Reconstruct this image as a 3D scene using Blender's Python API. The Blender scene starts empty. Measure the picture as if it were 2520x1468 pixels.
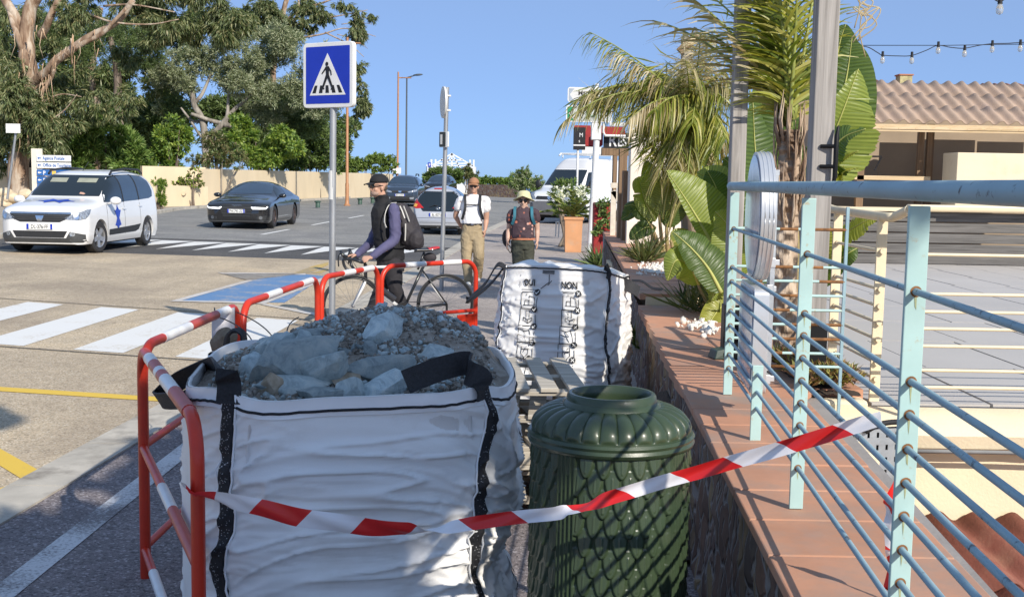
import bpy, bmesh, math, random
import numpy as np
from mathutils import Vector, Matrix, noise
from mathutils.bvhtree import BVHTree
from math import sin, cos, tan, pi, radians, atan2, sqrt, exp, floor
SC = bpy.context.scene
COL = SC.collection
R = random.Random(11)
# ------------------------------------------------------------ camera
FPX, CX, CY = 2800.0, 1260.0, 734.0          # measured on a 2520 px wide view of the photograph
EYE = Vector((0, 0, 1.75))
PITCH, ROLL = math.atan((734 - 446) / FPX), radians(1.0)
CAMR = Matrix.Rotation(pi / 2 - PITCH, 3, 'X') @ Matrix.Rotation(ROLL, 3, 'Z')
cam_d = bpy.data.cameras.new('camera')
cam = bpy.data.objects.new('camera', cam_d)
COL.objects.link(cam)
cam.matrix_world = Matrix.Translation(EYE) @ CAMR.to_4x4()
cam_d.sensor_width = 36
cam_d.lens = 36 * FPX / 2520
cam_d.clip_start = .05
cam_d.clip_end = 20000
SC.camera = cam
# ------------------------------------------------------------ sky and sun
SUN_EL, SUN_AZ = radians(33), radians(34)     # azimuth: to the right of straight behind the camera
TO_SUN = Vector((sin(SUN_AZ) * cos(SUN_EL), -cos(SUN_AZ) * cos(SUN_EL), sin(SUN_EL)))
W = bpy.data.worlds.new('World')
SC.world = W
W.use_nodes = True
wn = W.node_tree.nodes
sky = wn.new('ShaderNodeTexSky')
sky.sky_type = 'NISHITA'
sky.sun_disc = False
sky.sun_elevation = SUN_EL
sky.sun_rotation = pi - SUN_AZ
sky.altitude = 0
sky.air_density = 0.45
sky.dust_density = 0.4
sky.ozone_density = 10
wbg = wn['Background']
smix = wn.new('ShaderNodeMix')                 # a Mediterranean morning: paler and more even than the clean model sky
smix.data_type = 'RGBA'
smix.inputs[0].default_value = .6
smix.inputs[7].default_value = (2.75, 3.95, 6.0, 1)
W.node_tree.links.new(sky.outputs[0], smix.inputs[6])
W.node_tree.links.new(smix.outputs[2], wbg.inputs[0])
wbg.inputs[1].default_value = 0.125
sd = bpy.data.lights.new('sun', 'SUN')
sd.energy = 4.6
sd.angle = radians(.5)
sd.color = (1, .93, .82)
so = bpy.data.objects.new('sun', sd)
COL.objects.link(so)
so.rotation_euler = TO_SUN.to_track_quat('Z', 'Y').to_euler()
SC.view_settings.view_transform = 'Standard'
SC.view_settings.look = 'None'
SC.view_settings.exposure = 0.22
SC.view_settings.gamma = 1
# ------------------------------------------------------------ places
def ray(u, v):
 return CAMR @ Vector(((u - CX) / FPX, -(v - CY) / FPX, -1))
def P(u, v, Y):
 "the point seen at (u,v) that stands Y metres in front of the camera"
 d = ray(u, v)
 return EYE + d * (Y / d.y)
def gz(x, y):
 return -.015 * max(min(x, 0), -16) + .008 * max(0, min(y, 95) - 28)
def G(u, v, z=None):
 "the point of the ground (or of the level z) seen at (u,v)"
 d = ray(u, v)
 zz = 0 if z is None else z
 for _ in range(12):
  p = EYE + d * ((zz - EYE.z) / d.z)
  if z is not None:
   return p
  zz = gz(p.x, p.y)
 return p
def V(*a):
 return Vector(a)
# ------------------------------------------------------------ materials
MATS = {}
def _n(nt, t, **k):
 n = nt.nodes.new(t)
 for a, b in k.items():
  setattr(n, a, b)
 return n
def ramp(nt, fac, stops):
 r = _n(nt, 'ShaderNodeValToRGB')
 e = r.color_ramp.elements
 while len(e) < len(stops):
  e.new(.5)
 for q, (p, c) in zip(e, stops):
  q.position = p
  q.color = (c[0], c[1], c[2], 1)
 nt.links.new(fac, r.inputs[0])
 return r.outputs[0]
def mixc(nt, fac, a, b, mode='MIX'):
 m = _n(nt, 'ShaderNodeMix', data_type='RGBA', blend_type=mode)
 for s, v in ((m.inputs[0], fac), (m.inputs[6], a), (m.inputs[7], b)):
  if isinstance(v, (int, float)):
   s.default_value = v
  elif isinstance(v, tuple):
   s.default_value = (v[0], v[1], v[2], 1)
  else:
   nt.links.new(v, s)
 return m.outputs[2]
def coords(nt, scale=(1, 1, 1), rot=(0, 0, 0), obj=True):
 tc = _n(nt, 'ShaderNodeTexCoord')
 mp = _n(nt, 'ShaderNodeMapping')
 mp.inputs['Scale'].default_value = scale
 mp.inputs['Rotation'].default_value = rot
 nt.links.new(tc.outputs['Object' if obj else 'Generated'], mp.inputs[0])
 return mp.outputs[0]
def noi(nt, vec, scale, detail=4, rough=.55, dist=0):
 n = _n(nt, 'ShaderNodeTexNoise')
 n.inputs['Scale'].default_value = scale
 n.inputs['Detail'].default_value = detail
 n.inputs['Roughness'].default_value = rough
 n.inputs['Distortion'].default_value = dist
 nt.links.new(vec, n.inputs['Vector'])
 return n.outputs[0]
def bump(nt, b, h, s=.3, d=.01):
 n = _n(nt, 'ShaderNodeBump')
 n.inputs['Strength'].default_value = s
 n.inputs['Distance'].default_value = d
 nt.links.new(h, n.inputs['Height'])
 nt.links.new(n.outputs[0], b.inputs['Normal'])
def M(name, c, rough=.6, metal=0, var=.12, scale=6, bmp=0, bscale=60, bd=.01, spec=.5, coat=0,
   dirt=None, dscale=3, dlo=.5, dhi=.7, stretch=(1, 1, 1), sub=0):
 "principled material with a little uneven colour, optional dirt of its own shape and fine bump"
 if name in MATS:
  return MATS[name]
 m = bpy.data.materials.new(name)
 m.use_nodes = True
 nt = m.node_tree
 b = nt.nodes['Principled BSDF']
 b.inputs['Roughness'].default_value = rough
 b.inputs['Metallic'].default_value = metal
 b.inputs['Specular IOR Level'].default_value = spec
 b.inputs['Coat Weight'].default_value = coat
 b.inputs['Coat Roughness'].default_value = .05
 vec = coords(nt, stretch)
 lo = tuple(x * (1 - var) for x in c)
 hi = tuple(min(1, x * (1 + var)) for x in c)
 col = ramp(nt, noi(nt, vec, scale, 5), [(.3, lo), (.7, hi)])
 if dirt:
  f = ramp(nt, noi(nt, vec, dscale, 6, .65), [(dlo, (0, 0, 0)), (dhi, (1, 1, 1))])
  col = mixc(nt, f, col, dirt)
 nt.links.new(col, b.inputs['Base Color'])
 if bmp:
  bump(nt, b, noi(nt, vec, bscale, 5), bmp, bd)
 m['nt'] = 1
 MATS[name] = m
 return m
def LEAF(name, cols, trans=.35, rough=.45, spec=.4):
 "leaf: colour differs from leaf to leaf, light comes through a little"
 if name in MATS:
  return MATS[name]
 m = bpy.data.materials.new(name)
 m.use_nodes = True
 nt = m.node_tree
 b = nt.nodes['Principled BSDF']
 out = nt.nodes['Material Output']
 g = _n(nt, 'ShaderNodeNewGeometry')
 k = len(cols)
 col = ramp(nt, g.outputs['Random Per Island'], [((i + .5) / k, c) for i, c in enumerate(cols)])
 nt.links.new(col, b.inputs['Base Color'])
 b.inputs['Roughness'].default_value = rough
 b.inputs['Specular IOR Level'].default_value = spec
 t = _n(nt, 'ShaderNodeBsdfTranslucent')
 tc = mixc(nt, 1.0, col, (1.5, 1.6, .6), 'MULTIPLY')
 nt.links.new(tc, t.inputs[0])
 mx = _n(nt, 'ShaderNodeMixShader')
 mx.inputs[0].default_value = trans
 nt.links.new(b.outputs[0], mx.inputs[1])
 nt.links.new(t.outputs[0], mx.inputs[2])
 nt.links.new(mx.outputs[0], out.inputs[0])
 MATS[name] = m
 return m
# ------------------------------------------------------------ objects
def tag(o, label=None, cat=None, group=None, kind=None):
 for k, v in (('label', label), ('category', cat), ('group', group), ('kind', kind)):
  if v:
   o[k] = v
 return o
def thing(name, label, cat, loc=(0, 0, 0), rz=0, group=None):
 o = bpy.data.objects.new(name, None)
 o.empty_display_size = .2
 COL.objects.link(o)
 o.location = loc
 o.rotation_euler = (0, 0, rz)
 return tag(o, label, cat, group)
def base_inv(o):
 m = Matrix.Translation(o.location) @ o.rotation_euler.to_matrix().to_4x4()
 return m.inverted()
def dup(o, loc=None, rz=None, label=None, parent=None, scale=None):
 c = o.copy()
 COL.objects.link(c)
 if parent is not None:
  c.parent = parent
 if loc is not None:
  c.location = loc
 if rz is not None:
  c.rotation_euler = (0, 0, rz)
 if scale is not None:
  c.scale = (scale,) * 3
 if label:
  c['label'] = label
 for ch in list(o.children):
  dup(ch, parent=c)
 return c
def frame_of(t):
 t = t.normalized()
 a = Vector((0, 0, 1)) if abs(t.z) < .95 else Vector((1, 0, 0))
 n = t.cross(a).normalized()
 return n, n.cross(t).normalized()
class MB:
 "collects shapes and links them as ONE mesh object"
 def __init__(s):
  s.v, s.f, s.m = [], [], []
  s.T = None
 def add(s, vs, fs, mi=0):
  k = len(s.v)
  if s.T is not None:
   vs = [s.T @ Vector(p) for p in vs]
  s.v.extend([tuple(p) for p in vs])
  s.f.extend([tuple(i + k for i in f) for f in fs])
  s.m.extend([mi] * len(fs))
  return s
 def box(s, lo, hi, mi=0):
  (a, b, c), (d, e, f) = lo, hi
  return s.add([(a, b, c), (d, b, c), (d, e, c), (a, e, c), (a, b, f), (d, b, f), (d, e, f), (a, e, f)],
      [(0, 3, 2, 1), (4, 5, 6, 7), (0, 1, 5, 4), (1, 2, 6, 5), (2, 3, 7, 6), (3, 0, 4, 7)], mi)
 def obox(s, c, ax, ay, az, mi=0):
  "box from centre and three half axes"
  c, ax, ay, az = Vector(c), Vector(ax), Vector(ay), Vector(az)
  q = [c + ax * i + ay * j + az * k for k in (-1, 1) for i, j in ((-1, -1), (1, -1), (1, 1), (-1, 1))]
  return s.add(q, [(0, 3, 2, 1), (4, 5, 6, 7), (0, 1, 5, 4), (1, 2, 6, 5), (2, 3, 7, 6), (3, 0, 4, 7)], mi)
 def beam(s, a, b, w, h, mi=0, up=(0, 0, 1)):
  a, b, up = Vector(a), Vector(b), Vector(up)
  t = (b - a)
  n = t.cross(up)
  n = n.normalized() if n.length > 1e-6 else Vector((1, 0, 0))
  q = n.cross(t).normalized()
  return s.obox((a + b) / 2, t / 2, n * w / 2, q * h / 2, mi)
 def rings(s, rs, closed=True, cap=True, mi=0):
  n = len(rs[0])
  vs = [p for r in rs for p in r]
  fs = []
  for i in range(len(rs) - 1):
   for j in range(n if closed else n - 1):
    a, b = i * n + j, i * n + (j + 1) % n
    fs.append((a, b, b + n, a + n))
  if cap:
   fs.append(tuple(range(n))[::-1])
   fs.append(tuple((len(rs) - 1) * n + j for j in range(n)))
  return s.add(vs, fs, mi)
 def tube(s, path, r, n=10, mi=0, cap=True, flat=1.0):
  path = [Vector(p) for p in path]
  k = len(path)
  rr = r if isinstance(r, (list, tuple)) else [r] * k
  rs = []
  nx = None
  for i, p in enumerate(path):
   t = (path[min(i + 1, k - 1)] - path[max(i - 1, 0)])
   if t.length < 1e-9:
    t = Vector((0, 0, 1))
   t.normalize()
   if nx is None:
    nx, _ = frame_of(t)
   nx = (nx - t * nx.dot(t))
   nx = nx.normalized() if nx.length > 1e-6 else frame_of(t)[0]
   ny = t.cross(nx)
   rs.append([p + nx * (rr[i] * cos(2 * pi * j / n)) + ny * (rr[i] * flat * sin(2 * pi * j / n)) for j in range(n)])
  return s.rings(rs, True, cap, mi)
 def lathe(s, prof, n=32, c=(0, 0, 0), mi=0, cap=False):
  c = Vector(c)
  return s.rings([[c + Vector((r * cos(2 * pi * j / n), r * sin(2 * pi * j / n), z)) for j in range(n)] for r, z in prof], True, cap, mi)
 def ell(s, c, r, n=12, m=8, mi=0, rot=None):
  c = Vector(c)
  rs = []
  for i in range(m + 1):
   t = -pi / 2 + pi * i / m
   t = max(min(t, pi / 2 - .02), -pi / 2 + .02)
   ring = []
   for j in range(n):
    q = Vector((r[0] * cos(t) * cos(2 * pi * j / n), r[1] * cos(t) * sin(2 * pi * j / n), r[2] * sin(t)))
    ring.append(c + (rot @ q if rot else q))
   rs.append(ring)
  return s.rings(rs, True, True, mi)
 def prism(s, poly, d, mi=0):
  "polygon (list of 3d points) pushed along d"
  d = Vector(d)
  n = len(poly)
  vs = [Vector(p) for p in poly] + [Vector(p) + d for p in poly]
  fs = [tuple(range(n))[::-1], tuple(range(n, 2 * n))] + [(i, (i + 1) % n, (i + 1) % n + n, i + n) for i in range(n)]
  return s.add(vs, fs, mi)
 def grid(s, fn, nu, nv, mi=0, wrap=False):
  vs = [fn(i / nu, j / nv) for j in range(nv + 1) for i in range(nu + (0 if wrap else 1))]
  w = nu if wrap else nu + 1
  fs = []
  for j in range(nv):
   for i in range(nu):
    a, b = j * w + i, j * w + (i + 1) % w
    fs.append((a, b, b + w, a + w))
  return s.add(vs, fs, mi)
 def build(s, name, mats, parent=None, world=True, smooth=35, bev=0, sub=0, fix=True):
  me = bpy.data.meshes.new(name)
  me.from_pydata(s.v, [], s.f)
  mats = mats if isinstance(mats, (list, tuple)) else [mats]
  for m in mats:
   me.materials.append(m)
  if len(mats) > 1:
   me.polygons.foreach_set('material_index', s.m)
  return link(name, me, parent, world, smooth, bev, sub, fix)
def link(name, me, parent=None, world=True, smooth=35, bev=0, sub=0, fix=True):
 if fix:
  bm = bmesh.new()
  bm.from_mesh(me)
  bmesh.ops.recalc_face_normals(bm, faces=bm.faces)
  bm.to_mesh(me)
  bm.free()
 me.update()
 if smooth:
  me.polygons.foreach_set('use_smooth', [True] * len(me.polygons))
  if smooth < 180:
   me.set_sharp_from_angle(angle=radians(smooth))
 o = bpy.data.objects.new(name, me)
 COL.objects.link(o)
 if parent is not None:
  o.parent = parent
  if world:
   o.matrix_parent_inverse = base_inv(parent)
 if bev:
  b = o.modifiers.new('edge', 'BEVEL')
  b.width = bev
  b.segments = 2
  b.limit_method = 'ANGLE'
 if sub:
  b = o.modifiers.new('smooth', 'SUBSURF')
  b.levels = b.render_levels = sub
 return o
def evald(o):
 "the object's mesh with its modifiers applied"
 dg = bpy.context.evaluated_depsgraph_get()
 me = bpy.data.meshes.new_from_object(o.evaluated_get(dg))
 return me
def melt(mb, name, mats, parent, vox, world=True, sm=4, fac=.5, folds=0):
 "fuse the closed shapes in mb into one continuous skin"
 o = mb.build(name, mats, parent, world, smooth=0, fix=True)
 md = o.modifiers.new('r', 'REMESH')
 md.mode = 'VOXEL'
 md.voxel_size = vox
 if sm:
  s = o.modifiers.new('s', 'SMOOTH')
  s.factor = fac
  s.iterations = sm
 me = evald(o)
 old = o.data
 o.modifiers.clear()
 me.name = name
 me.materials.clear()
 for m in (mats if isinstance(mats, (list, tuple)) else [mats]):
  me.materials.append(m)
 o.data = me
 bpy.data.meshes.remove(old)
 me.polygons.foreach_set('use_smooth', [True] * len(me.polygons))
 me.polygons.foreach_set('material_index', [0] * len(me.polygons))
 if folds:                                # cloth folds
  ns = [v.normal.copy() for v in me.vertices]
  for v, n in zip(me.vertices, ns):
   p = v.co.copy()
   w = noise.noise(V(p.x * 7, p.y * 7, p.z * 15 + 2 * noise.noise(p * 6)))
   v.co = p + n * folds * (w + .9 * (1 - min(1, abs(noise.noise(V(p.x * 11 + p.z * 5, p.y * 11, p.z * 9 - p.x * 6))) * 4)) - .3)
 return o
def text_mesh(txt, h, depth=.002, bold=0, align='CENTER'):
 "lettering as a mesh in the xy plane, cap height h; returns verts, faces, width"
 cu = bpy.data.curves.new('t', 'FONT')
 cu.body = txt
 cu.align_x = align
 cu.size = h / .72
 cu.offset = bold
 cu.extrude = depth
 cu.resolution_u = 3
 o = bpy.data.objects.new('t', cu)
 COL.objects.link(o)
 me = evald(o)
 vs = [v.co.copy() for v in me.vertices]
 fs = [tuple(p.vertices) for p in me.polygons]
 bpy.data.objects.remove(o)
 bpy.data.curves.remove(cu)
 bpy.data.meshes.remove(me)
 return vs, fs
def lettering(name, txt, h, org, ax, ay, mat, parent, depth=.002, bold=0, align='CENTER', sx=1.0):
 vs, fs = text_mesh(txt, h, depth, bold, align)
 org, ax, ay = Vector(org), Vector(ax).normalized(), Vector(ay).normalized()
 az = ax.cross(ay)
 mb = MB()
 mb.add([org + ax * p.x * sx + ay * p.y + az * p.z for p in vs], fs)
 return mb.build(name, mat, parent, smooth=0, fix=False)
def arc(c, a0, a1, r, ux, uy, n=6):
 c, ux, uy = Vector(c), Vector(ux), Vector(uy)
 return [c + ux * (r * cos(a0 + (a1 - a0) * i / n)) + uy * (r * sin(a0 + (a1 - a0) * i / n)) for i in range(n + 1)]
def bez(a, b, c, d, n=12):
 a, b, c, d = (Vector(q) for q in (a, b, c, d))
 return [a * (1 - t) ** 3 + b * 3 * t * (1 - t) ** 2 + c * 3 * t * t * (1 - t) + d * t ** 3 for t in (i / n for i in range(n + 1))]
def catm(pts, n=6):
 pts = [Vector(p) for p in pts]
 q = [pts[0] * 2 - pts[1]] + pts + [pts[-1] * 2 - pts[-2]]
 out = []
 for i in range(1, len(q) - 2):
  for k in range(n):
   t = k / n
   a, b, c, d = q[i - 1:i + 3]
   out.append(.5 * ((2 * b) + (c - a) * t + (2 * a - 5 * b + 4 * c - d) * t * t + (3 * b - a - 3 * c + d) * t ** 3))
 out.append(pts[-1])
 return out
def fast_mesh(name, verts, quads, mat, parent=None, midx=None, smooth=False, world=True):
 me = bpy.data.meshes.new(name)
 verts = np.asarray(verts, dtype=np.float32)
 quads = np.asarray(quads, dtype=np.int32)
 k = quads.shape[1]
 me.vertices.add(len(verts))
 me.vertices.foreach_set('co', verts.ravel())
 me.loops.add(quads.size)
 me.loops.foreach_set('vertex_index', quads.ravel())
 me.polygons.add(len(quads))
 me.polygons.foreach_set('loop_start', np.arange(0, quads.size, k, dtype=np.int32))
 me.polygons.foreach_set('loop_total', np.full(len(quads), k, dtype=np.int32))
 for m in (mat if isinstance(mat, (list, tuple)) else [mat]):
  me.materials.append(m)
 if midx is not None:
  me.polygons.foreach_set('material_index', np.asarray(midx, dtype=np.int32))
 me.update(calc_edges=True)
 if smooth:
  me.polygons.foreach_set('use_smooth', [True] * len(quads))
 o = bpy.data.objects.new(name, me)
 COL.objects.link(o)
 if parent is not None:
  o.parent = parent
  if world:
   o.matrix_parent_inverse = base_inv(parent)
 return o
# ============================================================ SETTING
def asphalt(name, c, speck, k=1.0, blot=None, sc=1.0):
 "aggregate of small stones in bitumen, with worn patches"
 m = bpy.data.materials.new(name)
 m.use_nodes = True
 nt = m.node_tree
 b = nt.nodes['Principled BSDF']
 b.inputs['Roughness'].default_value = .85
 b.inputs['Specular IOR Level'].default_value = .25
 vec = coords(nt)
 vo = _n(nt, 'ShaderNodeTexVoronoi')
 vo.inputs['Scale'].default_value = 95 * sc
 nt.links.new(vec, vo.inputs['Vector'])
 g = _n(nt, 'ShaderNodeSeparateColor')
 nt.links.new(vo.outputs['Color'], g.inputs[0])
 col = ramp(nt, g.outputs[0], [(0, tuple(x * .45 for x in c)), (.35, c), (.8, c), (1, speck)])
 big = ramp(nt, noi(nt, vec, .55, 6, .6, .6), [(.3, (.72, .72, .74)), (.55, (1, 1, 1)), (.75, (1.18, 1.15, 1.08))])
 col = mixc(nt, 1.0, col, big, 'MULTIPLY')
 mid = ramp(nt, noi(nt, vec, 9, 5, .7), [(.3, (.78, .78, .78)), (.6, (1.05, 1.05, 1.05))])
 col = mixc(nt, .8, col, mid, 'MULTIPLY')
 if blot:
  st = ramp(nt, noi(nt, coords(nt, (1.2, .12, 1), (0, 0, .05)), 1.0, 4, .6), [(.45, (0, 0, 0)), (.7, (1, 1, 1))])
  col = mixc(nt, st, col, mixc(nt, .5, col, blot))
 nt.links.new(col, b.inputs['Base Color'])
 bump(nt, b, vo.outputs['Distance'], .5 * k, .006)
 MATS[name] = m
 return m
def paint_mat(name, c, worn, lo=.42, hi=.62, sc=28):
 "road paint rubbed through to the asphalt"
 m = bpy.data.materials.new(name)
 m.use_nodes = True
 nt = m.node_tree
 b = nt.nodes['Principled BSDF']
 b.inputs['Roughness'].default_value = .7
 vec = coords(nt)
 f = ramp(nt, mixc(nt, .5, noi(nt, vec, sc, 6, .75), noi(nt, vec, 1.7, 4, .6)), [(lo, (0, 0, 0)), (hi, (1, 1, 1))])
 nt.links.new(mixc(nt, f, worn, c), b.inputs['Base Color'])
 bump(nt, b, noi(nt, vec, 120, 3), .3, .003)
 MATS[name] = m
 return m
m_tan = asphalt('tan asphalt', (.56, .45, .31), (.74, .66, .52), blot=(.33, .265, .195))
m_grey = asphalt('grey asphalt', (.29, .28, .26), (.42, .41, .385), blot=(.22, .22, .21), sc=.8)
m_dark = asphalt('dark asphalt', (.11, .105, .10), (.18, .18, .18))
m_purple = asphalt('purplish asphalt', (.23, .20, .20), (.45, .41, .41), 1.3)
m_walk = asphalt('pinkish pavement', (.42, .365, .325), (.54, .48, .43), .6)
m_earth = M('sandy ground', (.30, .24, .16), .95, var=.25, scale=1.2, bmp=.4, bscale=20)
m_kerb = M('kerb concrete', (.47, .43, .36), .9, var=.15, scale=4, bmp=.35, bscale=90, dirt=(.25, .22, .18), dscale=3)
p_white = paint_mat('white road paint', (.74, .73, .69), (.50, .42, .31), .32, .46)
p_line = paint_mat('thin worn white paint', (.62, .62, .62), (.17, .15, .15), .40, .52, 60)
p_yel = paint_mat('yellow road paint', (.72, .48, .06), (.40, .30, .14), .25, .42)
p_yel2 = paint_mat('worn yellow road paint', (.62, .42, .10), (.32, .26, .17), .40, .58)
p_blue = paint_mat('worn blue road paint', (.12, .235, .42), (.50, .42, .31), .34, .50, 20)
p_old = paint_mat('old white road paint', (.60, .57, .53), (.48, .40, .30), .36, .56, 20)
m_joint = M('joint tar', (.03, .028, .025), .8)
def cut(bm):
 for co, no in (((0, 0, 0), (1, 0, 0)), ((-16, 0, 0), (1, 0, 0)), ((0, 28, 0), (0, 1, 0)), ((0, 95, 0), (0, 1, 0))):
  bmesh.ops.bisect_plane(bm, geom=bm.verts[:] + bm.edges[:] + bm.faces[:], plane_co=co, plane_no=no)
def sheet(name, polys, off, mat, kind='structure', skirt=0):
 bm = bmesh.new()
 if polys and not isinstance(polys[0], (list, tuple)):
  polys = [polys]
 if polys and len(polys[0]) and isinstance(polys[0][0], (int, float)):
  polys = [polys]
 for poly in polys:
  bm.faces.new([bm.verts.new((p[0], p[1], 0)) for p in poly])
 bmesh.ops.recalc_face_normals(bm, faces=bm.faces)
 bmesh.ops.triangulate(bm, faces=bm.faces[:])
 cut(bm)
 for v in bm.verts:
  v.co.z = gz(v.co.x, v.co.y) + off
 for f in bm.faces:
  if f.normal.z < 0:
   f.normal_flip()
 me = bpy.data.meshes.new(name)
 bm.to_mesh(me)
 bm.free()
 me.materials.append(mat)
 o = link(name, me, smooth=0, fix=False)
 tag(o, kind=kind)
 return o
def kerbx(y):
 return -3.0 + .05 * y
RL = [(-11.7, -30), (-11.7, 20), (-12.6, 34), (-13.6, 47), (-12.4, 58), (-9.9, 76), (-5, 95), (6, 112)]
RR = [(40, 100), (14, 88), (4, 76), (1.2, 62), (0, 50), (kerbx(34), 34), (kerbx(24), 24), (kerbx(-30), -30)]
def clip_y(a, b):
 "the road between two distances"
 def at(pl, y):
  for (x0, y0), (x1, y1) in zip(pl, pl[1:]):
   if min(y0, y1) <= y <= max(y0, y1):
    return x0 + (x1 - x0) * (y - y0) / (y1 - y0)
 L = [(at(RL, a), a)] + [p for p in RL if a < p[1] < b] + ([(at(RL, b), b)] if b < 95 else [RL[-1]])
 Rr = ([(at(RR, b), b)] if b < 95 else [RR[0]]) + [p for p in RR if a < p[1] < b] + [(at(RR, a), a)]
 return L + Rr
# ground: one sheet, it ends in a bank down to the sea
gm = MB()
xs = [-3000, -300, -60, -16, 0, 1.3, 60, 300, 3000]
ys = [-200, 0, 5.9, 28, 60, 95, 118, 150]
def gzz(x, y):
 if x > 1.0 and y < 5.95:
  return -2.6
 if y > 110:
  return -3 if y < 120 else -12
 return gz(x, y) - .03
for j in range(len(ys) - 1):
 for i in range(len(xs) - 1):
  q = [(xs[i], ys[j]), (xs[i + 1], ys[j]), (xs[i + 1], ys[j + 1]), (xs[i], ys[j + 1])]
  gm.add([(x, y, gzz(x, y)) for x, y in q], [(0, 1, 2, 3)])
tag(gm.build('ground', m_earth, smooth=0), kind='structure')
sheet('road_plateau', clip_y(-29, 23.6), 0, m_tan)
sheet('ramp', clip_y(23.6, 29.2), 0, m_dark)
sheet('road', clip_y(29.2, 96), 0, m_grey)
# the pavement on our side is a step of 3 cm at this dropped kerb
sheet('pavement', [(kerbx(-30) + .3, -30), (kerbx(9.5) + .3, 9.5), (1.3, 9.5), (1.0, 5.8), (1.0, -30)], .03, m_purple)
sheet('footway', [(kerbx(9.5) + .3, 9.5), (kerbx(34) + .3, 34), (.3, 50), (1.6, 62), (6, 70), (9, 60), (9, 9.5)], .03, m_walk)
sheet('far_pavement', [(-30, 10), (-11.9, 10), (-11.9, 20), (-12.8, 34), (-13.8, 47), (-12.6, 58), (-10.1, 76), (-5.4, 95), (-30, 95)], .03,
   M('pale pavement', (.38, .32, .24), .9, var=.15, scale=2, bmp=.2))
kb = MB()
def kerb_run(pts, w, h, side):
 for (x0, y0), (x1, y1) in zip(pts, pts[1:]):
  n = max(1, int(abs(y1 - y0) / 1.0))
  for k in range(n):
   a, b = k / n, (k + 1) / n - .008 / max(1, abs(y1 - y0))
   A = V(x0 + (x1 - x0) * a, y0 + (y1 - y0) * a, 0)
   B = V(x0 + (x1 - x0) * b, y0 + (y1 - y0) * b, 0)
   q = []
   for p in (A, B):
    g = gz(p.x, p.y)
    q += [V(p.x, p.y, g - .1), V(p.x, p.y, g + h), V(p.x + side * w, p.y, g + h), V(p.x + side * w, p.y, g - .1)]
   kb.add(q, [(0, 1, 5, 4), (1, 2, 6, 5), (2, 3, 7, 6), (0, 3, 2, 1), (4, 5, 6, 7)])
kerb_run([(kerbx(-3), -3), (kerbx(34), 34), (0, 50), (1.2, 62)], .3, .036, 1)
tag(kb.build('kerb', m_kerb, smooth=0), kind='structure')
kb = MB()
kerb_run([p for p in RL if p[1] > 5], .25, .11, -1)
tag(kb.build('far_kerb', m_kerb, smooth=0), kind='structure')
# markings
bars = []
for k in range(-9, 3):
 x = -4.22 + 1.05 * k
 if x < -11.2 or x > kerbx(12) - .15:
  continue
 f0 = lambda x: 10.54 - .22 * (x + 2.8)
 f1 = lambda x: 13.46 - .27 * (x + 2.2)
 x1 = min(x + .52, kerbx(11) - .02)
 bars.append([(x, f0(x)), (x1, f0(x1)), (x1 + .08, f1(x1)), (x + .08, f1(x))])
sheet('zebra_crossing', bars, .004, p_white)
jl = []
for f in (lambda x: 10.4 - .22 * (x + 2.8), lambda x: 13.62 - .27 * (x + 2.2)):
 jl.append([(-11.6, f(-11.6)), (kerbx(11), f(kerbx(11))), (kerbx(11), f(kerbx(11)) + .03), (-11.6, f(-11.6) + .03)])
sheet('road_joint', jl, .008, m_joint)
tri = []
for k in range(12):
 x = -10.4 + .82 * k
 y0, y1 = 25.0 - .10 * (x + 6), 27.6 - .10 * (x + 6)
 if x + .8 > kerbx(25):
  break
 tri.append([(x + .02, y0), (x + .82, y1 + .5), (x + .02, y1 + .5)])
sheet('ramp_triangles', tri, .004, p_white)
ds = []
for y in range(32, 64, 6):
 xc = -6.95 + .06 * (y - 34)
 ds.append([(xc - .06, y), (xc + .06, y), (xc + .24, y + 3), (xc + .12, y + 3)])
sheet('lane_dashes', ds, .004, p_white)
yl = [[(-12, 9.9), (kerbx(8.6), 8.50), (kerbx(8.6), 8.66), (-12, 10.06)]]
sheet('yellow_line', yl, .004, p_yel)
def gp(*uv):
 return [tuple(G(u, v).xy) for u, v in uv]
sheet('yellow_stripe', [gp((-60, 1070), (0, 1104), (100, 1160), (55, 1180), (0, 1146), (-60, 1105)),
      gp((-60, 1235), (-10, 1205), (22, 1194), (60, 1182), (0, 1214), (-60, 1255))], .004, p_yel)
sheet('yellow_hatch', [gp((722, 672), (772, 654), (808, 645), (808, 652), (760, 672)), gp((765, 672), (808, 660), (808, 664), (790, 672))], .004, p_yel2)
sheet('parking_blue', [gp((446, 740), (700, 745), (800, 680), (752, 675), (560, 675), (622, 690))], .004, p_blue)
sheet('parking_outline', [gp((418, 742), (650, 749), (815, 684), (800, 681), (640, 743), (447, 740), (624, 691), (545, 674), (752, 677), (752, 673), (535, 671), (608, 690)),
        gp((655, 748), (800, 775), (800, 782), (640, 750))], .008, p_old)
wl = [[(-2.13, 1), (-2.0, 1), (-1.93, 9.4), (-2.05, 9.4)]]
sheet('cycle_line', wl, .034, p_line)
sheet('bay_line', [[(-3.6, 30), (-3.5, 30), (-2.7, 46), (-2.8, 46)], [(-3.5, 36), (-1.2, 36), (-1.2, 36.14), (-3.5, 36.14)]], .004, p_white)
sm = MB()
sm.add([(-15000, 112, -2.4), (15000, 112, -2.4), (15000, 15000, -2.4), (-15000, 15000, -2.4)], [(0, 1, 2, 3)])
tag(sm.build('sea', M('sea water', (.035, .09, .20), .35, spec=.4, bmp=.4, bscale=.6, bd=.3, var=.2, scale=.02), smooth=0), kind='structure')
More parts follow.
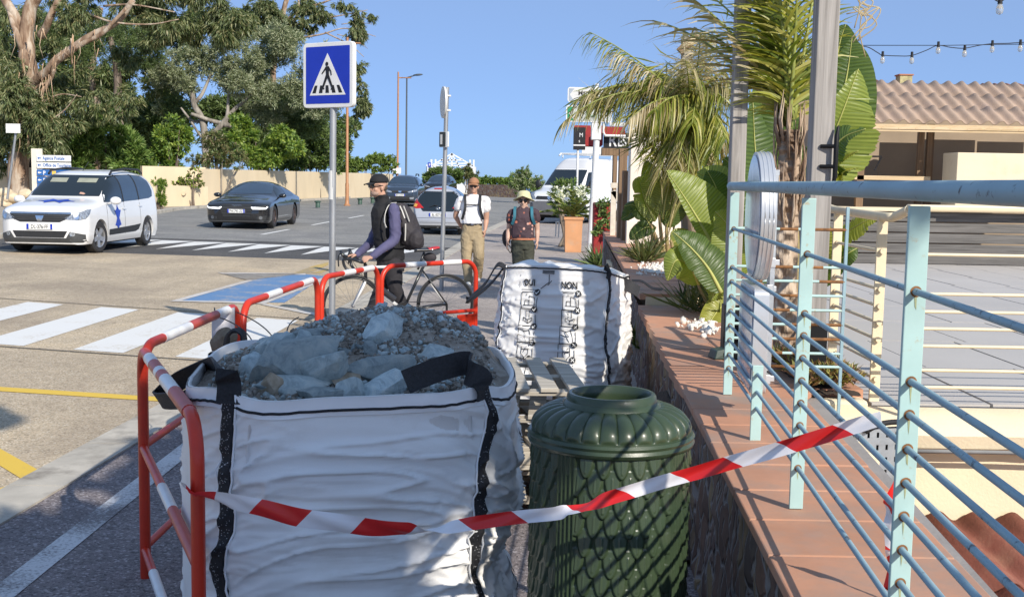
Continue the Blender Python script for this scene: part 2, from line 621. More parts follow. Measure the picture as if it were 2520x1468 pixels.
# ============================================================ FOREGROUND
m_pp = M('woven white polypropylene', (.83, .82, .80), .5, dirt=(.66, .62, .56), dscale=2.6, dlo=.54, dhi=.85, var=.03, scale=3, bmp=.25, bscale=340, bd=.002, spec=.35)
m_pp2 = M('white hem tape', (.84, .84, .84), .55, var=.03)
m_strap = M('black webbing', (.015, .015, .018), .65, var=.5, scale=120, bmp=.8, bscale=420, bd=.003)
m_fleck = M('white webbing stitches', (.34, .34, .35), .7)
m_black = M('black cord', (.01, .01, .012), .7)
m_ink = M('black print', (.03, .03, .032), .7)
def sq(a, p):
 c, s_ = cos(a), sin(a)
 return (abs(c) ** (2 / p) * (1 if c >= 0 else -1), abs(s_) ** (2 / p) * (1 if s_ >= 0 else -1))
class Bag:
 clip = None
 "an open bulk bag: rounded square in plan, bulging, creased"
 def __init__(s, c, half, h, rz, seed, bulge=.07, p=3.4, creases=1.0, zoff=0, lean=(0, 0), rim=None, pinch=0):
  s.c, s.half, s.h, s.rz, s.seed, s.bulge, s.p, s.cr, s.lean, s.rim, s.pinch = Vector(c), half, h, rz, seed, bulge, p, creases, lean, rim, pinch
 def at(s, a, t, out=0):
  "a: angle round the bag, t: 0 at the foot .. 1 at the rim"
  x, y = sq(a, s.p)
  zz = s.rim(a) if s.rim else s.h
  k = s.half * (1 + s.bulge * sin(pi * min(1, t * 1.02)) * (1.2 - .5 * t))
  q = Vector((x * k, y * k, zz * t))
  w = s.seed * 7.3
  u = a * s.half * 1.1
  fade = min(1, (1 - t) * 5) * .85 + .15
  # long slanting creases that fan out from the corners, sagging folds between
  cx_ = noise.noise(V(u * 1.1 + w, q.z * 1.3, w))
  n1 = noise.noise(V(u * 2.0 + w, q.z * 9.5 + u * .9 + cx_ * 2.2, w))
  n2 = noise.noise(V(u * 3.6 - w, q.z * 17 - u * 2.4 + cx_ * 3, w + 5))
  n3 = noise.noise(V(u * 6 + w, q.z * 36 + u * 5 + cx_ * 6, w + 9))
  r1 = (1 - abs(n1) * 2) ** 3 if abs(n1) < .5 else 0
  g1, g2 = 1 - min(1, abs(n2) * 6), 1 - min(1, abs(n3) * 4.5)
  d = (.008 * n1 + .006 * n2 + .003 * n3 + .007 * r1 + .010 * g1 * g1 + .003 * g2 * g2) * s.cr * fade
  d += .012 * s.cr * noise.noise(V(u * .8 + w, q.z * 2.2, 3))
  rad = Vector((x, y, 0)).normalized()
  if s.pinch:
   d -= s.pinch * exp(-((t - .42) / .12) ** 2) * max(0, cos(a))
  q += rad * (d + out)
  q.x += s.lean[0] * q.z
  q.y += s.lean[1] * q.z
  m = Matrix.Rotation(s.rz, 3, 'Z')
  q = m @ q + s.c
  if s.clip:                           # the cloth is pressed flat against the barrier
   d = (q - s.clip[0]).dot(s.clip[1])
   if d < .03 - out:
    q = q + s.clip[1] * (.03 - out * .5 - d)
  return q
 def skin(s, parent, nu=260, nv=110, th=.012):
  mb = MB()
  mb.grid(lambda i, j: s.at(i * 2 * pi, j), nu, nv, wrap=True)
  inner = [s.at(i / nu * 2 * pi, 1 - .0, -th) for i in range(nu)]
  low = [s.at(i / nu * 2 * pi, .80, -th * 1.2) for i in range(nu)]
  top = [s.at(i / nu * 2 * pi, 1) for i in range(nu)]
  mb.rings([top, inner, low], True, False)
  return mb.build('bag_body', m_pp, parent, smooth=180)
 def band(s, name, a0, a1, t0, t1, out, mat, parent, n=2, m=2, th=.004):
  mb = MB()
  f = lambda i, j: s.at(a0 + (a1 - a0) * i, t0 + (t1 - t0) * j, out)
  mb.grid(f, n, m)
  return mb.build(name, mat, parent, smooth=180)
 def strap(s, a, w, parent, t0=0, t1=1.0, wob=.0):
  mb, fl = MB(), MB()
  n = 60
  L, Rr = [], []
  def edge(k, side, o):
   t = t0 + (t1 - t0) * k / n
   aa = a + wob * noise.noise(V(t * 5, a, 1)) + side * w / 2
   return s.at(aa, t, o)
  rs = []
  for k in range(n + 1):
   rs.append([edge(k, -1, .002), edge(k, -1, .012), edge(k, 0, .015), edge(k, 1, .012), edge(k, 1, .002)])
  mb.rings(rs, False, False)
  o = mb.build('strap', m_strap, parent, smooth=60)
  rr = random.Random(int(a * 100) + s.seed)
  for k in range(300):
   t = t0 + (t1 - t0) * rr.random()
   aa = a + wob * noise.noise(V(t * 5, a, 1)) + (rr.random() - .5) * w * .86
   p = s.at(aa, t, .0165)
   q = s.at(aa, min(1, t + .006), .0165)
   e = s.at(aa + .0035, t, .0165)
   ax, ay = (e - p), (q - p)
   if ay.length < 1e-5 or ax.length < 1e-5:
    continue
   ax, ay = ax.normalized() * .0014, ay.normalized() * .0013
   fl.add([p - ax - ay, p + ax - ay, p + ax + ay, p - ax + ay], [(0, 1, 2, 3)])
  fl.build('stitches', m_fleck, o, smooth=0)['kind'] = 'stuff'
  for sd in (-1, 1):
   e = MB()
   e.tube([s.at(a + wob * noise.noise(V(k / 40 * (t1 - t0) * 5 + t0 * 5, a, 1)) + sd * (w / 2 + .012), t0 + (t1 - t0) * k / 40, .006) for k in range(41)], .0035, 5)
   e.build('seam', m_pp2, parent, smooth=180)
  return o
 def cord(s, t, parent, dz=0, r=.004, a0=0, a1=2 * pi, name='hem_stitch', mat=None):
  mb = MB()
  n = 150
  mb.tube([s.at(a0 + (a1 - a0) * k / n, t + .0012 * sin(k * 2.3), .006) for k in range(n + 1)], r, 6)
  return mb.build(name, mat or m_black, parent, smooth=180)
def ribbon(mb, path, w, up, th=.006, mi=0):
 "a flat band along path; up(t) gives the direction across the band"
 path = [Vector(p) for p in path]
 n = len(path)
 rs = []
 for i, p in enumerate(path):
  t = (path[min(i + 1, n - 1)] - path[max(i - 1, 0)]).normalized()
  u = Vector(up(i / (n - 1)))
  u = (u - t * u.dot(t)).normalized()
  nn = t.cross(u)
  rs.append([p - u * w / 2 - nn * th / 2, p + u * w / 2 - nn * th / 2, p + u * w / 2 + nn * th / 2, p - u * w / 2 + nn * th / 2])
 mb.rings(rs, True, True, mi)
# ---------------------------------------------- the near bag
BAGC = V(-.56, 4.02, .03)
def rim1(a):
 # the front edge sags between the loops, the corners ride up
 return 1.06 - .045 * exp(-((a - (1.5 * pi - .25)) / .30) ** 2) + .03 * exp(-((a - 5.35) / .25) ** 2) + .02 * sin(3 * a + 1)
bag = Bag(BAGC, .55, 1.06, radians(7), 1, bulge=.06, p=3.6, creases=2.0, rim=rim1, pinch=.09)
bag.clip = (V(-.914, 3.267, 0), V(.915, .402, 0))
t_bag = thing('bulk_bag', 'large white bulk bag heaped with broken blue-grey rubble, inside the red and white barriers', 'bulk bag', BAGC)
bag.skin(t_bag, 340, 150)
bag.band('hem', 0, 2 * pi, .945, .998, .005, m_pp2, t_bag, 260, 4)
bag.cord(.962, t_bag, r=.0045)
AL, AR = 1.5 * pi - .50, 1.5 * pi + .62
bag.strap(AL, .088, t_bag, wob=.07)
bag.strap(AR, .080, t_bag, wob=.15)
bag.strap(.25, .08, t_bag)
bag.strap(pi - .3, .08, t_bag)
# lifting loops: the left one folds back over the corner, the right one lies along the rim
lp = MB()
A = bag.at(AL, .97, .014)
path = catm([A, A + V(.0, .012, .06), A + V(-.03, .05, .10), P(520, 902, 4.05), P(452, 930, 4.2), P(398, 972, 4.3), P(392, 985, 4.2), P(430, 985, 3.95), P(480, 975, 3.75), P(560, 905, 3.7)], 6)
ribbon(lp, path[:-6], .074, lambda t: (V(1, .1, 0) * (1 - min(1, t * 3)) + V(.25, .55, -.75) * min(1, t * 3)), .007)
lp.build('lifting_loop', m_strap, t_bag, smooth=50)
lp = MB()
B = bag.at(AR, .99, .012)
path = catm([B + V(0, 0, -.03), B + V(-.01, .0, .03), B + V(-.05, .02, .05), P(1150, 893, 3.66), P(1090, 905, 3.62), P(1035, 925, 3.58), P(998, 940, 3.56)], 6)
ribbon(lp, path, .078, lambda t: V(.1, .35, 1), .007)
lp.build('lifting_loop', m_strap, t_bag, smooth=50)
lp = MB()
ribbon(lp, catm([P(556, 870, 4.5), P(560, 830, 4.5), P(575, 815, 4.52), P(597, 822, 4.54), P(603, 862, 4.55)], 5), .06, lambda t: V(.1, 1, .1), .007)
lp.build('lifting_loop', m_strap, t_bag, smooth=50)
# print on the side face turned to the bin
pm = MB()
for k, (tz, lab) in enumerate(((.80, 0), (.62, 1), (.48, 1), (.34, 1), (.2, 1))):
 a = .06
 f = lambda x, y: bag.at(a + x, tz + y, .007)
 if lab:
  for (x0, y0, x1, y1) in ((-.09, -.05, .09, -.045), (-.09, .045, .09, .05), (-.09, -.05, -.082, .05), (.082, -.05, .09, .05), (-.03, -.03, .03, -.024), (-.03, .02, .03, .026), (-.03, -.03, -.024, .026)):
   pm.add([f(x0, y0), f(x1, y0), f(x1, y1), f(x0, y1)], [(0, 1, 2, 3)])
 else:
  for j in range(12):
   a0, a1 = j / 12 * 2 * pi, (j + 1) / 12 * 2 * pi
   pm.add([f(-.30 + .028 * cos(a0), .03 * sin(a0)), f(-.30 + .028 * cos(a1), .03 * sin(a1)), f(-.30 + .020 * cos(a1), .022 * sin(a1)), f(-.30 + .020 * cos(a0), .022 * sin(a0))], [(0, 1, 2, 3)])
pm.build('printed_pictograms', m_ink, t_bag, smooth=0)
# ---------------------------------------------- rubble
def rockmat(name, c1, c2, c3):
 m = bpy.data.materials.new(name)
 m.use_nodes = True
 nt = m.node_tree
 b = nt.nodes['Principled BSDF']
 b.inputs['Roughness'].default_value = .9
 b.inputs['Specular IOR Level'].default_value = .2
 vec = coords(nt)
 col = ramp(nt, noi(nt, vec, 14, 8, .7, .8), [(.3, c1), (.5, c2), (.7, c3)])
 g = _n(nt, 'ShaderNodeNewGeometry')
 col = mixc(nt, 1.0, col, ramp(nt, g.outputs['Random Per Island'], [(0, (.62, .6, .58)), (.4, (1, .98, .95)), (1, (1.25, 1.25, 1.25))]), 'MULTIPLY')
 nt.links.new(col, b.inputs['Base Color'])
 bump(nt, b, noi(nt, vec, 45, 8, .75), .9, .012)
 MATS[name] = m
 return m
m_rockb = rockmat('blue-grey rock', (.25, .31, .33), (.47, .55, .56), (.66, .69, .65))
m_rockt = rockmat('tan rock', (.24, .19, .13), (.36, .29, .21), (.47, .41, .33))
m_rub = rockmat('mixed rubble', (.19, .16, .13), (.34, .30, .255), (.49, .455, .41))
def heap_z(x, y):
 "height of the heap in the near bag"
 d = Vector((x - (BAGC.x + .15), y - (BAGC.y + .28)))
 e = Vector((x - (BAGC.x - .2), y - (BAGC.y + .1)))
 h = 1.02 + .22 * exp(-(d.length / .45) ** 2) + .06 * exp(-(e.length / .35) ** 2)
 return h
def rubble_mesh(name, n, fn, rmin, rmax, mat, parent=None, seed=1):
 rr = random.Random(seed)
 vs, fs = [], []
 base = [(1, 1, 1), (1, -1, -1), (-1, 1, -1), (-1, -1, 1)]
 ico = bmesh.new()
 bmesh.ops.create_icosphere(ico, subdivisions=1, radius=1)
 iv = [v.co.copy() for v in ico.verts]
 ifs = [[v.index for v in f.verts] for f in ico.faces]
 ico.free()
 for k in range(n):
  p = fn(rr)
  r = rmin + (rmax - rmin) * rr.random() ** 6
  m = Matrix.Rotation(rr.random() * 6.3, 3, (rr.random() - .5, rr.random() - .5, rr.random() - .5))
  sc = V(r * rr.uniform(.6, 1.3), r * rr.uniform(.5, 1), r * rr.uniform(.45, .9))
  off = len(vs)
  for v in iv:
   q = v * rr.uniform(.5, 1.35)
   vs.append(p + m @ V(q.x * sc.x, q.y * sc.y, q.z * sc.z))
  fs.extend([[i + off for i in f] for f in ifs])
 return fast_mesh(name, [tuple(v) for v in vs], fs, mat, parent)
hp = MB()
def hf(i, j):
 a = i * 2 * pi
 e = bag.at(a, .9, -.02)
 c = V(BAGC.x, BAGC.y, 0)
 q = c + (V(e.x, e.y, 0) - c) * (1 - j)
 z = heap_z(q.x, q.y) if j > .001 else .95
 lim = (bag.rim(a) + BAGC.z - .035)
 w = min(1, j * 9)
 z = lim * (1 - w) + max(z, lim - .03) * w
 return V(q.x, q.y, z + .012 * noise.noise(q * 14) + .01 * noise.noise(q * 40))
hp.grid(hf, 90, 40, wrap=True)
def heap_fill(o_name, nn, lo, hi, mat, seed, lim=.9):
 def fn(r):
  while True:
   a, j = r.random() * 2 * pi, 1 - sqrt(r.random()) * lim
   q = hf(a / (2 * pi), j)
   if r.random() < 1:
    return q + V(0, 0, .004)
 return fn
o = hp.build('rubble', m_rub, None, smooth=180)
tag(o, 'fine crumbled rubble and grit heaped up in the near white bag', 'rubble', kind='stuff')
for nn, lo, hi, mt, sd in ((15000, .003, .016, m_rub, 5), (5000, .003, .022, m_rockb, 6)):
 c_ = rubble_mesh('crumbs', nn, heap_fill('x', nn, lo, hi, mt, sd), lo, hi, mt, o, sd)
 tag(c_, kind='stuff')
def rock(name, c, size, seed, mat, label, rot=None, group=None, cat='stone', flat=5):
 bm = bmesh.new()
 bmesh.ops.create_icosphere(bm, subdivisions=4, radius=1)
 rr = random.Random(seed)
 pl = [(Vector((rr.uniform(-1, 1), rr.uniform(-1, 1), rr.uniform(-1, 1))).normalized(), rr.uniform(.42, .72)) for _ in range(flat * 4)]
 s_ = Vector(size)
 for v in bm.verts:
  q = v.co.copy()
  for n_, d_ in pl:
   e = q.dot(n_)
   if e > d_:
    q -= n_ * (e - d_) * .95
  q *= 1 + .05 * noise.noise(q * 2.4 + V(seed, 0, 0)) + .03 * noise.noise(q * 7 + V(0, seed, 0)) + .015 * noise.noise(q * 17)
  v.co = Vector((q.x * s_.x, q.y * s_.y, q.z * s_.z)) * 1.75
 me = bpy.data.meshes.new(name)
 bm.to_mesh(me)
 bm.free()
 me.materials.append(mat)
 o = link(name, me, smooth=26, fix=False)
 o.location = c
 o.rotation_euler = rot or (rr.random() * 3, rr.random() * 3, rr.random() * 6)
 return tag(o, label, cat, group)
def hz(u, v, s=0):
 "where the line of sight through (u,v) meets the heap"
 d = ray(u, v)
 d = d / d.y
 for k in range(400):
  y = 3.2 + k * .005
  p = EYE + d * y
  if p.z < max(heap_z(p.x, p.y), .98) and y > 3.45:
   return p
 return EYE + d * 3.9
RK = [
 (945, 815, .078, .06, .05, m_rockb, 'large rounded blue-grey boulder near the top of the rubble heap', (0, 0, .3)),
 (735, 905, .155, .10, .085, m_rockb, 'biggest angular blue-grey block lying slanted across the left of the heap', (.2, -.5, .35)),
 (805, 930, .10, .06, .11, m_rockb, 'tall slab of blue-grey stone leaning upright beside the biggest block', (.3, .5, .2)),
 (925, 912, .12, .06, .05, m_rockb, 'long blue-grey stone lying level right of the upright slab', (0, -.15, .1)),
 (716, 958, .115, .08, .055, m_rockb, 'flat blue stone at the front rim behind the small brown stone', (0, .15, .1)),
 (672, 960, .055, .05, .045, m_rockt, 'small brown stone at the left front rim of the bag', (0, 0, 0)),
 (552, 846, .055, .045, .05, m_rockt, 'pale tan boulder at the far left corner of the bag', (0, .3, 0)),
 (640, 905, .07, .06, .05, m_rockb, 'blue-grey stone beside the stitched black strap', (0, .3, .5)),
 (690, 862, .085, .06, .06, m_rockb, 'blue-grey stone behind the biggest block, left half of the heap', (.2, 0, .1)),
 (762, 832, .075, .05, .035, m_rockb, 'pale flat stone on the far left slope of the heap', (0, .1, 0)),
 (750, 855, .06, .05, .045, m_rockb, 'small blue stone just above the biggest block', (0, 0, 1)),
 (858, 938, .045, .04, .04, m_rockt, 'small light stone with a cracked face in front of the upright slab', (0, 0, 0)),
 (868, 972, .06, .05, .055, m_rockb, 'upright blue stone in the middle of the front rim', (0, .4, 0)),
 (945, 962, .10, .06, .06, m_rockb, 'blue-grey stone tucked beside the black loop at the front rim', (0, -.4, .2)),
 (800, 976, .08, .05, .035, m_rockb, 'low dark stone at the front rim below the upright slab', (0, 0, 0)),
 (660, 850, .045, .04, .035, m_rockb, 'stone at the left edge of the slope beside the pale flat one', (0, 0, 0)),
 (1075, 868, .07, .05, .03, m_rockb, 'flat pale stone on the right slope above the black loop', (0, .1, .2)),
 (910, 865, .03, .03, .03, m_rockb, 'small bluish stone alone in the grit above the long level stone', (0, 0, 0)),
 (965, 820, .03, .025, .02, m_rockb, 'thin bluish chip on the grit below the top boulder', (0, 0, 0)),
 (1005, 905, .05, .04, .03, m_rockt, 'brownish stone half buried between the long stone and the black loop', (0, 0, .4)),
]
for k, (u, v, a, b, c, mt, lab, rt) in enumerate(RK):
 p = hz(u, v)
 rock('stone', p + V(0, -.02, c * .15), (a * .8, b * .8, c * .85), 40 + k, mt, lab, rt, 'stones on the rubble heap')
# ---------------------------------------------- bag with printed instructions
b2c = P(1393, 800, 8.15)
b2c.z = .03
def rim2(a):
 return 1.085 - .065 * sin(a) - .01 * cos(a)
bag2 = Bag(b2c, .425, 1.1, radians(-14), 4, bulge=.07, p=4.2, creases=1.7, rim=rim2)
t_b2 = thing('bulk_bag', 'white bulk bag printed with OUI and NON pictograms, standing behind the green bin', 'bulk bag', b2c)
bag2.skin(t_b2, 240, 100)
lid_ = MB()
lid_.grid(lambda i, j: (lambda e: e + (b2c + V(0, 0, 1.06) - e) * j + V(0, 0, .05 * sin(pi * min(1, j * 1.3)) + .03 * noise.noise(e * 9 + V(j * 4, 0, 0)) * min(1, j * 4)))(bag2.at(i * 2 * pi, .995, -.006)), 80, 16, wrap=True)
lid_.build('folded_top', m_pp, t_b2, smooth=180)
bag2.cord(.985, t_b2, r=.005)
bag2.strap(1.5 * pi + .72, .07, t_b2, .25, 1, .12)
bag2.strap(1.5 * pi - .80, .035, t_b2, .05, 1, .16)
ax_ = 1.5 * pi
def on2(x, y, o=.006):
 "front face of the printed bag: x metres from its middle, y metres above the ground"
 k = max(-.98, min(.98, x / .455))
 return bag2.at(ax_ + math.asin(abs(k) ** (bag2.p / 2)) * (1 if k > 0 else -1), y / 1.1, o)
lp = MB()
c_ = bag2.at(1.5 * pi - .84, .99)
path = catm([c_, c_ + V(-.06, 0, .015), P(1196, 695, 8.0), P(1160, 730, 8.0), P(1150, 738, 8.02), P(1170, 728, 8.05), P(1205, 700, 8.05), c_ + V(-.03, .03, -.03)], 5)
ribbon(lp, path, .05, lambda t: V(.2, .8, .5), .007)
lp.build('lifting_loop', m_strap, t_b2, smooth=50)
lp = MB()
c_ = bag2.at(1.5 * pi + .72, .99)
path = catm([c_ + V(0, 0, -.04), c_ + V(.01, 0, .02), P(1500, 683, 7.95), P(1545, 702, 7.9), P(1572, 718, 7.92)], 5)
ribbon(lp, path, .085, lambda t: V(-.2, .35, 1), .01)
lp.build('lifting_loop', m_strap, t_b2, smooth=50)
lp = MB()
ribbon(lp, catm([P(1555, 690, 8.3), P(1580, 692, 8.3), P(1605, 708, 8.25), P(1630, 712, 8.2)], 5), .03, lambda t: V(0, 1, .4), .006)
lp.build('strap_end', m_strap, t_b2, smooth=50)
lp = MB()
ribbon(lp, catm([P(1268, 664, 8.4), P(1285, 652, 8.4), P(1310, 648, 8.4), P(1322, 655, 8.4)], 5), .03, lambda t: V(0, 1, .3), .006)
lp.build('lifting_loop', m_strap, t_b2, smooth=50)
def print2(name, x0, y0, segs, w=.0042):
 mb = MB()
 for (a, b, c, d) in segs:
  p, q = Vector((a, b)), Vector((c, d))
  n = max(1, int((q - p).length / .03))
  t = (q - p).normalized() if (q - p).length > 0 else Vector((1, 0))
  m_ = Vector((-t.y, t.x)) * w / 2
  for k in range(n):
   u0, u1 = p + (q - p) * (k / n), p + (q - p) * ((k + 1) / n)
   mb.add([on2(x0 + e.x, y0 + e.y) for e in (u0 - m_, u1 - m_, u1 + m_, u0 + m_)], [(0, 1, 2, 3)])
 return mb.build(name, m_ink, t_b2, smooth=0, fix=False)
def word2(txt, x, y, h):
 vs, fs = text_mesh(txt, h, 0, .002)
 mb = MB()
 mb.add([on2(x + p.x * .78, y + p.y, .009) for p in vs], fs)
 mb.build('printed_word', m_ink, t_b2, smooth=0, fix=False)
def xof(u):
 "metres across the printed face for an image column"
 lo, hi = -.5, .6
 for _ in range(30):
  m_ = (lo + hi) / 2
  q = CAMR.inverted() @ (on2(m_, .8) - EYE)
  if CX + FPX * q.x / -q.z < u:
   lo = m_
  else:
   hi = m_
 return lo
def yof(u, v):
 lo, hi = 0, 1.2
 x = xof(u)
 for _ in range(30):
  m_ = (lo + hi) / 2
  q = CAMR.inverted() @ (on2(x, m_) - EYE)
  if CY - FPX * q.y / -q.z > v:
   lo = m_
  else:
   hi = m_
 return lo
word2('OUI', xof(1298), yof(1298, 702), .043)
word2('NON', xof(1400), yof(1400, 710), .046)
SQ = [(-.055, -.055, .055, -.055), (-.055, .055, .02, .055), (-.055, -.055, -.055, .055), (.055, -.055, .055, .02)]
ICON = {
 0: [(-.03, -.03, -.03, 0), (-.03, 0, .0, 0), (0, -.03, 0, .03), (0, .03, .035, .02), (.035, .02, .04, -.03), (-.04, -.03, .045, -.03), (-.02, .03, -.02, .045)],
 1: [(-.03, -.02, .0, -.04), (0, -.04, .03, -.02), (.03, -.02, .03, .0), (-.03, -.02, -.03, 0), (-.03, 0, 0, -.015), (0, -.015, .03, 0), (0, -.04, 0, -.015), (-.01, .0, -.012, .05), (.012, .0, .012, .05)],
 2: [(-.05, .03, -.01, .02), (-.01, .02, .02, .03), (.02, .03, .03, .0), (.03, 0, .035, -.04), (-.05, 0, -.01, -.01), (-.01, -.01, .01, -.045), (-.02, .02, .01, -.01)],
 3: [(-.025, .04, -.025, -.02), (.025, .04, .025, -.02), (-.025, -.02, 0, -.045), (.025, -.02, 0, -.045), (-.025, .01, .025, .01), (-.01, -.01, .012, .03)],
 4: [(-.01, .05, -.01, .025), (.012, .05, .012, .025), (-.02, .025, .02, .025), (-.03, 0, -.02, .025), (.03, 0, .02, .025), (-.03, 0, -.02, -.03), (.03, 0, .02, -.03), (-.02, -.03, -.02, -.05), (.02, -.03, .02, -.05)],
}
m_tick = M('white print', (.75, .75, .73), .6)
for col, us, vs_ in ((0, (1302, 1299, 1297, 1296, 1291), (739, 780, 822, 862, 900)), (1, (1404, 1402, 1398, 1395, 1392), (742, 783, 824, 868, 905))):
 for k in range(5):
  x, y = xof(us[k]), yof(us[k], vs_[k])
  print2('printed_pictogram', x, y, SQ + ICON[k])
  dm, tm = MB(), MB()
  cx_, cy_ = x + .052, y + .055
  dm.add([on2(cx_ + .021 * cos(a / 14 * 2 * pi), cy_ + .021 * sin(a / 14 * 2 * pi), .010) for a in range(14)], [tuple(range(14))])
  d_ = dm.build('printed_disc', m_ink, t_b2, smooth=0, fix=False)
  sg = [(-.010, 0, -.002, -.009), (-.002, -.009, .011, .009)] if col == 0 else [(-.009, -.009, .009, .009), (-.009, .009, .009, -.009)]
  for (a, b, c, d) in sg:
   p, q = Vector((a, b)), Vector((c, d))
   t = (q - p).normalized()
   m_ = Vector((-t.y, t.x)) * .0028
   e = p - t * .002, q + t * .002
   tm.add([on2(cx_ + z.x, cy_ + z.y, .0125) for z in (e[0] - m_, e[1] - m_, e[1] + m_, e[0] + m_)], [(0, 1, 2, 3)])
  tm.build('tick_mark' if col == 0 else 'cross_mark', m_tick, d_, smooth=0, fix=False)
print2('printed_bar', xof(1340), yof(1340, 672), [(-.035, 0, .055, 0), (-.035, .008, .055, .008), (-.035, .016, .055, .016)], .005)
print2('printed_arrow', xof(1346), yof(1346, 694), [(0, .05, 0, .0), (0, 0, -.06, -.045), (-.01, -.02, .02, .01)], .005)
print2('printed_rule', xof(1300), yof(1300, 712), [(-.06, 0, .05, 0)], .003)
print2('printed_rule', xof(1402), yof(1402, 718), [(-.06, 0, .05, 0)], .003)
# ---------------------------------------------- the cast litter bin
m_green = M('dark green cast iron paint', (.038, .060, .030), .36, var=.10, scale=5, bmp=.12, bscale=160, bd=.003, spec=.5, coat=.25, dirt=(.07, .085, .055), dscale=7, dlo=.55, dhi=.8)
m_hole = M('black inside', (.004, .005, .004), .9)  # near-black colour stands in for the shade inside hollows
BINC = P(1505, 980, 3.52)
BINC.z = .03
t_bin = thing('litter_bin', 'dark green cast iron litter bin with fish-scale body and fluted domed lid', 'litter bin', BINC)
RB = .246
PIL = (radians(-126), radians(-42))          # the two edges of its door
def bin_body():
 nu, nv = 560, 330
 a = np.linspace(0, 2 * np.pi, nu, endpoint=False)
 z = np.linspace(0.0, .953, nv)
 A_, Z = np.meshgrid(a, z)
 ncol, rh = 29, .060
 r = np.full(A_.shape, RB - .006)
 best = np.full(A_.shape, -1.0)
 # overlapping scales, each row shifted by half
 for dr in (0, 1):
  row = np.floor(Z / rh) + dr
  off = np.where(row % 2 == 0, 0, .5)
  u = (A_ / (2 * np.pi) * ncol + off) % 1 - .5
  top = row * rh + rh * .55
  w = (top - Z) / (rh * 1.35)            # 0 at the top of a scale, 1 at its tip
  half = .47 * np.sqrt(np.clip(1 - np.clip(w, 0, 1) ** 2.6, 0, 1))
  inside = (w >= -.05) & (w <= 1) & (np.abs(u) < half)
  edge = np.clip((half - np.abs(u)) / .10, 0, 1)
  h = (.003 + .0115 * np.clip(w, 0, 1)) * np.sqrt(edge) + .003 * (np.abs(u) < .028) * (w > .2) * (w < .8)
  best = np.maximum(best, np.where(inside, h, -1))
 r = r + np.maximum(best, 0)
 for pa in PIL:
  d = np.abs((A_ - pa + np.pi) % (2 * np.pi) - np.pi) * RB
  rib = np.where(d < .028, RB + .004 + .007 * (np.cos(np.clip(d / .007, 0, 4) * np.pi) * .5 + .5), 0)
  r = np.maximum(r, rib)
 band = (Z < .05)
 r = np.where(band, RB + .012, r)
 r = np.where(Z > .93, RB - .004, r)
 vs = np.stack([BINC.x + r * np.cos(A_), BINC.y + r * np.sin(A_), BINC.z + Z], -1).reshape(-1, 3)
 i, j = np.meshgrid(np.arange(nu), np.arange(nv - 1))
 q = np.stack([j * nu + i, j * nu + (i + 1) % nu, (j + 1) * nu + (i + 1) % nu, (j + 1) * nu + i], -1).reshape(-1, 4)
 return fast_mesh('body', vs, q, m_green, t_bin, smooth=True)
bin_body()
def bin_lid():
 prof = [(.140, 1.045), (.150, 1.032), (.165, 1.029), (.195, 1.021), (.222, 1.006), (.240, .987), (.2475, .968), (.249, .95)]
 nu, k = 448, 28
 pts = catm([V(r, 0, z) for r, z in prof], 8)
 rs = []
 n = len(pts)
 for q_i, p in enumerate(pts):
  t = q_i / (n - 1)
  env = min(1, max(0, (t - .14) / .12)) * min(1, max(0, (.94 - t) / .06)) ** .5
  ring = []
  for j in range(nu):
   a = 2 * pi * j / nu
   f = abs(sin(a * k / 2))
   d = (.011 * (f ** .6) - .006) * env
   ring.append(BINC + V((p.x + d * .75) * cos(a), (p.x + d * .75) * sin(a), p.z + d * .6))
  rs.append(ring)
 mb = MB()
 mb.rings(rs, True, False)
 o = mb.build('lid', m_green, t_bin, smooth=60)
 return o
bl = bin_lid()
mb = MB()
mb.lathe([(.245, .953), (.256, .953), (.262, .944), (.258, .935), (.262, .925), (.258, .915), (.248, .909), (.24, .909)], 128, BINC)
mb.build('rim_band', m_green, t_bin, smooth=40)
mb = MB()
mb.lathe([(.152, 1.02), (.155, 1.031), (.15, 1.041), (.142, 1.046), (.140, 1.06), (.134, 1.068), (.125, 1.068), (.119, 1.061), (.118, 1.035), (.118, .98)], 96, BINC)
mb.build('collar', m_green, t_bin, smooth=40)
mb = MB()
mb.lathe([(.1155, 1.0), (.20, .96), (.21, .3), (.001, .3)], 48, BINC)
mb.build('inside', m_hole, t_bin, smooth=40)
mb = MB()
mb.ell(BINC + V(-.128, -.085, 1.024), (.009, .009, .008), 10, 6)
mb.build('bolt', M('worn bolt', (.2, .2, .18), .4, .8), t_bin, smooth=180)
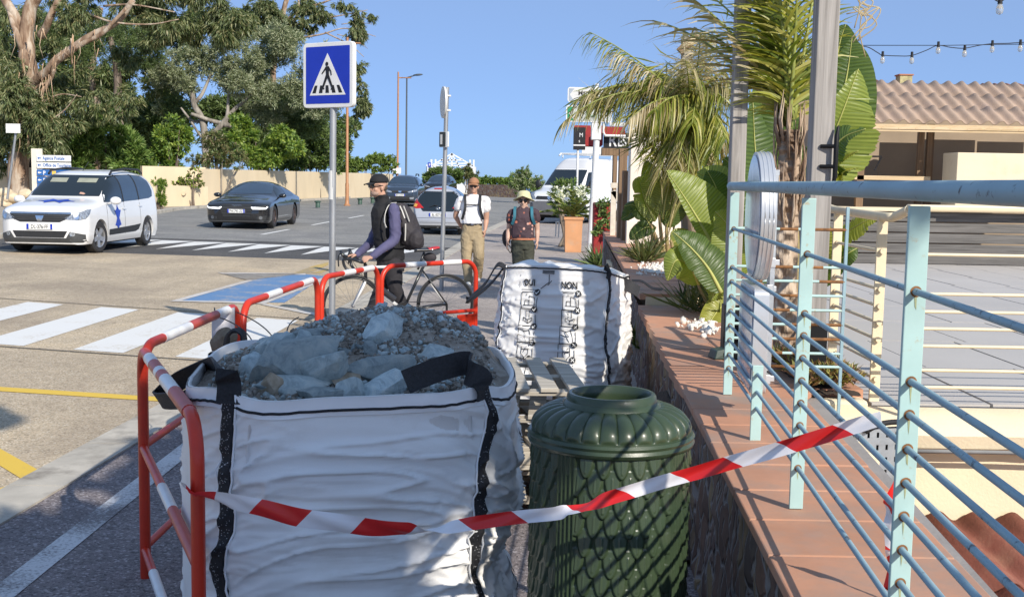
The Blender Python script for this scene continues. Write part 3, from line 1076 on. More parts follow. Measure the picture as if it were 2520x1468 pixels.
# ---------------------------------------------- barriers
m_red = M('red barrier paint', (.58, .035, .012), .38, var=.12, scale=4, spec=.5, dirt=(.38, .03, .015), dscale=5, dlo=.5, dhi=.8)
m_ret = M('white reflective sleeve', (.78, .77, .75), .32, var=.06, scale=10, spec=.6, dirt=(.5, .47, .42), dscale=12, dlo=.58, dhi=.8)
m_grim = M('dull red sleeve', (.48, .06, .035), .4, var=.15, scale=10)
TR = .021
def striped(mb_path, parent, name, spans, r=TR + .0025):
 for (t0, t1, mat) in spans:
  mb = MB()
  a, b = mb_path
  mb.tube([a + (b - a) * t0, a + (b - a) * t1], r, 14)
  mb.build('white_sleeve' if mat == m_ret else 'red_sleeve', mat, parent, smooth=60)
def barrier(A, B, label, top_spans, mids=((.55, ()), (.12, ())), h=1.035, legs=(0, 0), rc=.13):
 A, B = [(q[0] * .947, q[1] * .947) for q in (A, B)]
 A, B = Vector((A[0], A[1], gz(*A[:2]) + .03)), Vector((B[0], B[1], gz(*B[:2]) + .03))
 t = thing('barrier', label, 'barrier', (A + B) / 2, 0, 'red and white site barriers')
 L = (B - A).normalized()
 up = V(0, 0, 1)
 hA, hB = A + up * (h - A.z), B + up * (h - B.z)
 mb = MB()
 path = [A, hA - up * rc] + arc(hA - up * rc + L * rc, pi, pi / 2, rc, L, up, 8)[1:] + arc(hB - up * rc - L * rc, pi / 2, 0, rc, L, up, 8) + [B]
 mb.tube(path, TR, 14)
 mb.build('frame', m_red, t, smooth=60)
 a, b = hA + L * rc, hB - L * rc
 top = None
 for (t0, t1, mat) in top_spans:
  striped((a, b), t, 'sleeve', [(t0, t1, mat)])
 for z, spans in mids:
  z *= 1.02
  a, b = A + up * z, B + up * z
  mb = MB()
  mb.tube([a, b], TR * .8, 12)
  mb.build('cross_bar', m_red, t, smooth=60)
  for (t0, t1, mat) in spans:
   striped((a, b), t, 's', [(t0, t1, mat)], TR * .8 + .0025)
 n = L.cross(up)
 for q, on in ((A, legs[0]), (B, legs[1])):
  if on:
   mb = MB()
   mb.obox(q + V(0, 0, .012), n * .16, L * .02, up * .006)
   mb.build('foot', m_red, t, smooth=0)
   for s_ in (.24, .62):
    mb = MB()
    mb.tube([q + up * s_ - up * .03, q + up * s_ + up * .03], TR + .004, 12)
    mb.build('coupling', m_red, t, smooth=60)
 return t, A, B
W_, D_ = m_ret, m_grim
nb, nA, nB = barrier((-1.62, 4.94), (-.965, 3.45), 'nearest barrier at the left edge of the near bag, tape knotted to its post',
  [(.12, .25, W_), (.25, .38, D_), (.38, .44, W_), (.44, .52, D_), (.52, .72, W_), (.72, .98, D_)],
  ((.55, ((.42, .62, W_), (.62, .98, D_))), (.12, ((.2, .5, W_),))))
mb = MB()
mb.beam(nA + V(.03, -.05, .3), nA + V(.03, -.05, .5), .01, .1)
barrier((-1.63, 4.98), (-1.615, 6.66), 'barrier with a white plate and black cords, second from the left end',
  [(.10, .40, W_), (.40, .76, D_), (.76, .93, W_)])
barrier((-1.60, 6.72), (-1.475, 8.58), 'barrier in front of the blue parking mark, sunlit, third from the left end', [(.22, .42, W_), (.78, .96, W_)], ((.55, ()), (.12, ())))
barrier((-1.46, 8.66), (-1.16, 9.80), 'barrier whose top bar crosses the pedestrian sign pole', [(.30, .55, W_), (.74, 1.0, W_)], ((.55, ()), (.12, ())))
b5, A5, B5 = barrier((-1.14, 9.88), (-.345, 10.72), 'barrier in front of the bicycle, carrying a red plate at its right post',
  [(.14, .42, W_), (.66, .92, W_)], ((.55, ((.38, .62, W_),)), (.12, ())))
L5 = (B5 - A5).normalized()
mb = MB()
c_ = B5 - L5 * .12 + V(0, 0, .40)
mb.obox(c_, L5 * .105, L5.cross(V(0, 0, 1)) * .006, V(0, 0, .13))
mb.build('plate', m_red, b5, smooth=0, bev=.004)
mb = MB()
mb.tube([B5 + V(0, 0, .12), B5 + V(0, 0, .2)], .05, 12)
mb.build('coupling', m_red, b5, smooth=60)
# white plate wired to the second barrier
t = thing('plastic_panel', 'rolled white plastic panel hanging from the second barrier by black cord', 'panel', P(548, 800, 6.4))
mb = MB()
mb.grid(lambda i, j: P(521 + 56 * i, 772 - 16 * i + (j * 88), 6.05) + V(0, .05 * sin(i * pi), 0), 10, 6)
mb.grid(lambda i, j: P(521 + 56 * i, 772 - 16 * i + (j * 88), 6.054) + V(0, .05 * sin(i * pi) + .012, 0), 10, 6)
mb.build('sheet', M('white plastic sheet', (.72, .70, .72), .5, var=.04), t, smooth=60)
wires = MB()
for a, b, c, d in ((P(583, 768, 6.15), P(600, 775, 6.0), P(660, 800, 5.2), P(676, 838, 5.0)), (P(530, 782, 6.05), P(545, 775, 6.0), P(620, 815, 5.0), P(622, 845, 4.6)), (P(703, 838, 5.0), P(705, 800, 5.4), P(715, 790, 5.6), P(735, 780, 5.8))):
 w = MB()
 w.tube(bez(a, b, c, d), .003, 6)
 w.build('cord', m_black, t, smooth=180)
w = MB()
w.tube([P(528, 758, 6.45), P(530, 786, 6.05), P(542, 784, 6.38), P(546, 756, 6.38)], .004, 6)
w.build('cord', m_black, t, smooth=180)
# ---------------------------------------------- barrier tape
m_tape = M('striped plastic tape', (.8, .78, .8), .35, var=.05)
nt = m_tape.node_tree
ph_ = _n(nt, 'ShaderNodeAttribute', attribute_name='phase')
md_ = _n(nt, 'ShaderNodeMath', operation='FLOORED_MODULO')
md_.inputs[1].default_value = 2
nt.links.new(ph_.outputs['Fac'], md_.inputs[0])
gt_ = _n(nt, 'ShaderNodeMath', operation='GREATER_THAN')
gt_.inputs[1].default_value = 1
nt.links.new(md_.outputs[0], gt_.inputs[0])
nt.links.new(mixc(nt, gt_.outputs[0], (.66, .02, .02), (.80, .78, .80)), nt.nodes['Principled BSDF'].inputs['Base Color'])
def tape(name, ctrl, label, stripes=.135, w=.062, knots=True):
 "ctrl: (point, twist angle)"
 pts = catm([c for c, _ in ctrl], 24)
 tw = []
 for i in range(len(ctrl) - 1):
  for k in range(24):
   f = k / 24
   f = f * f * (3 - 2 * f)
   tw.append(ctrl[i][1] * (1 - f) + ctrl[i + 1][1] * f)
 tw.append(ctrl[-1][1])
 mb = MB()
 s_ = 0
 n = len(pts)
 NX = 6
 rows = []
 ss = []
 for i, p in enumerate(pts):
  if i:
   s_ += (pts[i] - pts[i - 1]).length
  t = (pts[min(i + 1, n - 1)] - pts[max(i - 1, 0)]).normalized()
  u = V(0, 0, 1)
  u = (u - t * u.dot(t)).normalized()
  v_ = t.cross(u)
  d = u * cos(tw[i]) + v_ * sin(tw[i])
  e = t.cross(d)
  ww = w * (1 - .35 * abs(sin(tw[i] * .5)))
  rows.append([p + d * ((k / NX - .5) * ww) + e * (.004 * cos((k / NX - .5) * pi) + .003 * sin(s_ * 31 + k)) for k in range(NX + 1)])
  ss.append(s_)
 mb.rings(rows, False, False)
 o = mb.build(name, m_tape, None, smooth=180, fix=False)
 at = o.data.attributes.new('phase', 'FLOAT', 'POINT')
 at.data.foreach_set('value', [((ss[i] - (k / NX) * w * .75) / stripes) for i in range(n) for k in range(NX + 1)])
 return tag(o, label, 'barrier tape')
tape('barrier_tape', [(P(450, 1190, 3.27), .9), (P(468, 1203, 3.24), .6), (P(486, 1214, 3.21), 1.3), (P(512, 1219, 3.18), .9), (P(590, 1236, 3.1), .25), (P(730, 1270, 3.05), .08), (P(880, 1292, 3.03), .18),
       (P(1000, 1301, 3.02), .55), (P(1062, 1301, 3.01), 1.45), (P(1130, 1292, 3.0), 2.5), (P(1240, 1276, 2.98), 3.0), (P(1360, 1263, 2.97), 3.1), (P(1404, 1254, 2.96), 2.0), (P(1440, 1245, 2.95), 1.9), (P(1530, 1215, 2.92), 3.1),
       (P(1720, 1160, 2.86), 3.25), (P(1950, 1095, 2.73), 3.14), (P(2090, 1052, 2.66), 3.0), (P(2168, 1028, 2.62), 2.6)],
  'red and white striped tape stretched from the nearest barrier to the blue railing', .150, .056)
# ============================================================ WALL, RAILINGS, TERRACE
def slab_stone():
 m = bpy.data.materials.new('dark irregular stone')
 m.use_nodes = True
 nt = m.node_tree
 b = nt.nodes['Principled BSDF']
 b.inputs['Roughness'].default_value = .8
 vec = coords(nt, (1, 2.6, 1.5))
 vec = mixc(nt, .10, vec, noi(nt, vec, 5, 3), 'ADD')
 def vor(f):
  v = _n(nt, 'ShaderNodeTexVoronoi', feature=f)
  v.inputs['Scale'].default_value = 3.6
  nt.links.new(vec, v.inputs['Vector'])
  return v
 e = vor('DISTANCE_TO_EDGE')
 c = vor('F1')
 s = _n(nt, 'ShaderNodeSeparateColor')
 nt.links.new(c.outputs['Color'], s.inputs[0])
 col = ramp(nt, s.outputs[0], [(0, (.10, .06, .045)), (.35, (.17, .10, .07)), (.6, (.13, .085, .075)), (.85, (.26, .19, .10)), (1, (.09, .07, .065))])
 col = mixc(nt, .6, col, ramp(nt, noi(nt, vec, 9, 6, .7), [(.3, (.5, .5, .5)), (.7, (1.25, 1.2, 1.15))]), 'MULTIPLY')
 gr = ramp(nt, e.outputs['Distance'], [(.035, (1, 1, 1)), (.06, (0, 0, 0))])
 col = mixc(nt, gr, col, (.23, .21, .20))
 nt.links.new(col, b.inputs['Base Color'])
 h = ramp(nt, e.outputs['Distance'], [(.02, (0, 0, 0)), (.10, (1, 1, 1))])
 bump(nt, b, h, .8, .02)
 return m
m_stone = slab_stone()
m_tile = M('terracotta paver', (.50, .25, .15), .75, var=.18, scale=2.2, bmp=.25, bscale=40, bd=.004, dirt=(.34, .25, .20), dscale=2.4, dlo=.46, dhi=.7)
m_cream = M('cream render', (.78, .66, .46), .9, var=.06, scale=1.5, bmp=.35, bscale=70, bd=.006, dirt=(.58, .47, .31), dscale=1.6, dlo=.55, dhi=.8)
ZC = .75
def wx(y):
 "front edge of the coping"
 return .824 + .0532 * (y - 5.13)
_rA, _rB = G(1790, 970, ZC), G(1958, 1250, ZC)
def rx(y):
 "line of the railing"
 return _rB.x + (_rA.x - _rB.x) / (_rA.y - _rB.y) * (y - _rB.y)
t_wall = thing('stone_wall', 'low dark stone retaining wall with terracotta coping along the footway', 'wall', V(1.0, 6, 0))
mb = MB()
ys_ = [-1 + k * .5 for k in range(46)]
mb.grid(lambda i, j: (lambda y: V(wx(y) + .02 + .02 * noise.noise(V(y * 6, j * 5, 1)) + .012 * noise.noise(V(y * 17, j * 12, 4)), y, -.05 + j * (ZC - .035 + .05)))(-1 + i * 22.5), 420, 30)
mb.build('stone_face', m_stone, t_wall, smooth=180)
cp = MB()
y = -1.0
rr = random.Random(4)
def cx2(y):
 "back edge of the coping"
 return rx(y) + (.36 if y < 5.55 else .5)
while y < 5.6:
 y2 = y + .335
 e = .004
 z_ = ZC + rr.uniform(-.003, .003)
 cp.add([(wx(y), y + e, ZC - .035), (wx(y2), y2 - e, ZC - .035), (cx2(y2), y2 - e, ZC - .035), (cx2(y), y + e, ZC - .035),
   (wx(y), y + e, z_), (wx(y2), y2 - e, z_), (cx2(y2), y2 - e, z_), (cx2(y), y + e, z_)],
     [(0, 3, 2, 1), (4, 5, 6, 7), (0, 1, 5, 4), (1, 2, 6, 5), (2, 3, 7, 6), (3, 0, 4, 7)])
 y = y2
cp.build('coping', m_tile, t_wall, smooth=0, bev=.005)
bk = MB()
bk.add([(wx(-1) + .05, -1, -2.6), (wx(5.6) + .05, 5.6, -2.6), (cx2(5.6) - .03, 5.6, -2.6), (cx2(-1) - .03, -1, -2.6),
  (wx(-1) + .05, -1, ZC - .037), (wx(5.6) + .05, 5.6, ZC - .037), (cx2(5.6) - .03, 5.6, ZC - .037), (cx2(-1) - .03, -1, ZC - .037)],
    [(0, 3, 2, 1), (4, 5, 6, 7), (0, 1, 5, 4), (1, 2, 6, 5), (2, 3, 7, 6), (3, 0, 4, 7)])
bk.build('wall_core', M('grey mortar', (.30, .28, .26), .9, bmp=.3), t_wall, smooth=0)
# ---- the planted strip between the wall and the terrace: pavers, then a raised step
m_deck = M('grey terrace paver', (.47, .445, .42), .8, var=.06, scale=.8, bmp=.12, bscale=60)
def tiled(name, x0f, x1f, ya, yb, z, sx, sy, mat, gap=.006, th=.06, seed=1, kind='structure'):
 mb = MB()
 r_ = random.Random(seed)
 y = ya
 while y < yb - .01:
  y2 = min(yb, y + sy)
  xa, xb = x0f((y + y2) / 2), x1f((y + y2) / 2)
  x = xa
  while x < xb - .01:
   x2 = min(xb, x + sx)
   zz = z + r_.uniform(-.002, .002)
   mb.box((x + gap / 2, y + gap / 2, z - th), (x2 - gap / 2, y2 - gap / 2, zz))
   x = x2
  y = y2
 o = mb.build(name, mat, None, smooth=0)
 return tag(o, kind=kind)
tiled('planted_strip', wx, lambda y: 1.75 + .08 * (y - 5.6), 5.6, 9.4, ZC - .003, .33, .33, m_tile)
tiled('upper_strip', lambda y: wx(y) + .0, lambda y: 2.3 + .05 * (y - 9.4), 9.43, 21.5, ZC + .09, .33, .33, m_tile, th=.05)
mb = MB()
mb.box((wx(9.42) + .06, 9.405, ZC - .02), (2.3, 9.43, ZC + .062))
tag(mb.build('step_riser', m_cream, None, smooth=0), kind='structure')
mb = MB()
mb.box((wx(9.4) + .05, 5.62, -.3), (1.7, 9.4, ZC - .066))
mb.box((wx(21) + .03, 9.45, -.3), (2.3, 21.5, ZC + .036))
tag(mb.build('strip_base', MATS['grey mortar'], None, smooth=0), kind='structure')
ZT = .66
tiled('terrace', lambda y: 1.78 + .08 * (y - 5.6) if y < 9.4 else 2.36 + .05 * (y - 9.4), lambda y: 9.0, 5.72, 17.2, ZT, .62, 1.2, m_deck, gap=.016)
mb = MB()
mb.box((1.80, 5.73, ZT - .064), (9.0, 17.19, ZT - .03))
tag(mb.build('terrace_joints', M('dark joint', (.07, .065, .06), .9), None, smooth=0), kind='structure')
mb = MB()
mb.box((1.42, 5.66, -2.5), (9.0, 17.2, ZT - .066))
tag(mb.build('terrace_base', m_cream, None, smooth=0), kind='structure')
# rendered wall under the terrace with its ledge
t_cw = thing('terrace_wall', 'cream rendered wall under the cream railing, above the brown roof tiles', 'wall', V(3, 5.6, 0))
mb = MB()
mb.box((1.95, 5.56, -2.4), (9.0, 5.655, ZT - .17))
mb.build('render', m_cream, t_cw, smooth=0)
mb = MB()
nn = 60
mb.rings([[V(x, 5.66, ZT - .17), V(x, 5.44 + .02 * noise.noise(V(x * 3, 0, 0)), ZT - .166 + .008 * noise.noise(V(x * 5, 1, 0))), V(x, 5.42 + .03 * noise.noise(V(x * 4, 2, 0)), ZT - .10), V(x, 5.47, ZT - .04 + .014 * noise.noise(V(x * 6, 3, 0))), V(x, 5.71, ZT - .015)] for x in (1.5 + k * 7.5 / nn for k in range(nn + 1))], True, True)
mb.build('ledge', m_cream, t_cw, smooth=50)
mb = MB()
mb.tube([V(1.86 + k * .25, 5.425 + .006 * sin(k), ZT - .178) for k in range(29)], .011, 6)
mb.build('ledge_seal', M('grey sealant', (.2, .2, .2), .7), t_cw, smooth=180)
# end of that wall towards the footway (lit ochre corner)
t_oc = thing('corner_pier', 'ochre rendered corner pier beside the drain pipe and the steel cable tray', 'pier', V(1.6, 5.3, 0))
mb = MB()
mb.box((1.36, 4.98, -2.4), (1.66, 5.62, ZT - .09))
mb.build('shaft', m_cream, t_oc, smooth=0, bev=.02)
# drain pipe
m_pvc = M('sandy plastic pipe', (.45, .36, .22), .5)
t_p = thing('drain_pipe', 'short sand coloured drain pipe poking out below the flower bed', 'pipe', V(1.3, 5.1, .4))
a, b = P(1990, 1100, 4.75), P(2028, 1132, 4.45)
mb = MB()
mb.tube([a, b], .034, 20, cap=False)
mb.tube([b, a], .028, 20, cap=False)
mb.build('pipe', m_pvc, t_p, smooth=60)
mb = MB()
mb.tube([a, a + (b - a) * .2], .04, 20)
mb.build('socket', m_pvc, t_p, smooth=60)
mb = MB()
mb.lathe([(0, 0), (.027, 0)], 16)
mb.T = Matrix.Translation(a + (b - a) * .7) @ (b - a).to_track_quat('Z', 'Y').to_matrix().to_4x4()
mb.v = []
mb.f = []
mb.m = []
mb.lathe([(.001, 0), (.027, 0)], 16)
mb.build('bore', m_hole, t_p, smooth=0)  # black disc stands in for the shade inside the pipe
# ---- steel cable tray (perforated, upright, on the wall)
m_zinc = M('galvanised steel', (.52, .55, .58), .42, .75, var=.12, scale=14, bmp=.1, bscale=30)
def tray():
 t = thing('cable_tray', 'upright perforated galvanised cable tray fixed to the cream wall', 'cable tray', P(2165, 1200, 5.3))
 c0 = P(2104, 1057, 5.22)
 X = V(1, .25, 0).normalized()
 W2, H = .245, .42
 nx, ny = 4, 7
 for part, xo, wd, nrm, cols in (('base_plate', 0, W2, V(.25, -1, 0).normalized(), 5),):
  mb = MB()
  cw, chh = wd / cols, H / ny
  for i in range(cols):
   for j in range(ny):
    o = c0 + X * (i * cw) - V(0, 0, (j + 1) * chh)
    sh = (.25 if i % 2 else 0) * chh
    hx, hy, hw, hh = cw * .36, chh * .3, cw * .26, chh * .42
    q = [(0, 0), (cw, 0), (cw, chh), (0, chh), (hx, hy), (hx + hw, hy), (hx + hw, hy + hh), (hx, hy + hh)]
    mb.add([o + X * a + V(0, 0, b) for a, b in q], [(0, 1, 5, 4), (1, 2, 6, 5), (2, 3, 7, 6), (3, 0, 4, 7)])
  bm_o = mb.build(part, m_zinc, t, smooth=0, fix=False)
  s_ = bm_o.modifiers.new('th', 'SOLIDIFY')
  s_.thickness = .003
 for sx in (0, W2):
  mb = MB()
  mb.obox(c0 + X * sx - V(0, 0, H / 2) + V(0, -.02, 0), X * .002, V(0, .02, 0), V(0, 0, H / 2))
  mb.build('side_flange', m_zinc, t, smooth=0)
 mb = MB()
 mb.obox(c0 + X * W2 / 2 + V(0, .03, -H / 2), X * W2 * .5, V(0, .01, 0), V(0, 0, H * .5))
 mb.build('back_shadow_board', M('dark shadow backing', (.05, .05, .055), .7), t, smooth=0)  # dark board stands in for the shade behind the tray holes
 mb = MB()
 mb.tube(catm([c0 + X * .05 + V(0, -.01, -.01), c0 + X * .12 + V(0, -.03, .03), c0 + X * .24 + V(0, -.02, .03), c0 + X * .29 + V(0, 0, -.03), c0 + X * .28 + V(0, .02, -.12)], 6), .013, 8)
 mb.build('cable', m_black, t, smooth=180)
tray()
# ---- lower roof of brown tiles
m_rt = M('brown red roof tile', (.22, .075, .05), .75, var=.2, scale=6, bmp=.3, bscale=60, dirt=(.30, .14, .09), dscale=5)
t_lr = thing('lower_roof', 'brown red corrugated tile roof below the cream terrace wall, bottom right', 'roof', V(2, 5.3, .1))
A0, D0 = V(1.58, 5.545, .12), V(.24, -.60, -.27)
Dn = D0.normalized()
S0 = V(1, .0, 0)
def roof_sheet(t, A, D, S, nw, per, amp, nrow, mat, name='roof_tile', lap=.02):
 N = S.cross(D).normalized()
 if N.z < 0:
  N = -N
 for r_ in range(nrow):
  mb = MB()
  def f(i, j):
   w = i * nw * per
   ph = (w / per) % 1
   h = amp * (abs(cos(pi * ph)) ** .7 * 2 - 1) if False else amp * cos(2 * pi * ph)
   return A + S * w + D * ((r_ + j * 1.06) / nrow) + N * (h + lap * (1 - j) * 0 + lap * j + .004 * r_)
  g = 14
  mb.grid(f, nw * g, 3)
  o = mb.build(name, mat, t, smooth=50, fix=False)
  s_ = o.modifiers.new('th', 'SOLIDIFY')
  s_.thickness = .012
roof_sheet(t_lr, A0, D0 * 2.2, S0, 9, .185, .03, 3, m_rt)
# ---------------------------------------------- blue railing
m_blue = M('pale turquoise paint', (.40, .57, .545), .42, var=.07, scale=9, spec=.5, dirt=(.42, .30, .15), dscale=22, dlo=.60, dhi=.70)
m_blue2 = M('blue grey paint', (.27, .40, .45), .5, var=.10, scale=8, spec=.5, dirt=(.08, .09, .10), dscale=30, dlo=.61, dhi=.68)
m_rust = M('rust', (.22, .10, .035), .85, var=.4, scale=40)
m_stain = M('rust stain', (.33, .36, .20), .6, var=.3, scale=50)
DZ = [.20, .382, .45, .52, .59, .66, .73, .80, .865]
t_rail = thing('blue_railing', 'pale turquoise steel railing with blue grey bars along the wall top', 'railing', V(rx(3.5), 3.5, ZC))
YP = [_rA.y, _rA.y * .49 + _rB.y * .51, _rB.y, 2.27, 1.05]
HT = .995
for y in YP:
 x = rx(y)
 short = y == YP[1]
 mb = MB()
 mb.box((x - .021, y - .006, ZC), (x + .021, y + .006, ZC + (.30 if short else HT - .03)))
 p_ = mb.build('post', m_blue, t_rail, smooth=0, bev=.002)
 if not short:
  for d in DZ:
   mb = MB()
   z = ZC + HT - d
   mb.lathe([(.0075, -.0008), (.0115, -.0008)], 14, (0, 0, 0))
   mb.v = [(x + v[0], y - .0072, z + v[1]) for v in mb.v]
   mb.build('rust_ring', m_rust, p_, smooth=0)
   mb = MB()
   w = random.Random(int(d * 1e4 + y * 100))
   mb.add([(x - .003, y - .0068, z - .01), (x + .002, y - .0068, z - .01), (x + .001 + w.uniform(-.002, .002), y - .0068, z - .03 - w.random() * .025), (x - .001, y - .0068, z - .03)], [(0, 1, 2, 3)])
   mb.build('rust_streak', m_stain, p_, smooth=0)
ya, yb = YP[0] + .17, .8
mb = MB()
mb.tube([V(rx(ya), ya, ZC + HT), V(rx(yb), yb, ZC + HT)], .0205, 24)
mb.build('handrail', m_blue2, t_rail, smooth=60)
for d in DZ:
 mb = MB()
 ye = YP[0] + .02
 mb.tube([V(rx(y), y, ZC + HT - d) for y in (ye, 4.2, 3, yb)], .0072, 12)
 mb.build('bar', m_blue2, t_rail, smooth=60)
# return panel across the end
t_ret = thing('blue_railing', 'short turquoise railing panel with rusty bars turning square off behind the round sign', 'railing', V(rx(5.45), 5.45, ZC))
xa, xb = rx(5.47) + .02, P(2078, 700, 5.47).x
mb = MB()
mb.box((xb - .007, 5.463, ZC - .12), (xb + .007, 5.477, ZC + HT - .09))
mb.build('post', m_blue2, t_ret, smooth=0)
for k, d in enumerate(DZ):
 mb = MB()
 z = ZC + HT - d
 mb.tube([V(xa, 5.47, z), V(xb, 5.47, z)], .0072, 10)
 b_ = mb.build('bar', m_blue, t_ret, smooth=60)
 w = random.Random(k)
 for q in range(2):
  s0 = xa + (xb - xa) * w.uniform(.1, .8)
  mb = MB()
  mb.tube([V(s0, 5.47, z), V(min(xb, s0 + w.uniform(.05, .2)), 5.47, z)], .0076, 10)
  mb.build('rust_patch', m_rust, b_, smooth=60)
# tape left hanging on the third post
tape('tape_tail', [(P(2205, 1150, 2.66), .3), (P(2196, 1220, 2.68), 1.0), (P(2198, 1290, 2.68), .4), (P(2204, 1350, 2.68), .2), (P(2196, 1400, 2.68), 1.2), (P(2190, 1500, 2.68), .6)],
  'crumpled tail of red and white tape hanging behind the nearest railing post', .10, .05)
# ---------------------------------------------- round sign seen edge on, with a plate under it
m_alu = M('aluminium rim', (.66, .67, .68), .35, .6, var=.06, scale=5)
m_face = M('glossy sign face', (.62, .62, .66), .10, .0, var=.30, scale=9, spec=.8, dirt=(.30, .28, .36), dscale=5, dlo=.45, dhi=.7)  # blotchy second tone paints mirrored surroundings into the face
t_rs = thing('traffic_sign', 'round sign seen almost edge on above a rectangular plate, clamped to the railing', 'sign', P(1865, 800, 4.95))
SY = 4.93
sc_ = P(1870, 532, SY)
ang = math.atan2(sc_.x, SY)
nrm = V(-cos(ang - radians(10.5)), sin(ang - radians(10.5)) - 0, 0)
nrm = V(-cos(radians(5)), sin(radians(5)), 0)
tng = V(-nrm.y, nrm.x, 0)
up = V(0, 0, 1)
def disc(c, rad, th, off, mat, name, seg=64, flange=True):
 mb = MB()
 o0, o1 = nrm * off, nrm * (off + th)
 rs = [[c + oo + (tng * cos(2 * pi * j / seg) + up * sin(2 * pi * j / seg)) * rad for j in range(seg)] for oo in (o0, o1)]
 mb.rings(rs, True, True)
 return mb.build(name, mat, t_rs, smooth=40, bev=.002)
c0 = P(1880, 532, SY)
disc(c0, .275, .062, -.015, m_alu, 'rim')
disc(c0, .262, .004, .0475, m_face, 'face')
for k, o_ in enumerate((-.005, .012, .030)):
 mb = MB()
 mb.rings([[c0 + nrm * o_ + (tng * cos(2 * pi * j / 64) + up * sin(2 * pi * j / 64)) * rr_ for j in range(64)] for rr_ in (.2745, .2775, .2775, .2745)], True, False)
 mb.v = [(v[0] + (nrm * (.003 if 64 <= i % 256 < 192 and False else 0)).x, v[1], v[2]) for i, v in enumerate(mb.v)]
 mb2 = MB()
 mb2.tube([c0 + nrm * o_ + (tng * cos(2 * pi * j / 64) + up * sin(2 * pi * j / 64)) * .2755 for j in range(65)], .0022, 5)
 mb2.build('rim_rib', m_alu, t_rs, smooth=180)
pc = P(1862, 822, SY - .02)
def rplate(c, w, h, th, off, mat, name, r=.03):
 pts = []
 for sx, sy, a0 in ((1, 1, 0), (-1, 1, pi / 2), (-1, -1, pi), (1, -1, 1.5 * pi)):
  for k in range(6):
   a = a0 + pi / 2 * k / 5
   pts.append(c + tng * (sx * (w / 2 - r) + r * cos(a)) + up * (sy * (h / 2 - r) + r * sin(a)) + nrm * off)
 mb = MB()
 mb.prism(pts, nrm * th)
 return mb.build(name, mat, t_rs, smooth=30, bev=.002)
rplate(pc, .50, .44, .062, -.015, m_alu, 'lower_plate')
rplate(pc, .475, .415, .004, .0475, m_face, 'lower_face')
for z in (.23, .62):
 pass
for q in (P(1898, 425, SY), P(1898, 645, SY), P(1890, 710, SY), P(1885, 930, SY)):
 mb = MB()
 mb.obox(q, V(.012, 0, 0), V(0, .035, 0), V(0, 0, .02))
 mb.obox(q + V(.014, 0, 0), V(.02, 0, 0), V(0, .012, 0), V(0, 0, .012))
 mb.build('clamp', m_alu, t_rs, smooth=0, bev=.002)
mb = MB()
mb.box((c0.x + .03, SY - .03, .95), (c0.x + .05, SY + .03, c0.z + .2))
mb.build('mounting_rail', m_zinc, t_rs, smooth=0)
# ============================================================ VEGETATION
DENS = 4.6
def leaf_quads(pos, dirs, ln, wd, rng, fold=.25, roll=None, curl=0):
 "one rhombic leaf per row; returns verts, quads"
 n = len(pos)
 d = dirs / np.linalg.norm(dirs, axis=1, keepdims=True)
 ref = rng.normal(size=(n, 3))
 if roll is not None:
  ref = ref * roll + np.array([0, 0, 1.0])
 side = np.cross(d, ref)
 side /= np.linalg.norm(side, axis=1, keepdims=True) + 1e-9
 nor = np.cross(side, d)
 L = (ln * rng.uniform(.65, 1.25, n))[:, None]
 Wd = (wd * rng.uniform(.7, 1.2, n))[:, None]
 a = pos
 mid = pos + d * L * .45
 b = mid + side * Wd / 2 + nor * Wd * fold
 c = pos + d * L - nor * L * curl
 e = mid - side * Wd / 2 + nor * Wd * fold
 v = np.stack([a, b, c, e], 1).reshape(-1, 3)
 return v, np.arange(4 * n).reshape(-1, 4)
def clump_points(clumps, per, rng, shell=.55):
 "leaf positions on small twigs spread through a set of blobs (cx,cy,cz,rx,ry,rz)"
 P_, D_ = [], []
 for (x, y, z, a, b, c) in clumps:
  n = max(8, int(per * DENS * (a * b + b * c + a * c) / 3))
  tw = max(3, n // 22)
  u = rng.normal(size=(tw, 3))
  u /= np.linalg.norm(u, axis=1, keepdims=True)
  r = shell + (1.05 - shell) * rng.random((tw, 1)) ** .7
  r *= 1 + .22 * rng.normal(size=(tw, 1))
  tc = u * r * np.array([a, b, c]) + np.array([x, y, z])
  k = rng.integers(0, tw, n)
  sp = .16 * (a + b + c) / 3
  P_.append(tc[k] + rng.normal(size=(n, 3)) * sp)
  D_.append(u[k])
 return np.concatenate(P_), np.concatenate(D_)
def crown(name, clumps, per, ln, wd, mats, parent, seed, droop=0, spread=.8, shell=.55, fold=.25, roll=None, curl=0, out=1.0, wind=(0, 0, 0)):
 rng = np.random.default_rng(seed)
 p, d = clump_points(clumps, per, rng, shell)
 dd = d * out + rng.normal(size=d.shape) * spread
 dd[:, 2] -= droop
 dd += np.array(wind)
 v, q = leaf_quads(p, dd, ln, wd, rng, fold, roll, curl)
 mats = mats if isinstance(mats, (list, tuple)) else [mats]
 mi = rng.integers(0, len(mats), len(q)) if len(mats) > 1 else None
 return fast_mesh(name, v, q, mats, parent, mi)
def px_clumps(lst, Y, dy=1.0):
 "blobs measured in the photograph: (u, v, half width, half height) at distance Y"
 out = []
 for t in lst:
  u, v, a, b = t[:4]
  yy = Y + (t[4] if len(t) > 4 else 0)
  k = yy / FPX
  p = P(u, v, yy)
  out.append((p.x, p.y, p.z, a * k, min(a, b) * k * dy, b * k))
 return out
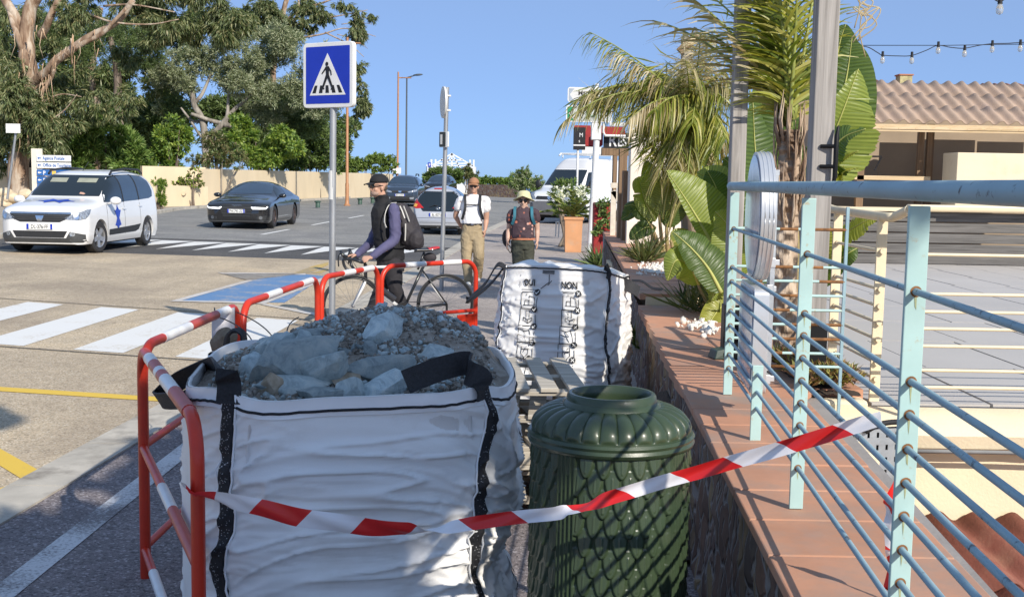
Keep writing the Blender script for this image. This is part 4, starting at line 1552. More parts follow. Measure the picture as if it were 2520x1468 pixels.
def split_blobs(cl, n, seed, f=.5):
 "break big blobs into many smaller ones so that gaps and lumps show"
 rr = random.Random(seed)
 out = []
 for (x, y, z, a, b, c) in cl:
  for _ in range(n):
   while True:
    q = V(rr.uniform(-1, 1), rr.uniform(-1, 1), rr.uniform(-1, 1))
    if .35 < q.length < 1:
     break
   g = rr.uniform(.6, 1.15) * f
   out.append((x + q.x * a * .85, y + q.y * b * .85, z + q.z * c * .85, a * g, b * g, c * g))
 return out
def limbs(name, paths, mat, parent, n=9):
 mb = MB()
 for pts, r0, r1 in paths:
  c = catm(pts, 6)
  k = len(c)
  mb.tube([p + V(noise.noise(p * 1.3), noise.noise(p * 1.3 + V(9, 0, 0)), 0) * r0 * .5 for p in c], [r0 + (r1 - r0) * i / (k - 1) for i in range(k)], n)
 return mb.build(name, mat, parent, smooth=180, fix=False)
def twigs(clumps, root, n, seed, r=.02):
 rr = random.Random(seed)
 out = []
 for k in range(n):
  x, y, z, a, b, c = rr.choice(clumps)
  e = V(x + rr.uniform(-a, a) * .7, y + rr.uniform(-b, b) * .5, z + rr.uniform(-c, c) * .7)
  s_ = Vector(rr.choice(root))
  m_ = (s_ + e) / 2 + V(rr.uniform(-.4, .4), 0, rr.uniform(-.1, .5))
  out.append(([s_, m_, e], r * 1.6, r * .4))
 return out
def bark(name, c1, c2, c3, sc=3):
 m = bpy.data.materials.new(name)
 m.use_nodes = True
 nt = m.node_tree
 b = nt.nodes['Principled BSDF']
 b.inputs['Roughness'].default_value = .85
 vec = coords(nt, (1, 1, .22))
 col = ramp(nt, noi(nt, vec, sc, 6, .65, .5), [(.36, c1), (.5, c2), (.62, c3)])
 nt.links.new(col, b.inputs['Base Color'])
 bump(nt, b, noi(nt, vec, sc * 6, 5), .7, .03)
 return m
l_euc = LEAF('eucalyptus leaf', [(0.0652, 0.093, 0.0335), (0.121, 0.158, 0.0595), (0.186, 0.223, 0.102), (0.298, 0.278, 0.139)], .25)
l_euc2 = LEAF('eucalyptus leaf in new growth', [(0.0853, 0.12, 0.0512), (0.171, 0.213, 0.0938), (0.273, 0.29, 0.145)], .25)
l_olive = LEAF('silvery olive leaf', [(0.136, 0.171, 0.0938), (0.222, 0.264, 0.145), (0.325, 0.359, 0.222), (0.427, 0.443, 0.29)], .2)
l_ole = LEAF('oleander leaf', [(0.0697, 0.132, 0.031), (0.124, 0.217, 0.0465), (0.202, 0.31, 0.0775), (0.295, 0.388, 0.124)], .3)
l_lime = LEAF('bright shrub leaf', [(0.124, 0.202, 0.031), (0.232, 0.326, 0.0543), (0.372, 0.449, 0.093)], .35)
l_dark = LEAF('dark shrub leaf', [(0.0582, 0.093, 0.0326), (0.105, 0.152, 0.0512), (0.174, 0.232, 0.0814)], .2)
l_brn = LEAF('dry twiggy leaf', [(0.155, 0.132, 0.062), (0.232, 0.202, 0.093), (0.139, 0.171, 0.062), (0.31, 0.248, 0.139)], .2)
l_hedge = LEAF('hedge leaf', [(0.093, 0.147, 0.0388), (0.171, 0.248, 0.0543), (0.264, 0.357, 0.093)], .3)
b_euc = bark('peeling eucalyptus bark', (.15, .085, .05), (.33, .23, .155), (.50, .42, .33))
b_brn = bark('brown bark', (.07, .05, .035), (.17, .13, .10), (.28, .23, .18))
b_grey = bark('grey bark', (.14, .12, .10), (.28, .25, .21), (.40, .36, .31))
w0, w1 = P(500, 415, 52.0), P(968, 428, 82)
def wallY(u):
 "distance at which the line of sight of column u meets the yellow wall"
 d = ray(u, 420)
 k = d.x / d.y
 return (w0.x * (w1.y - w0.y) - w0.y * (w1.x - w0.x)) / (k * (w1.y - w0.y) - (w1.x - w0.x)) if False else (lambda m: (w0.x - m * w0.y) / (k - m))((w1.x - w0.x) / (w1.y - w0.y))
# ---- tall eucalyptus at the left edge
YE = 50
t = thing('eucalyptus_tree', 'tall eucalyptus with peeling pale limbs leaning over the white minivan at the left edge', 'tree', V(*P(45, 520, YE).xy, .2))
base = P(40, 540, YE)
limbs('trunk', [
 ([base, P(45, 420, YE), P(62, 300, YE), P(75, 200, YE), P(62, 100, YE)], .48, .34),
 ([P(62, 120, YE), P(70, 50, YE), P(95, -30, YE)], .34, .26),
 ([P(66, 130, YE), P(45, 60, YE), P(15, 0, YE), P(-20, -60, YE)], .24, .16),
 ([P(74, 210, YE), P(110, 180, YE - .5), P(150, 140, YE - .8), P(215, 95, YE - 1), P(290, 55, YE - 1.2), P(330, 0, YE - 1.5)], .22, .12),
 ([P(130, 160, YE - .6), P(200, 110, YE - 1.4), P(260, 75, YE - 1.6), P(310, 20, YE - 1.8)], .12, .07),
 ([P(100, 90, YE), P(125, 40, YE - .5), P(150, -20, YE - .5)], .18, .12),
 ([P(92, 240, YE - .3), P(118, 200, YE - .5), P(135, 170, YE - .7)], .12, .08),
 ([P(20, 20, YE), P(40, 80, YE - .4), P(58, 130, YE - .2)], .1, .14),
 ([P(105, 250, YE - 1), P(150, 232, YE - 1), P(200, 238, YE - 1.3)], .04, .015),
 ([P(118, 300, YE - 1), P(160, 270, YE - 1), P(190, 232, YE - 1.3)], .035, .015),
 ([P(220, 35, YE - 1), P(280, 55, YE - 1.5), P(370, 60, YE - 1.5), P(440, 48, YE - 1.6)], .05, .02),
 ([P(255, 15, YE - 1), P(330, 12, YE - 1.5), P(430, 30, YE - 1.5)], .05, .02),
 ([P(175, 95, YE - 1), P(176, 130, YE - 1), P(178, 160, YE - 1)], .05, .02),
 ([P(60, 250, YE - .6), P(90, 215, YE - .6), P(110, 205, YE - .6)], .07, .04),
], b_euc, t, 11)
strips = MB()
rr = random.Random(3)
for k in range(46):
 u, v = rr.choice([(62, 150), (66, 220), (150, 140), (230, 95), (90, 60), (190, 110), (60, 300), (40, 60), (110, 185)])
 p = P(u + rr.uniform(-16, 16), v + rr.uniform(-30, 30), YE - 1.4)
 L = rr.uniform(.3, 1.3)
 strips.tube([p, p + V(rr.uniform(-.1, .1), -.05, -L * .5), p + V(rr.uniform(-.2, .2), -.05, -L)], [.045, .03, .01], 5, flat=.3)
strips.build('bark_strips', bark('curling bark', (.30, .17, .09), (.48, .32, .20), (.62, .48, .34)), t, smooth=180, fix=False)
cl = split_blobs(px_clumps([(20, 250, 75, 110), (30, 130, 60, 70, 1.5), (150, 265, 100, 55), (270, 250, 90, 40), (60, 340, 80, 60), (130, 320, 70, 40), (350, 20, 110, 55), (430, 70, 100, 60), (500, 30, 110, 60), (260, -10, 120, 45, 2), (20, 30, 60, 60, 3), (330, 130, 60, 45, 3), (160, 20, 60, 50, 3), (570, 60, 70, 60), (0, 380, 40, 60, 1), (50, 270, 45, 70, -1.6), (90, 330, 60, 60, -1.6), (20, 170, 40, 50, -1.2), (110, 110, 40, 40, 2.5), (180, 200, 60, 40, 2.5), (200, 30, 60, 30, -1)], YE), 7, 2, .42)
crown('crown', cl, 620, .30, .055, [l_euc, l_euc, l_euc2], t, 21, droop=1.3, spread=.55, shell=.3, roll=1.2)
t = thing('eucalyptus_tree', 'second eucalyptus filling the upper left behind the pale limbed one', 'tree', V(*P(230, 480, 66).xy, .3))
limbs('trunk', [([P(230, 480, 66), P(240, 300, 66), P(225, 150, 66), P(250, 20, 66)], .3, .14)], b_euc, t)
crown('crown', split_blobs(px_clumps([(60, 90, 90, 60), (170, 130, 80, 60), (270, 190, 80, 50), (380, 190, 60, 50), (330, 60, 90, 50), (450, 100, 70, 50), (130, 220, 90, 60), (500, 40, 60, 30), (40, 200, 60, 60)], 66), 9, 15, .42), 330, .32, .07, [l_euc, l_dark], t, 45, droop=1.0, spread=.6, shell=.25)
# ---- dark conifer behind
t = thing('pine_tree', 'dark pine showing behind the pale eucalyptus limb', 'tree', V(*P(285, 500, 60).xy, .3))
limbs('trunk', [([P(290, 500, 60), P(292, 300, 60), P(285, 150, 60), P(270, 90, 60)], .3, .12)], b_brn, t)
crown('crown', split_blobs(px_clumps([(260, 100, 95, 60), (320, 150, 60, 30), (200, 140, 60, 50), (390, 110, 50, 50), (120, 60, 60, 60)], 60), 8, 5, .4), 900, .20, .03, [l_dark], t, 22, spread=.9, shell=.3)
# ---- grey green olive-like tree, open trunk
YO = 62
t = thing('olive_tree', 'grey-green olive-like tree with a twisted forked trunk and sky behind it', 'tree', V(*P(500, 500, YO).xy, .3))
limbs('trunk', [
 ([P(512, 470, YO), P(508, 380, YO), P(500, 300, YO), P(480, 255, YO), P(470, 205, YO)], .24, .12),
 ([P(480, 255, YO), P(500, 225, YO), P(520, 180, YO)], .12, .06),
 ([P(505, 350, YO), P(540, 310, YO), P(575, 270, YO), P(620, 230, YO)], .17, .09),
 ([P(470, 280, YO - .3), P(500, 290, YO - .3), P(530, 300, YO), P(570, 310, YO)], .09, .13),
 ([P(552, 312, YO), P(560, 270, YO), P(565, 220, YO)], .12, .06),
 ([P(470, 300, YO), P(490, 330, YO), P(507, 345, YO)], .06, .08),
 ([P(445, 265, YO), P(470, 295, YO), P(490, 300, YO)], .05, .08)], b_grey, t)
blobs = px_clumps([(470, 150, 55, 40), (560, 120, 80, 50), (650, 110, 80, 60), (730, 130, 80, 55), (800, 170, 60, 70), (620, 200, 70, 50), (700, 230, 80, 50), (560, 190, 60, 40), (450, 200, 50, 35), (790, 260, 60, 50), (660, 275, 70, 40, 1.5), (420, 165, 40, 40), (540, 80, 60, 30), (400, 230, 45, 60, 2)], YO)
crown('crown', split_blobs(blobs, 8, 8, .40), 900, .17, .045, [l_olive], t, 23, spread=.75, shell=.35)
crown('shaded_crown', split_blobs(px_clumps([(740, 250, 100, 60, 3), (620, 170, 120, 60, 3), (430, 260, 60, 80, 3), (780, 330, 80, 60, 3)], YO), 6, 9, .45), 420, .2, .06, [l_dark], t, 24, shell=.3)  # dark leaf colour stands in for shade deep in the crown
# ---- eucalyptus on the right with hanging tassels
YF = 74
t = thing('eucalyptus_tree', 'eucalyptus with drooping tassels of leaves behind the pedestrian sign, open sky between its twigs', 'tree', V(*P(640, 500, YF).xy, .3))
br = [([P(640, 500, YF), P(655, 350, YF), P(670, 200, YF), P(690, 60, YF), P(720, -40, YF)], .3, .14),
   ([P(690, 60, YF), P(740, 25, YF), P(800, 5, YF), P(860, -20, YF)], .1, .04),
   ([P(690, 80, YF), P(760, 50, YF), P(830, 40, YF), P(905, 25, YF)], .08, .02),
   ([P(700, 100, YF), P(790, 85, YF), P(850, 70, YF), P(925, 90, YF)], .07, .02),
   ([P(720, 60, YF), P(735, 20, YF), P(730, -30, YF)], .09, .05), ([P(800, 80, YF), P(860, 110, YF), P(895, 140, YF)], .05, .02),
   ([P(830, 85, YF), P(870, 95, YF), P(905, 120, YF)], .03, .012), ([P(840, 60, YF), P(880, 55, YF), P(915, 60, YF)], .03, .012)]
limbs('trunk', br, b_euc, t, 7)
blobs = px_clumps([(600, 40, 70, 50), (680, 20, 70, 40), (770, 20, 60, 30), (700, 70, 50, 30), (890, 65, 30, 35), (880, 45, 22, 20), (760, 60, 30, 25), (640, 80, 40, 30), (885, 175, 20, 28), (890, 210, 16, 24), (885, 255, 24, 30), (898, 275, 12, 12), (845, 20, 30, 16), (915, 40, 12, 18), (520, 20, 60, 30), (870, 300, 25, 30)], YF)
crown('crown', split_blobs(blobs, 6, 12, .45), 520, .34, .07, [l_euc, l_euc2], t, 25, droop=1.3, spread=.5, shell=.25)
# ---- shrubs along the yellow wall
def shrub(label, blobs, Y, leaf, per, ln, wd, seed, name='shrub', droop=0, n=9, f=.42, spread=.6, stems=6, cat='shrub', sh=.4, wood=None):
 b_ = px_clumps(blobs, Y)
 z0 = min(q[2] - q[5] for q in b_)
 x0, y0 = sum(q[0] for q in b_) / len(b_), b_[0][1]
 t = thing(name, label, cat, V(x0, y0, gz(x0, y0)))
 cl = split_blobs(b_, n, seed, f)
 crown('foliage', cl, per, ln, wd, leaf, t, seed, droop=droop, spread=spread, shell=sh)
 rr = random.Random(seed)
 ps = []
 for k in range(stems):
  q = rr.choice(cl)
  r0 = V(x0 + rr.uniform(-.3, .3), y0, gz(x0, y0))
  ps.append(([r0, V((x0 + q[0]) / 2, y0, (r0.z + q[2]) / 2), V(q[0], q[1], q[2])], .05, .015))
 limbs('stems', ps, wood or b_brn, t, 5)
 return t
shrub('big oleander bush with long glossy upright leaves right behind the white minivan', [(250, 340, 70, 60), (200, 380, 50, 45), (310, 370, 55, 55), (240, 290, 30, 30), (350, 420, 30, 25), (160, 390, 40, 40)], 52.5, [l_ole], 900, .34, .07, 31, droop=-.5, spread=.5, n=12, f=.36)
shrub('yellow-green shrub spilling over the wall between oleander and dry bush', [(425, 340, 40, 45), (440, 310, 25, 25), (410, 385, 45, 30), (400, 350, 30, 40)], 53.2, [l_lime, l_ole], 700, .20, .10, 32, n=9)
shrub('dry brownish twiggy bush on top of the wall', [(540, 370, 50, 40), (500, 395, 40, 18), (575, 395, 40, 20), (530, 335, 30, 25)], wallY(535) + .3, [l_brn, l_dark], 650, .2, .05, 33, n=9, stems=16, wood=b_grey)
shrub('lime green bush with glossy leaves behind the black sedan', [(600, 345, 35, 40), (590, 300, 22, 18), (630, 380, 40, 35), (700, 350, 40, 40), (660, 390, 50, 25), (690, 320, 20, 20)], wallY(650) + .5, [l_ole, l_lime], 800, .24, .09, 34, n=9)
shrub('dark dense bush left of the pedestrian sign pole', [(770, 350, 60, 55), (740, 395, 50, 30), (820, 380, 40, 40), (800, 310, 40, 30)], wallY(780) + .6, [l_dark, l_ole], 800, .2, .08, 35, n=9)
shrub('creeping hedge draped over the far end of the yellow wall', [(880, 400, 40, 20), (925, 400, 40, 20), (960, 402, 30, 20), (860, 415, 30, 18)], wallY(910) + .1, [l_hedge], 1500, .15, .08, 36, name='hedge', n=10, droop=.6, f=.36, cat='hedge')
shrub('dark leafy mass of trees far behind the bushes on the left', [(380, 330, 90, 90), (300, 300, 80, 80), (640, 340, 130, 70), (750, 300, 80, 80), (130, 380, 90, 80), (420, 280, 60, 60), (230, 400, 140, 60), (60, 300, 90, 120), (200, 210, 120, 70), (560, 290, 80, 50), (700, 270, 120, 60), (840, 340, 40, 60)], 72, [l_dark], 300, .3, .12, 37, name='thicket', n=12, cat='thicket')
shrub('small conifer-like green bush beside the minivan at the foot of the wall', [(398, 480, 10, 36), (392, 452, 16, 14)], 46, [l_ole, l_lime], 2600, .14, .03, 38, n=12, droop=-.6, spread=.4)
shrub('sparse creeper with pale leaves on the step of the yellow wall', [(470, 445, 45, 14), (482, 425, 16, 14), (450, 448, 25, 10)], 50, [l_brn, l_lime], 420, .16, .09, 39, n=8, sh=.2)
# ---- yellow wall on the far side
m_yw = M('yellow render', (.68, .56, .38), .9, var=.07, scale=.7, bmp=.3, bscale=25, bd=.01, dirt=(.60, .47, .30), dscale=.8, dlo=.55, dhi=.85, stretch=(1.6, 1.6, .5))
t_yw = thing('garden_wall', 'long yellow rendered garden wall along the far side of the road', 'wall', V(-13, 60, .2))
def wall_run(name, pts, top, th, mat, parent):
 mb = MB()
 for (x0, y0), (x1, y1), (z0, z1) in zip(pts, pts[1:], zip(top, top[1:])):
  d = V(x1 - x0, y1 - y0, 0).normalized()
  n = V(-d.y, d.x, 0) * th
  A, B = V(x0, y0, -.3), V(x1, y1, -.3)
  a, b = V(x0, y0, z0), V(x1, y1, z1)
  mb.add([A, B, B + n, A + n, a, b, b + n, a + n], [(0, 3, 2, 1), (4, 5, 6, 7), (0, 1, 5, 4), (1, 2, 6, 5), (2, 3, 7, 6), (3, 0, 4, 7)])
 return mb.build(name, mat, parent, smooth=0)
wall_run('main_wall', [(w0.x, w0.y), (w1.x, w1.y)], [w0.z, w1.z], .25, m_yw, t_yw)
wl2, wl3 = P(350, 408, 50.5), P(506, 412, 52.3)
wall_run('stepped_wall', [(wl2.x, wl2.y), (wl3.x, wl3.y)], [wl2.z, wl3.z], .25, m_yw, t_yw)
a, b = P(395, 455, 48.5), P(512, 459, 51)
wall_run('low_wall', [(a.x, a.y), (b.x, b.y)], [a.z, b.z], .3, m_yw, t_yw)
mb = MB()
c_, d_ = P(452, 476, 49.6), P(458, 476, 49.6)
mb.tube([c_ + V(0, .1, 0), c_ + V(0, -.06, 0)], .09, 10)
mb.build('wall_spout', m_yw, t_yw, smooth=60)
t_yw2 = thing('garden_wall', 'short piece of yellow wall seen under the eucalyptus left of the blue direction signs', 'wall', V(*P(30, 470, 52).xy, .2))
a, b = P(-30, 400, 52), P(115, 402, 51.5)
wall_run('wall_face', [(a.x, a.y), (b.x, b.y)], [a.z, b.z], .25, m_yw, t_yw2)
t = thing('rubble_wall', 'low ledge of rough pale boulders at the left edge behind the minivan', 'wall', V(*P(15, 490, 46).xy, .2))
rr = random.Random(8)
for k in range(14):
 bm = bmesh.new()
 bmesh.ops.create_icosphere(bm, subdivisions=2, radius=1)
 p = P(rr.uniform(-20, 62), rr.uniform(470, 505), 46)
 for v in bm.verts:
  v.co = Vector((v.co.x * .32, v.co.y * .3, v.co.z * .22)) * (1 + .25 * noise.noise(v.co * 1.5 + V(k, 0, 0))) + p
 me = bpy.data.meshes.new('boulder')
 bm.to_mesh(me)
 bm.free()
 me.materials.append(m_rockp if k else M('pale boulder', (.62, .50, .34), .9, var=.2, bmp=.4)) if False else me.materials.append(M('pale boulder', (.62, .50, .34), .9, var=.2, bmp=.4))
 link('boulder', me, t, True, 180)
# ---- the tree that shades the nearest bag stands behind the photographer
t = thing('shade_tree', 'leafy street tree standing behind the camera that shades the near bag', 'tree', V(2.9, -2.6, 0))
u_s = V(sin(SUN_AZ), -cos(SUN_AZ), 0)
p_s = V(cos(SUN_AZ), sin(SUN_AZ), 0)
def shadow_blob(x, y, hgt, r):
 "a clump of the crown, at height hgt, whose shadow falls round (x,y) on the ground"
 q = V(x, y, 0) + TO_SUN * (hgt / TO_SUN.z)
 return (q.x, q.y, q.z, r, r, r)
sb = [shadow_blob(x, y, h, r) for x, y, h, r in (
 (-1.2, 3.9, 5.2, .5), (-1.7, 4.7, 5.4, .6), (-.88, 3.2, 5.0, .45), (-2.1, 5.0, 5.2, .45), (-1.6, 5.8, 5.8, .55), (-1.9, 6.5, 5.8, .45), (-2.05, 7.0, 6.0, .35),
 (-1.3, 3.0, 5.0, .8), (-2.0, 3.9, 5.0, .7), (-.55, 2.5, 4.8, .6), (-1.1, 2.0, 4.6, .8), (-.78, 3.6, 5.1, .36), (-.62, 2.9, 4.9, .4), (-.58, 3.3, 5, .3), (-.5, 2.9, 4.9, .33), (-1.3, 3.4, 5.0, .5), (-1.4, 5.0, 5.0, .5), (-1.5, 6.2, 5.2, .4), (-1.5, 4.5, 5.6, .5), (-1.08, 4.2, 5.4, .35), (-2.3, 4.3, 5, .45), (-3.7, 7.9, 6.6, .3), (-3.9, 7.2, 6.5, .36), (-4.2, 6.5, 6.5, .3))]
top = sb[0]
limbs('trunk', [([V(2.9, -2.6, 0), V(2.8, -2.5, 2), V(2.2, -1.6, 3.6), V(top[0], top[1], top[2] - .3)], .16, .07), ([V(2.6, -2.2, 3), V(1.6, -.6, 4), V(sb[2][0], sb[2][1], sb[2][2])], .09, .04),
    ([V(2.2, -1.6, 3.6), V(sb[4][0], sb[4][1], sb[4][2])], .07, .03), ([V(sb[4][0], sb[4][1], sb[4][2]), V(sb[16][0], sb[16][1], sb[16][2])], .04, .02)], b_brn, t)
crown('crown', split_blobs(sb, 6, 41, .55), 1500, .12, .08, [l_ole], t, 41, shell=.0, spread=1.2)
# ============================================================ PLANTS AND BUILDINGS ON THE RIGHT
def woodmat(name, c1, c2, sc=(30, 30, 1.2), rough=.8):
 m = bpy.data.materials.new(name)
 m.use_nodes = True
 nt = m.node_tree
 b = nt.nodes['Principled BSDF']
 b.inputs['Roughness'].default_value = rough
 b.inputs['Specular IOR Level'].default_value = .25
 vec = coords(nt, sc)
 f = noi(nt, vec, 1.0, 6, .6, .8)
 col = ramp(nt, f, [(.3, c1), (.7, c2)])
 kn = _n(nt, 'ShaderNodeTexVoronoi')
 kn.inputs['Scale'].default_value = .12
 nt.links.new(vec, kn.inputs['Vector'])
 col = mixc(nt, ramp(nt, kn.outputs['Distance'], [(.03, (1, 1, 1)), (.09, (0, 0, 0))]), col, tuple(x * .45 for x in c1))
 nt.links.new(col, b.inputs['Base Color'])
 bump(nt, b, f, .5, .006)
 MATS[name] = m
 return m
w_post = woodmat('weathered grey timber', (.20, .185, .17), (.46, .43, .40))
w_plank = woodmat('dark grey plank', (.085, .08, .075), (.20, .19, .18), (1.2, 30, 30))
w_pale = woodmat('pale wood', (.50, .36, .20), (.72, .56, .36), (1.5, 20, 20))
w_brown = woodmat('brown wood', (.16, .10, .06), (.30, .20, .12))
m_iron = M('black iron', (.015, .015, .016), .5, .6)
def post(label, top_uv, base_uv, Y, w, z0, zt, d=None):
 b = P(*base_uv, Y)
 t = thing('timber_post', label, 'post', V(b.x, Y, z0), 0, 'weathered timber posts')
 mb = MB()
 d = d or w
 mb.box((b.x - w / 2, Y - d / 2, z0 + .05), (b.x + w / 2, Y + d / 2, zt))
 mb.build('shaft', w_post, t, smooth=0, bev=.006)
 mb = MB()
 mb.box((b.x - w / 2 - .008, Y - d / 2 - .008, z0), (b.x + w / 2 + .008, Y - d / 2 - .002, z0 + .32))
 mb.box((b.x - w / 2 - .008, Y - d / 2 - .002, z0), (b.x - w / 2 - .002, Y + d / 2, z0 + .32))
 mb.build('post_shoe', m_iron, t, smooth=0)
 return t
p2_ = post('weathered square timber post with a black cleat in front of the big banana leaves', (2020, 0), (1993, 940), 5.80, .108, ZC - .01, 4.2)
mb = MB()
c_ = P(2033, 385, 5.74)
mb.tube([c_ + V(.05, -.02, .15), c_ + V(.04, -.03, .1), c_ + V(.04, -.03, -.1), c_ + V(.03, -.02, -.16)], [.006, .012, .012, .006], 8)
mb.tube([c_ + V(-.03, 0, .05), c_ + V(.04, -.03, .05)], .01, 8)
mb.tube([c_ + V(-.03, 0, -.05), c_ + V(.04, -.03, -.05)], .01, 8)
mb.build('cleat', m_iron, p2_, smooth=60)
post('weathered square timber post left of the palm trunk, behind the round sign', (1812, 0), (1795, 900), 6.6, .085, ZC - .01, 4.4)
t = thing('timber_post', 'dark slanting post end poking out above the windblown palm', 'post', P(1690, 130, 14.6), 0, 'weathered timber posts')
mb = MB()
mb.beam(P(1690, 660, 14.6), P(1690, 92, 14.6), .13, .13)
mb.build('shaft', w_post, t, smooth=0)
mb = MB()
mb.beam(P(1672, 128, 14.5), P(1716, 86, 14.5), .10, .10)
mb.build('slanting_brace', w_brown, t, smooth=0)
# ---------------------------------------------- palms
l_palm = LEAF('yellow-green palm leaflet', [(.10, .14, .02), (.20, .24, .035), (.34, .34, .06), (.46, .42, .12)], .35, .4, .5)
l_palmd = LEAF('dry palm leaflet', [(.20, .20, .05), (.34, .29, .12), (.50, .42, .26), (.14, .18, .03)], .3)
l_straw = LEAF('straw coloured leaflet', [(.50, .40, .24), (.66, .58, .42), (.36, .27, .13)], .3)
m_rach = M('green palm rib', (.24, .27, .06), .5, var=.2)
def frond(st, d, L, droop, nl, ll, wind, rr, V_, F_, ribs, sag=.6):
 wl = .05 if ll < .2 else .020
 st, d = Vector(st), Vector(d).normalized()
 pts = []
 p, t = st.copy(), d.copy()
 N = 14
 for k in range(N + 1):
  pts.append(p.copy())
  t = (t + V(0, 0, -droop / N) + Vector(wind) * (.35 / N)).normalized()
  p = p + t * (L / N)
 ribs.append(pts)
 for k in range(nl):
  f = .12 + .88 * (k + rr.random()) / nl
  i = min(N - 1, int(f * N))
  a = pts[i].lerp(pts[i + 1], f * N - i)
  t = (pts[i + 1] - pts[i]).normalized()
  s_ = t.cross(V(0, 0, 1))
  s_ = s_.normalized() if s_.length > .05 else V(1, 0, 0)
  side = 1 if k % 2 else -1
  l_ = ll * (1 - .6 * abs(f - .45)) * rr.uniform(.75, 1.2)
  dr = (t * .75 + s_ * side * rr.uniform(.55, 1.0) + V(0, 0, rr.uniform(-.1, .35))).normalized()
  q, u = a.copy(), dr
  w = s_.cross(dr)
  w = (dr.cross(V(rr.uniform(-1, 1), rr.uniform(-1, 1), rr.uniform(-1, 1)))).normalized()
  b0 = len(V_)
  M_ = 4
  for j in range(M_ + 1):
   ww = wl * (.5, 1, .85, .55, .1)[j]
   V_.append(tuple(q - w * ww / 2))
   V_.append(tuple(q + w * ww / 2))
   u = (u + V(0, 0, -sag / M_) + Vector(wind) * (1.0 / M_)).normalized()
   q = q + u * (l_ / M_)
  for j in range(M_):
   e = b0 + j * 2
   F_.append((e, e + 1, e + 3, e + 2))
def palm(t, fronds, mat_pick, seed, name='frond'):
 rr = random.Random(seed)
 for k, (st, d, L, droop, nl, ll, wind, mi, sag) in enumerate(fronds):
  V_, F_, ribs = [], [], []
  frond(st, d, L, droop, nl, ll, wind, rr, V_, F_, ribs, sag=sag)
  o = fast_mesh(name, V_, F_, mat_pick[mi], t)
  mb = MB()
  pts = ribs[0]
  mb.tube(pts, [.016 - .013 * i / len(pts) for i in range(len(pts))], 6)
  mb.build('rib', m_rach, o, smooth=180, fix=False) if False else mb.build('rib', m_rach, t, smooth=180, fix=False)
b_palm = bark('palm trunk fibre', (.16, .095, .06), (.40, .29, .20), (.60, .48, .36), 7)
PB = G(1932, 890, ZC)
t_palm = thing('palm_tree', 'slender palm with a fibrous trunk and yellow-green fronds beside the near timber post', 'palm', V(PB.x, PB.y, ZC - .01))
YPm = PB.y
mb = MB()
pth = [V(PB.x, PB.y, ZC - .01), P(1932, 760, YPm), P(1934, 620, YPm), P(1938, 520, YPm), P(1941, 430, YPm), P(1943, 360, YPm), P(1944, 320, YPm)]
mb.grid(lambda i, j: (lambda c: c + V(cos(i * 2 * pi), sin(i * 2 * pi), 0) * (.066 - .012 * j + .010 * (abs(((j * 17 + .5 * (int(i * 6) % 2)) % 1) - .5)) + .006 * noise.noise(V(i * 8, j * 30, 0))))(catm(pth, 10)[min(60, int(j * 60))]), 36, 120, wrap=True)
mb.build('trunk', b_palm, t_palm, smooth=180)
mb = MB()
rr = random.Random(6)
for k in range(46):
 j = rr.uniform(.45, 1)
 c_ = catm(pth, 10)[int(j * 60)]
 a = rr.random() * 6.28
 q = c_ + V(cos(a), sin(a), 0) * .055
 mb.tube([q + V(0, 0, -.03), q + V(cos(a) * .03, sin(a) * .03, .08), q + V(cos(a) * rr.uniform(.0, .05), sin(a) * .04, rr.uniform(.12, .3))], [.022, .018, .004], 5, flat=.35)
mb.build('old_leaf_bases', b_palm, t_palm, smooth=180, fix=False)
rr = random.Random(16)
fr = []
WIND = (-.22, .1, -.05)
cr = P(1943, 330, YPm)
for (du, v, L, dr, mi, k_) in ((0, -100, 1.0, .2, 0, 0), (-40, -90, 1.1, .4, 0, 0), (30, -90, 1.0, .5, 0, 0), (-90, -80, 1.0, .6, 0, 1), (70, -60, 1.0, .9, 0, 0), (-20, -80, 1.3, .3, 0, 0), (15, -120, 1.2, .2, 0, 0), (-60, -110, 1.3, .6, 0, 0),
         (-150, -30, .95, .7, 1, 1), (70, -30, .9, .9, 0, 0), (-10, -70, 1.0, .5, 0, 0), (-110, -70, 1.0, .8, 1, 1), (-180, -60, 1.35, .6, 1, 1), (20, 0, .7, .5, 0, 0), (-25, 20, .6, .5, 0, 0), (-50, -10, .8, .6, 0, 0), (45, -130, 1.2, .7, 0, 0)):
 e = P(1943 + du, v, YPm) + V(0, rr.uniform(-.1, .7), 0)
 fr.append((cr + V(rr.uniform(-.03, .03), rr.uniform(-.03, .03), rr.uniform(-.05, .15)), e - cr, L, dr, 26 if k_ else 58, .34, WIND, mi, .8))
palm(t_palm, fr, [l_palm, l_straw], 17)
V_, F_ = [], []
rr = random.Random(18)
sm_ = MB()
for k in range(10):
 a = P(2110 + rr.uniform(-14, 14), rr.uniform(-30, 40), YPm - .3)
 sm_.tube(catm([a, a + V(.03, 0, -.02), a + V(rr.uniform(.02, .12), 0, rr.uniform(-.06, .05)), a + V(rr.uniform(0, .14), 0, rr.uniform(-.16, -.02)), a + V(rr.uniform(-.05, .06), 0, rr.uniform(-.26, -.1))], 4), .0035, 5)
sm_.build('dry_flower_stalk', l_straw, t_palm, smooth=180)
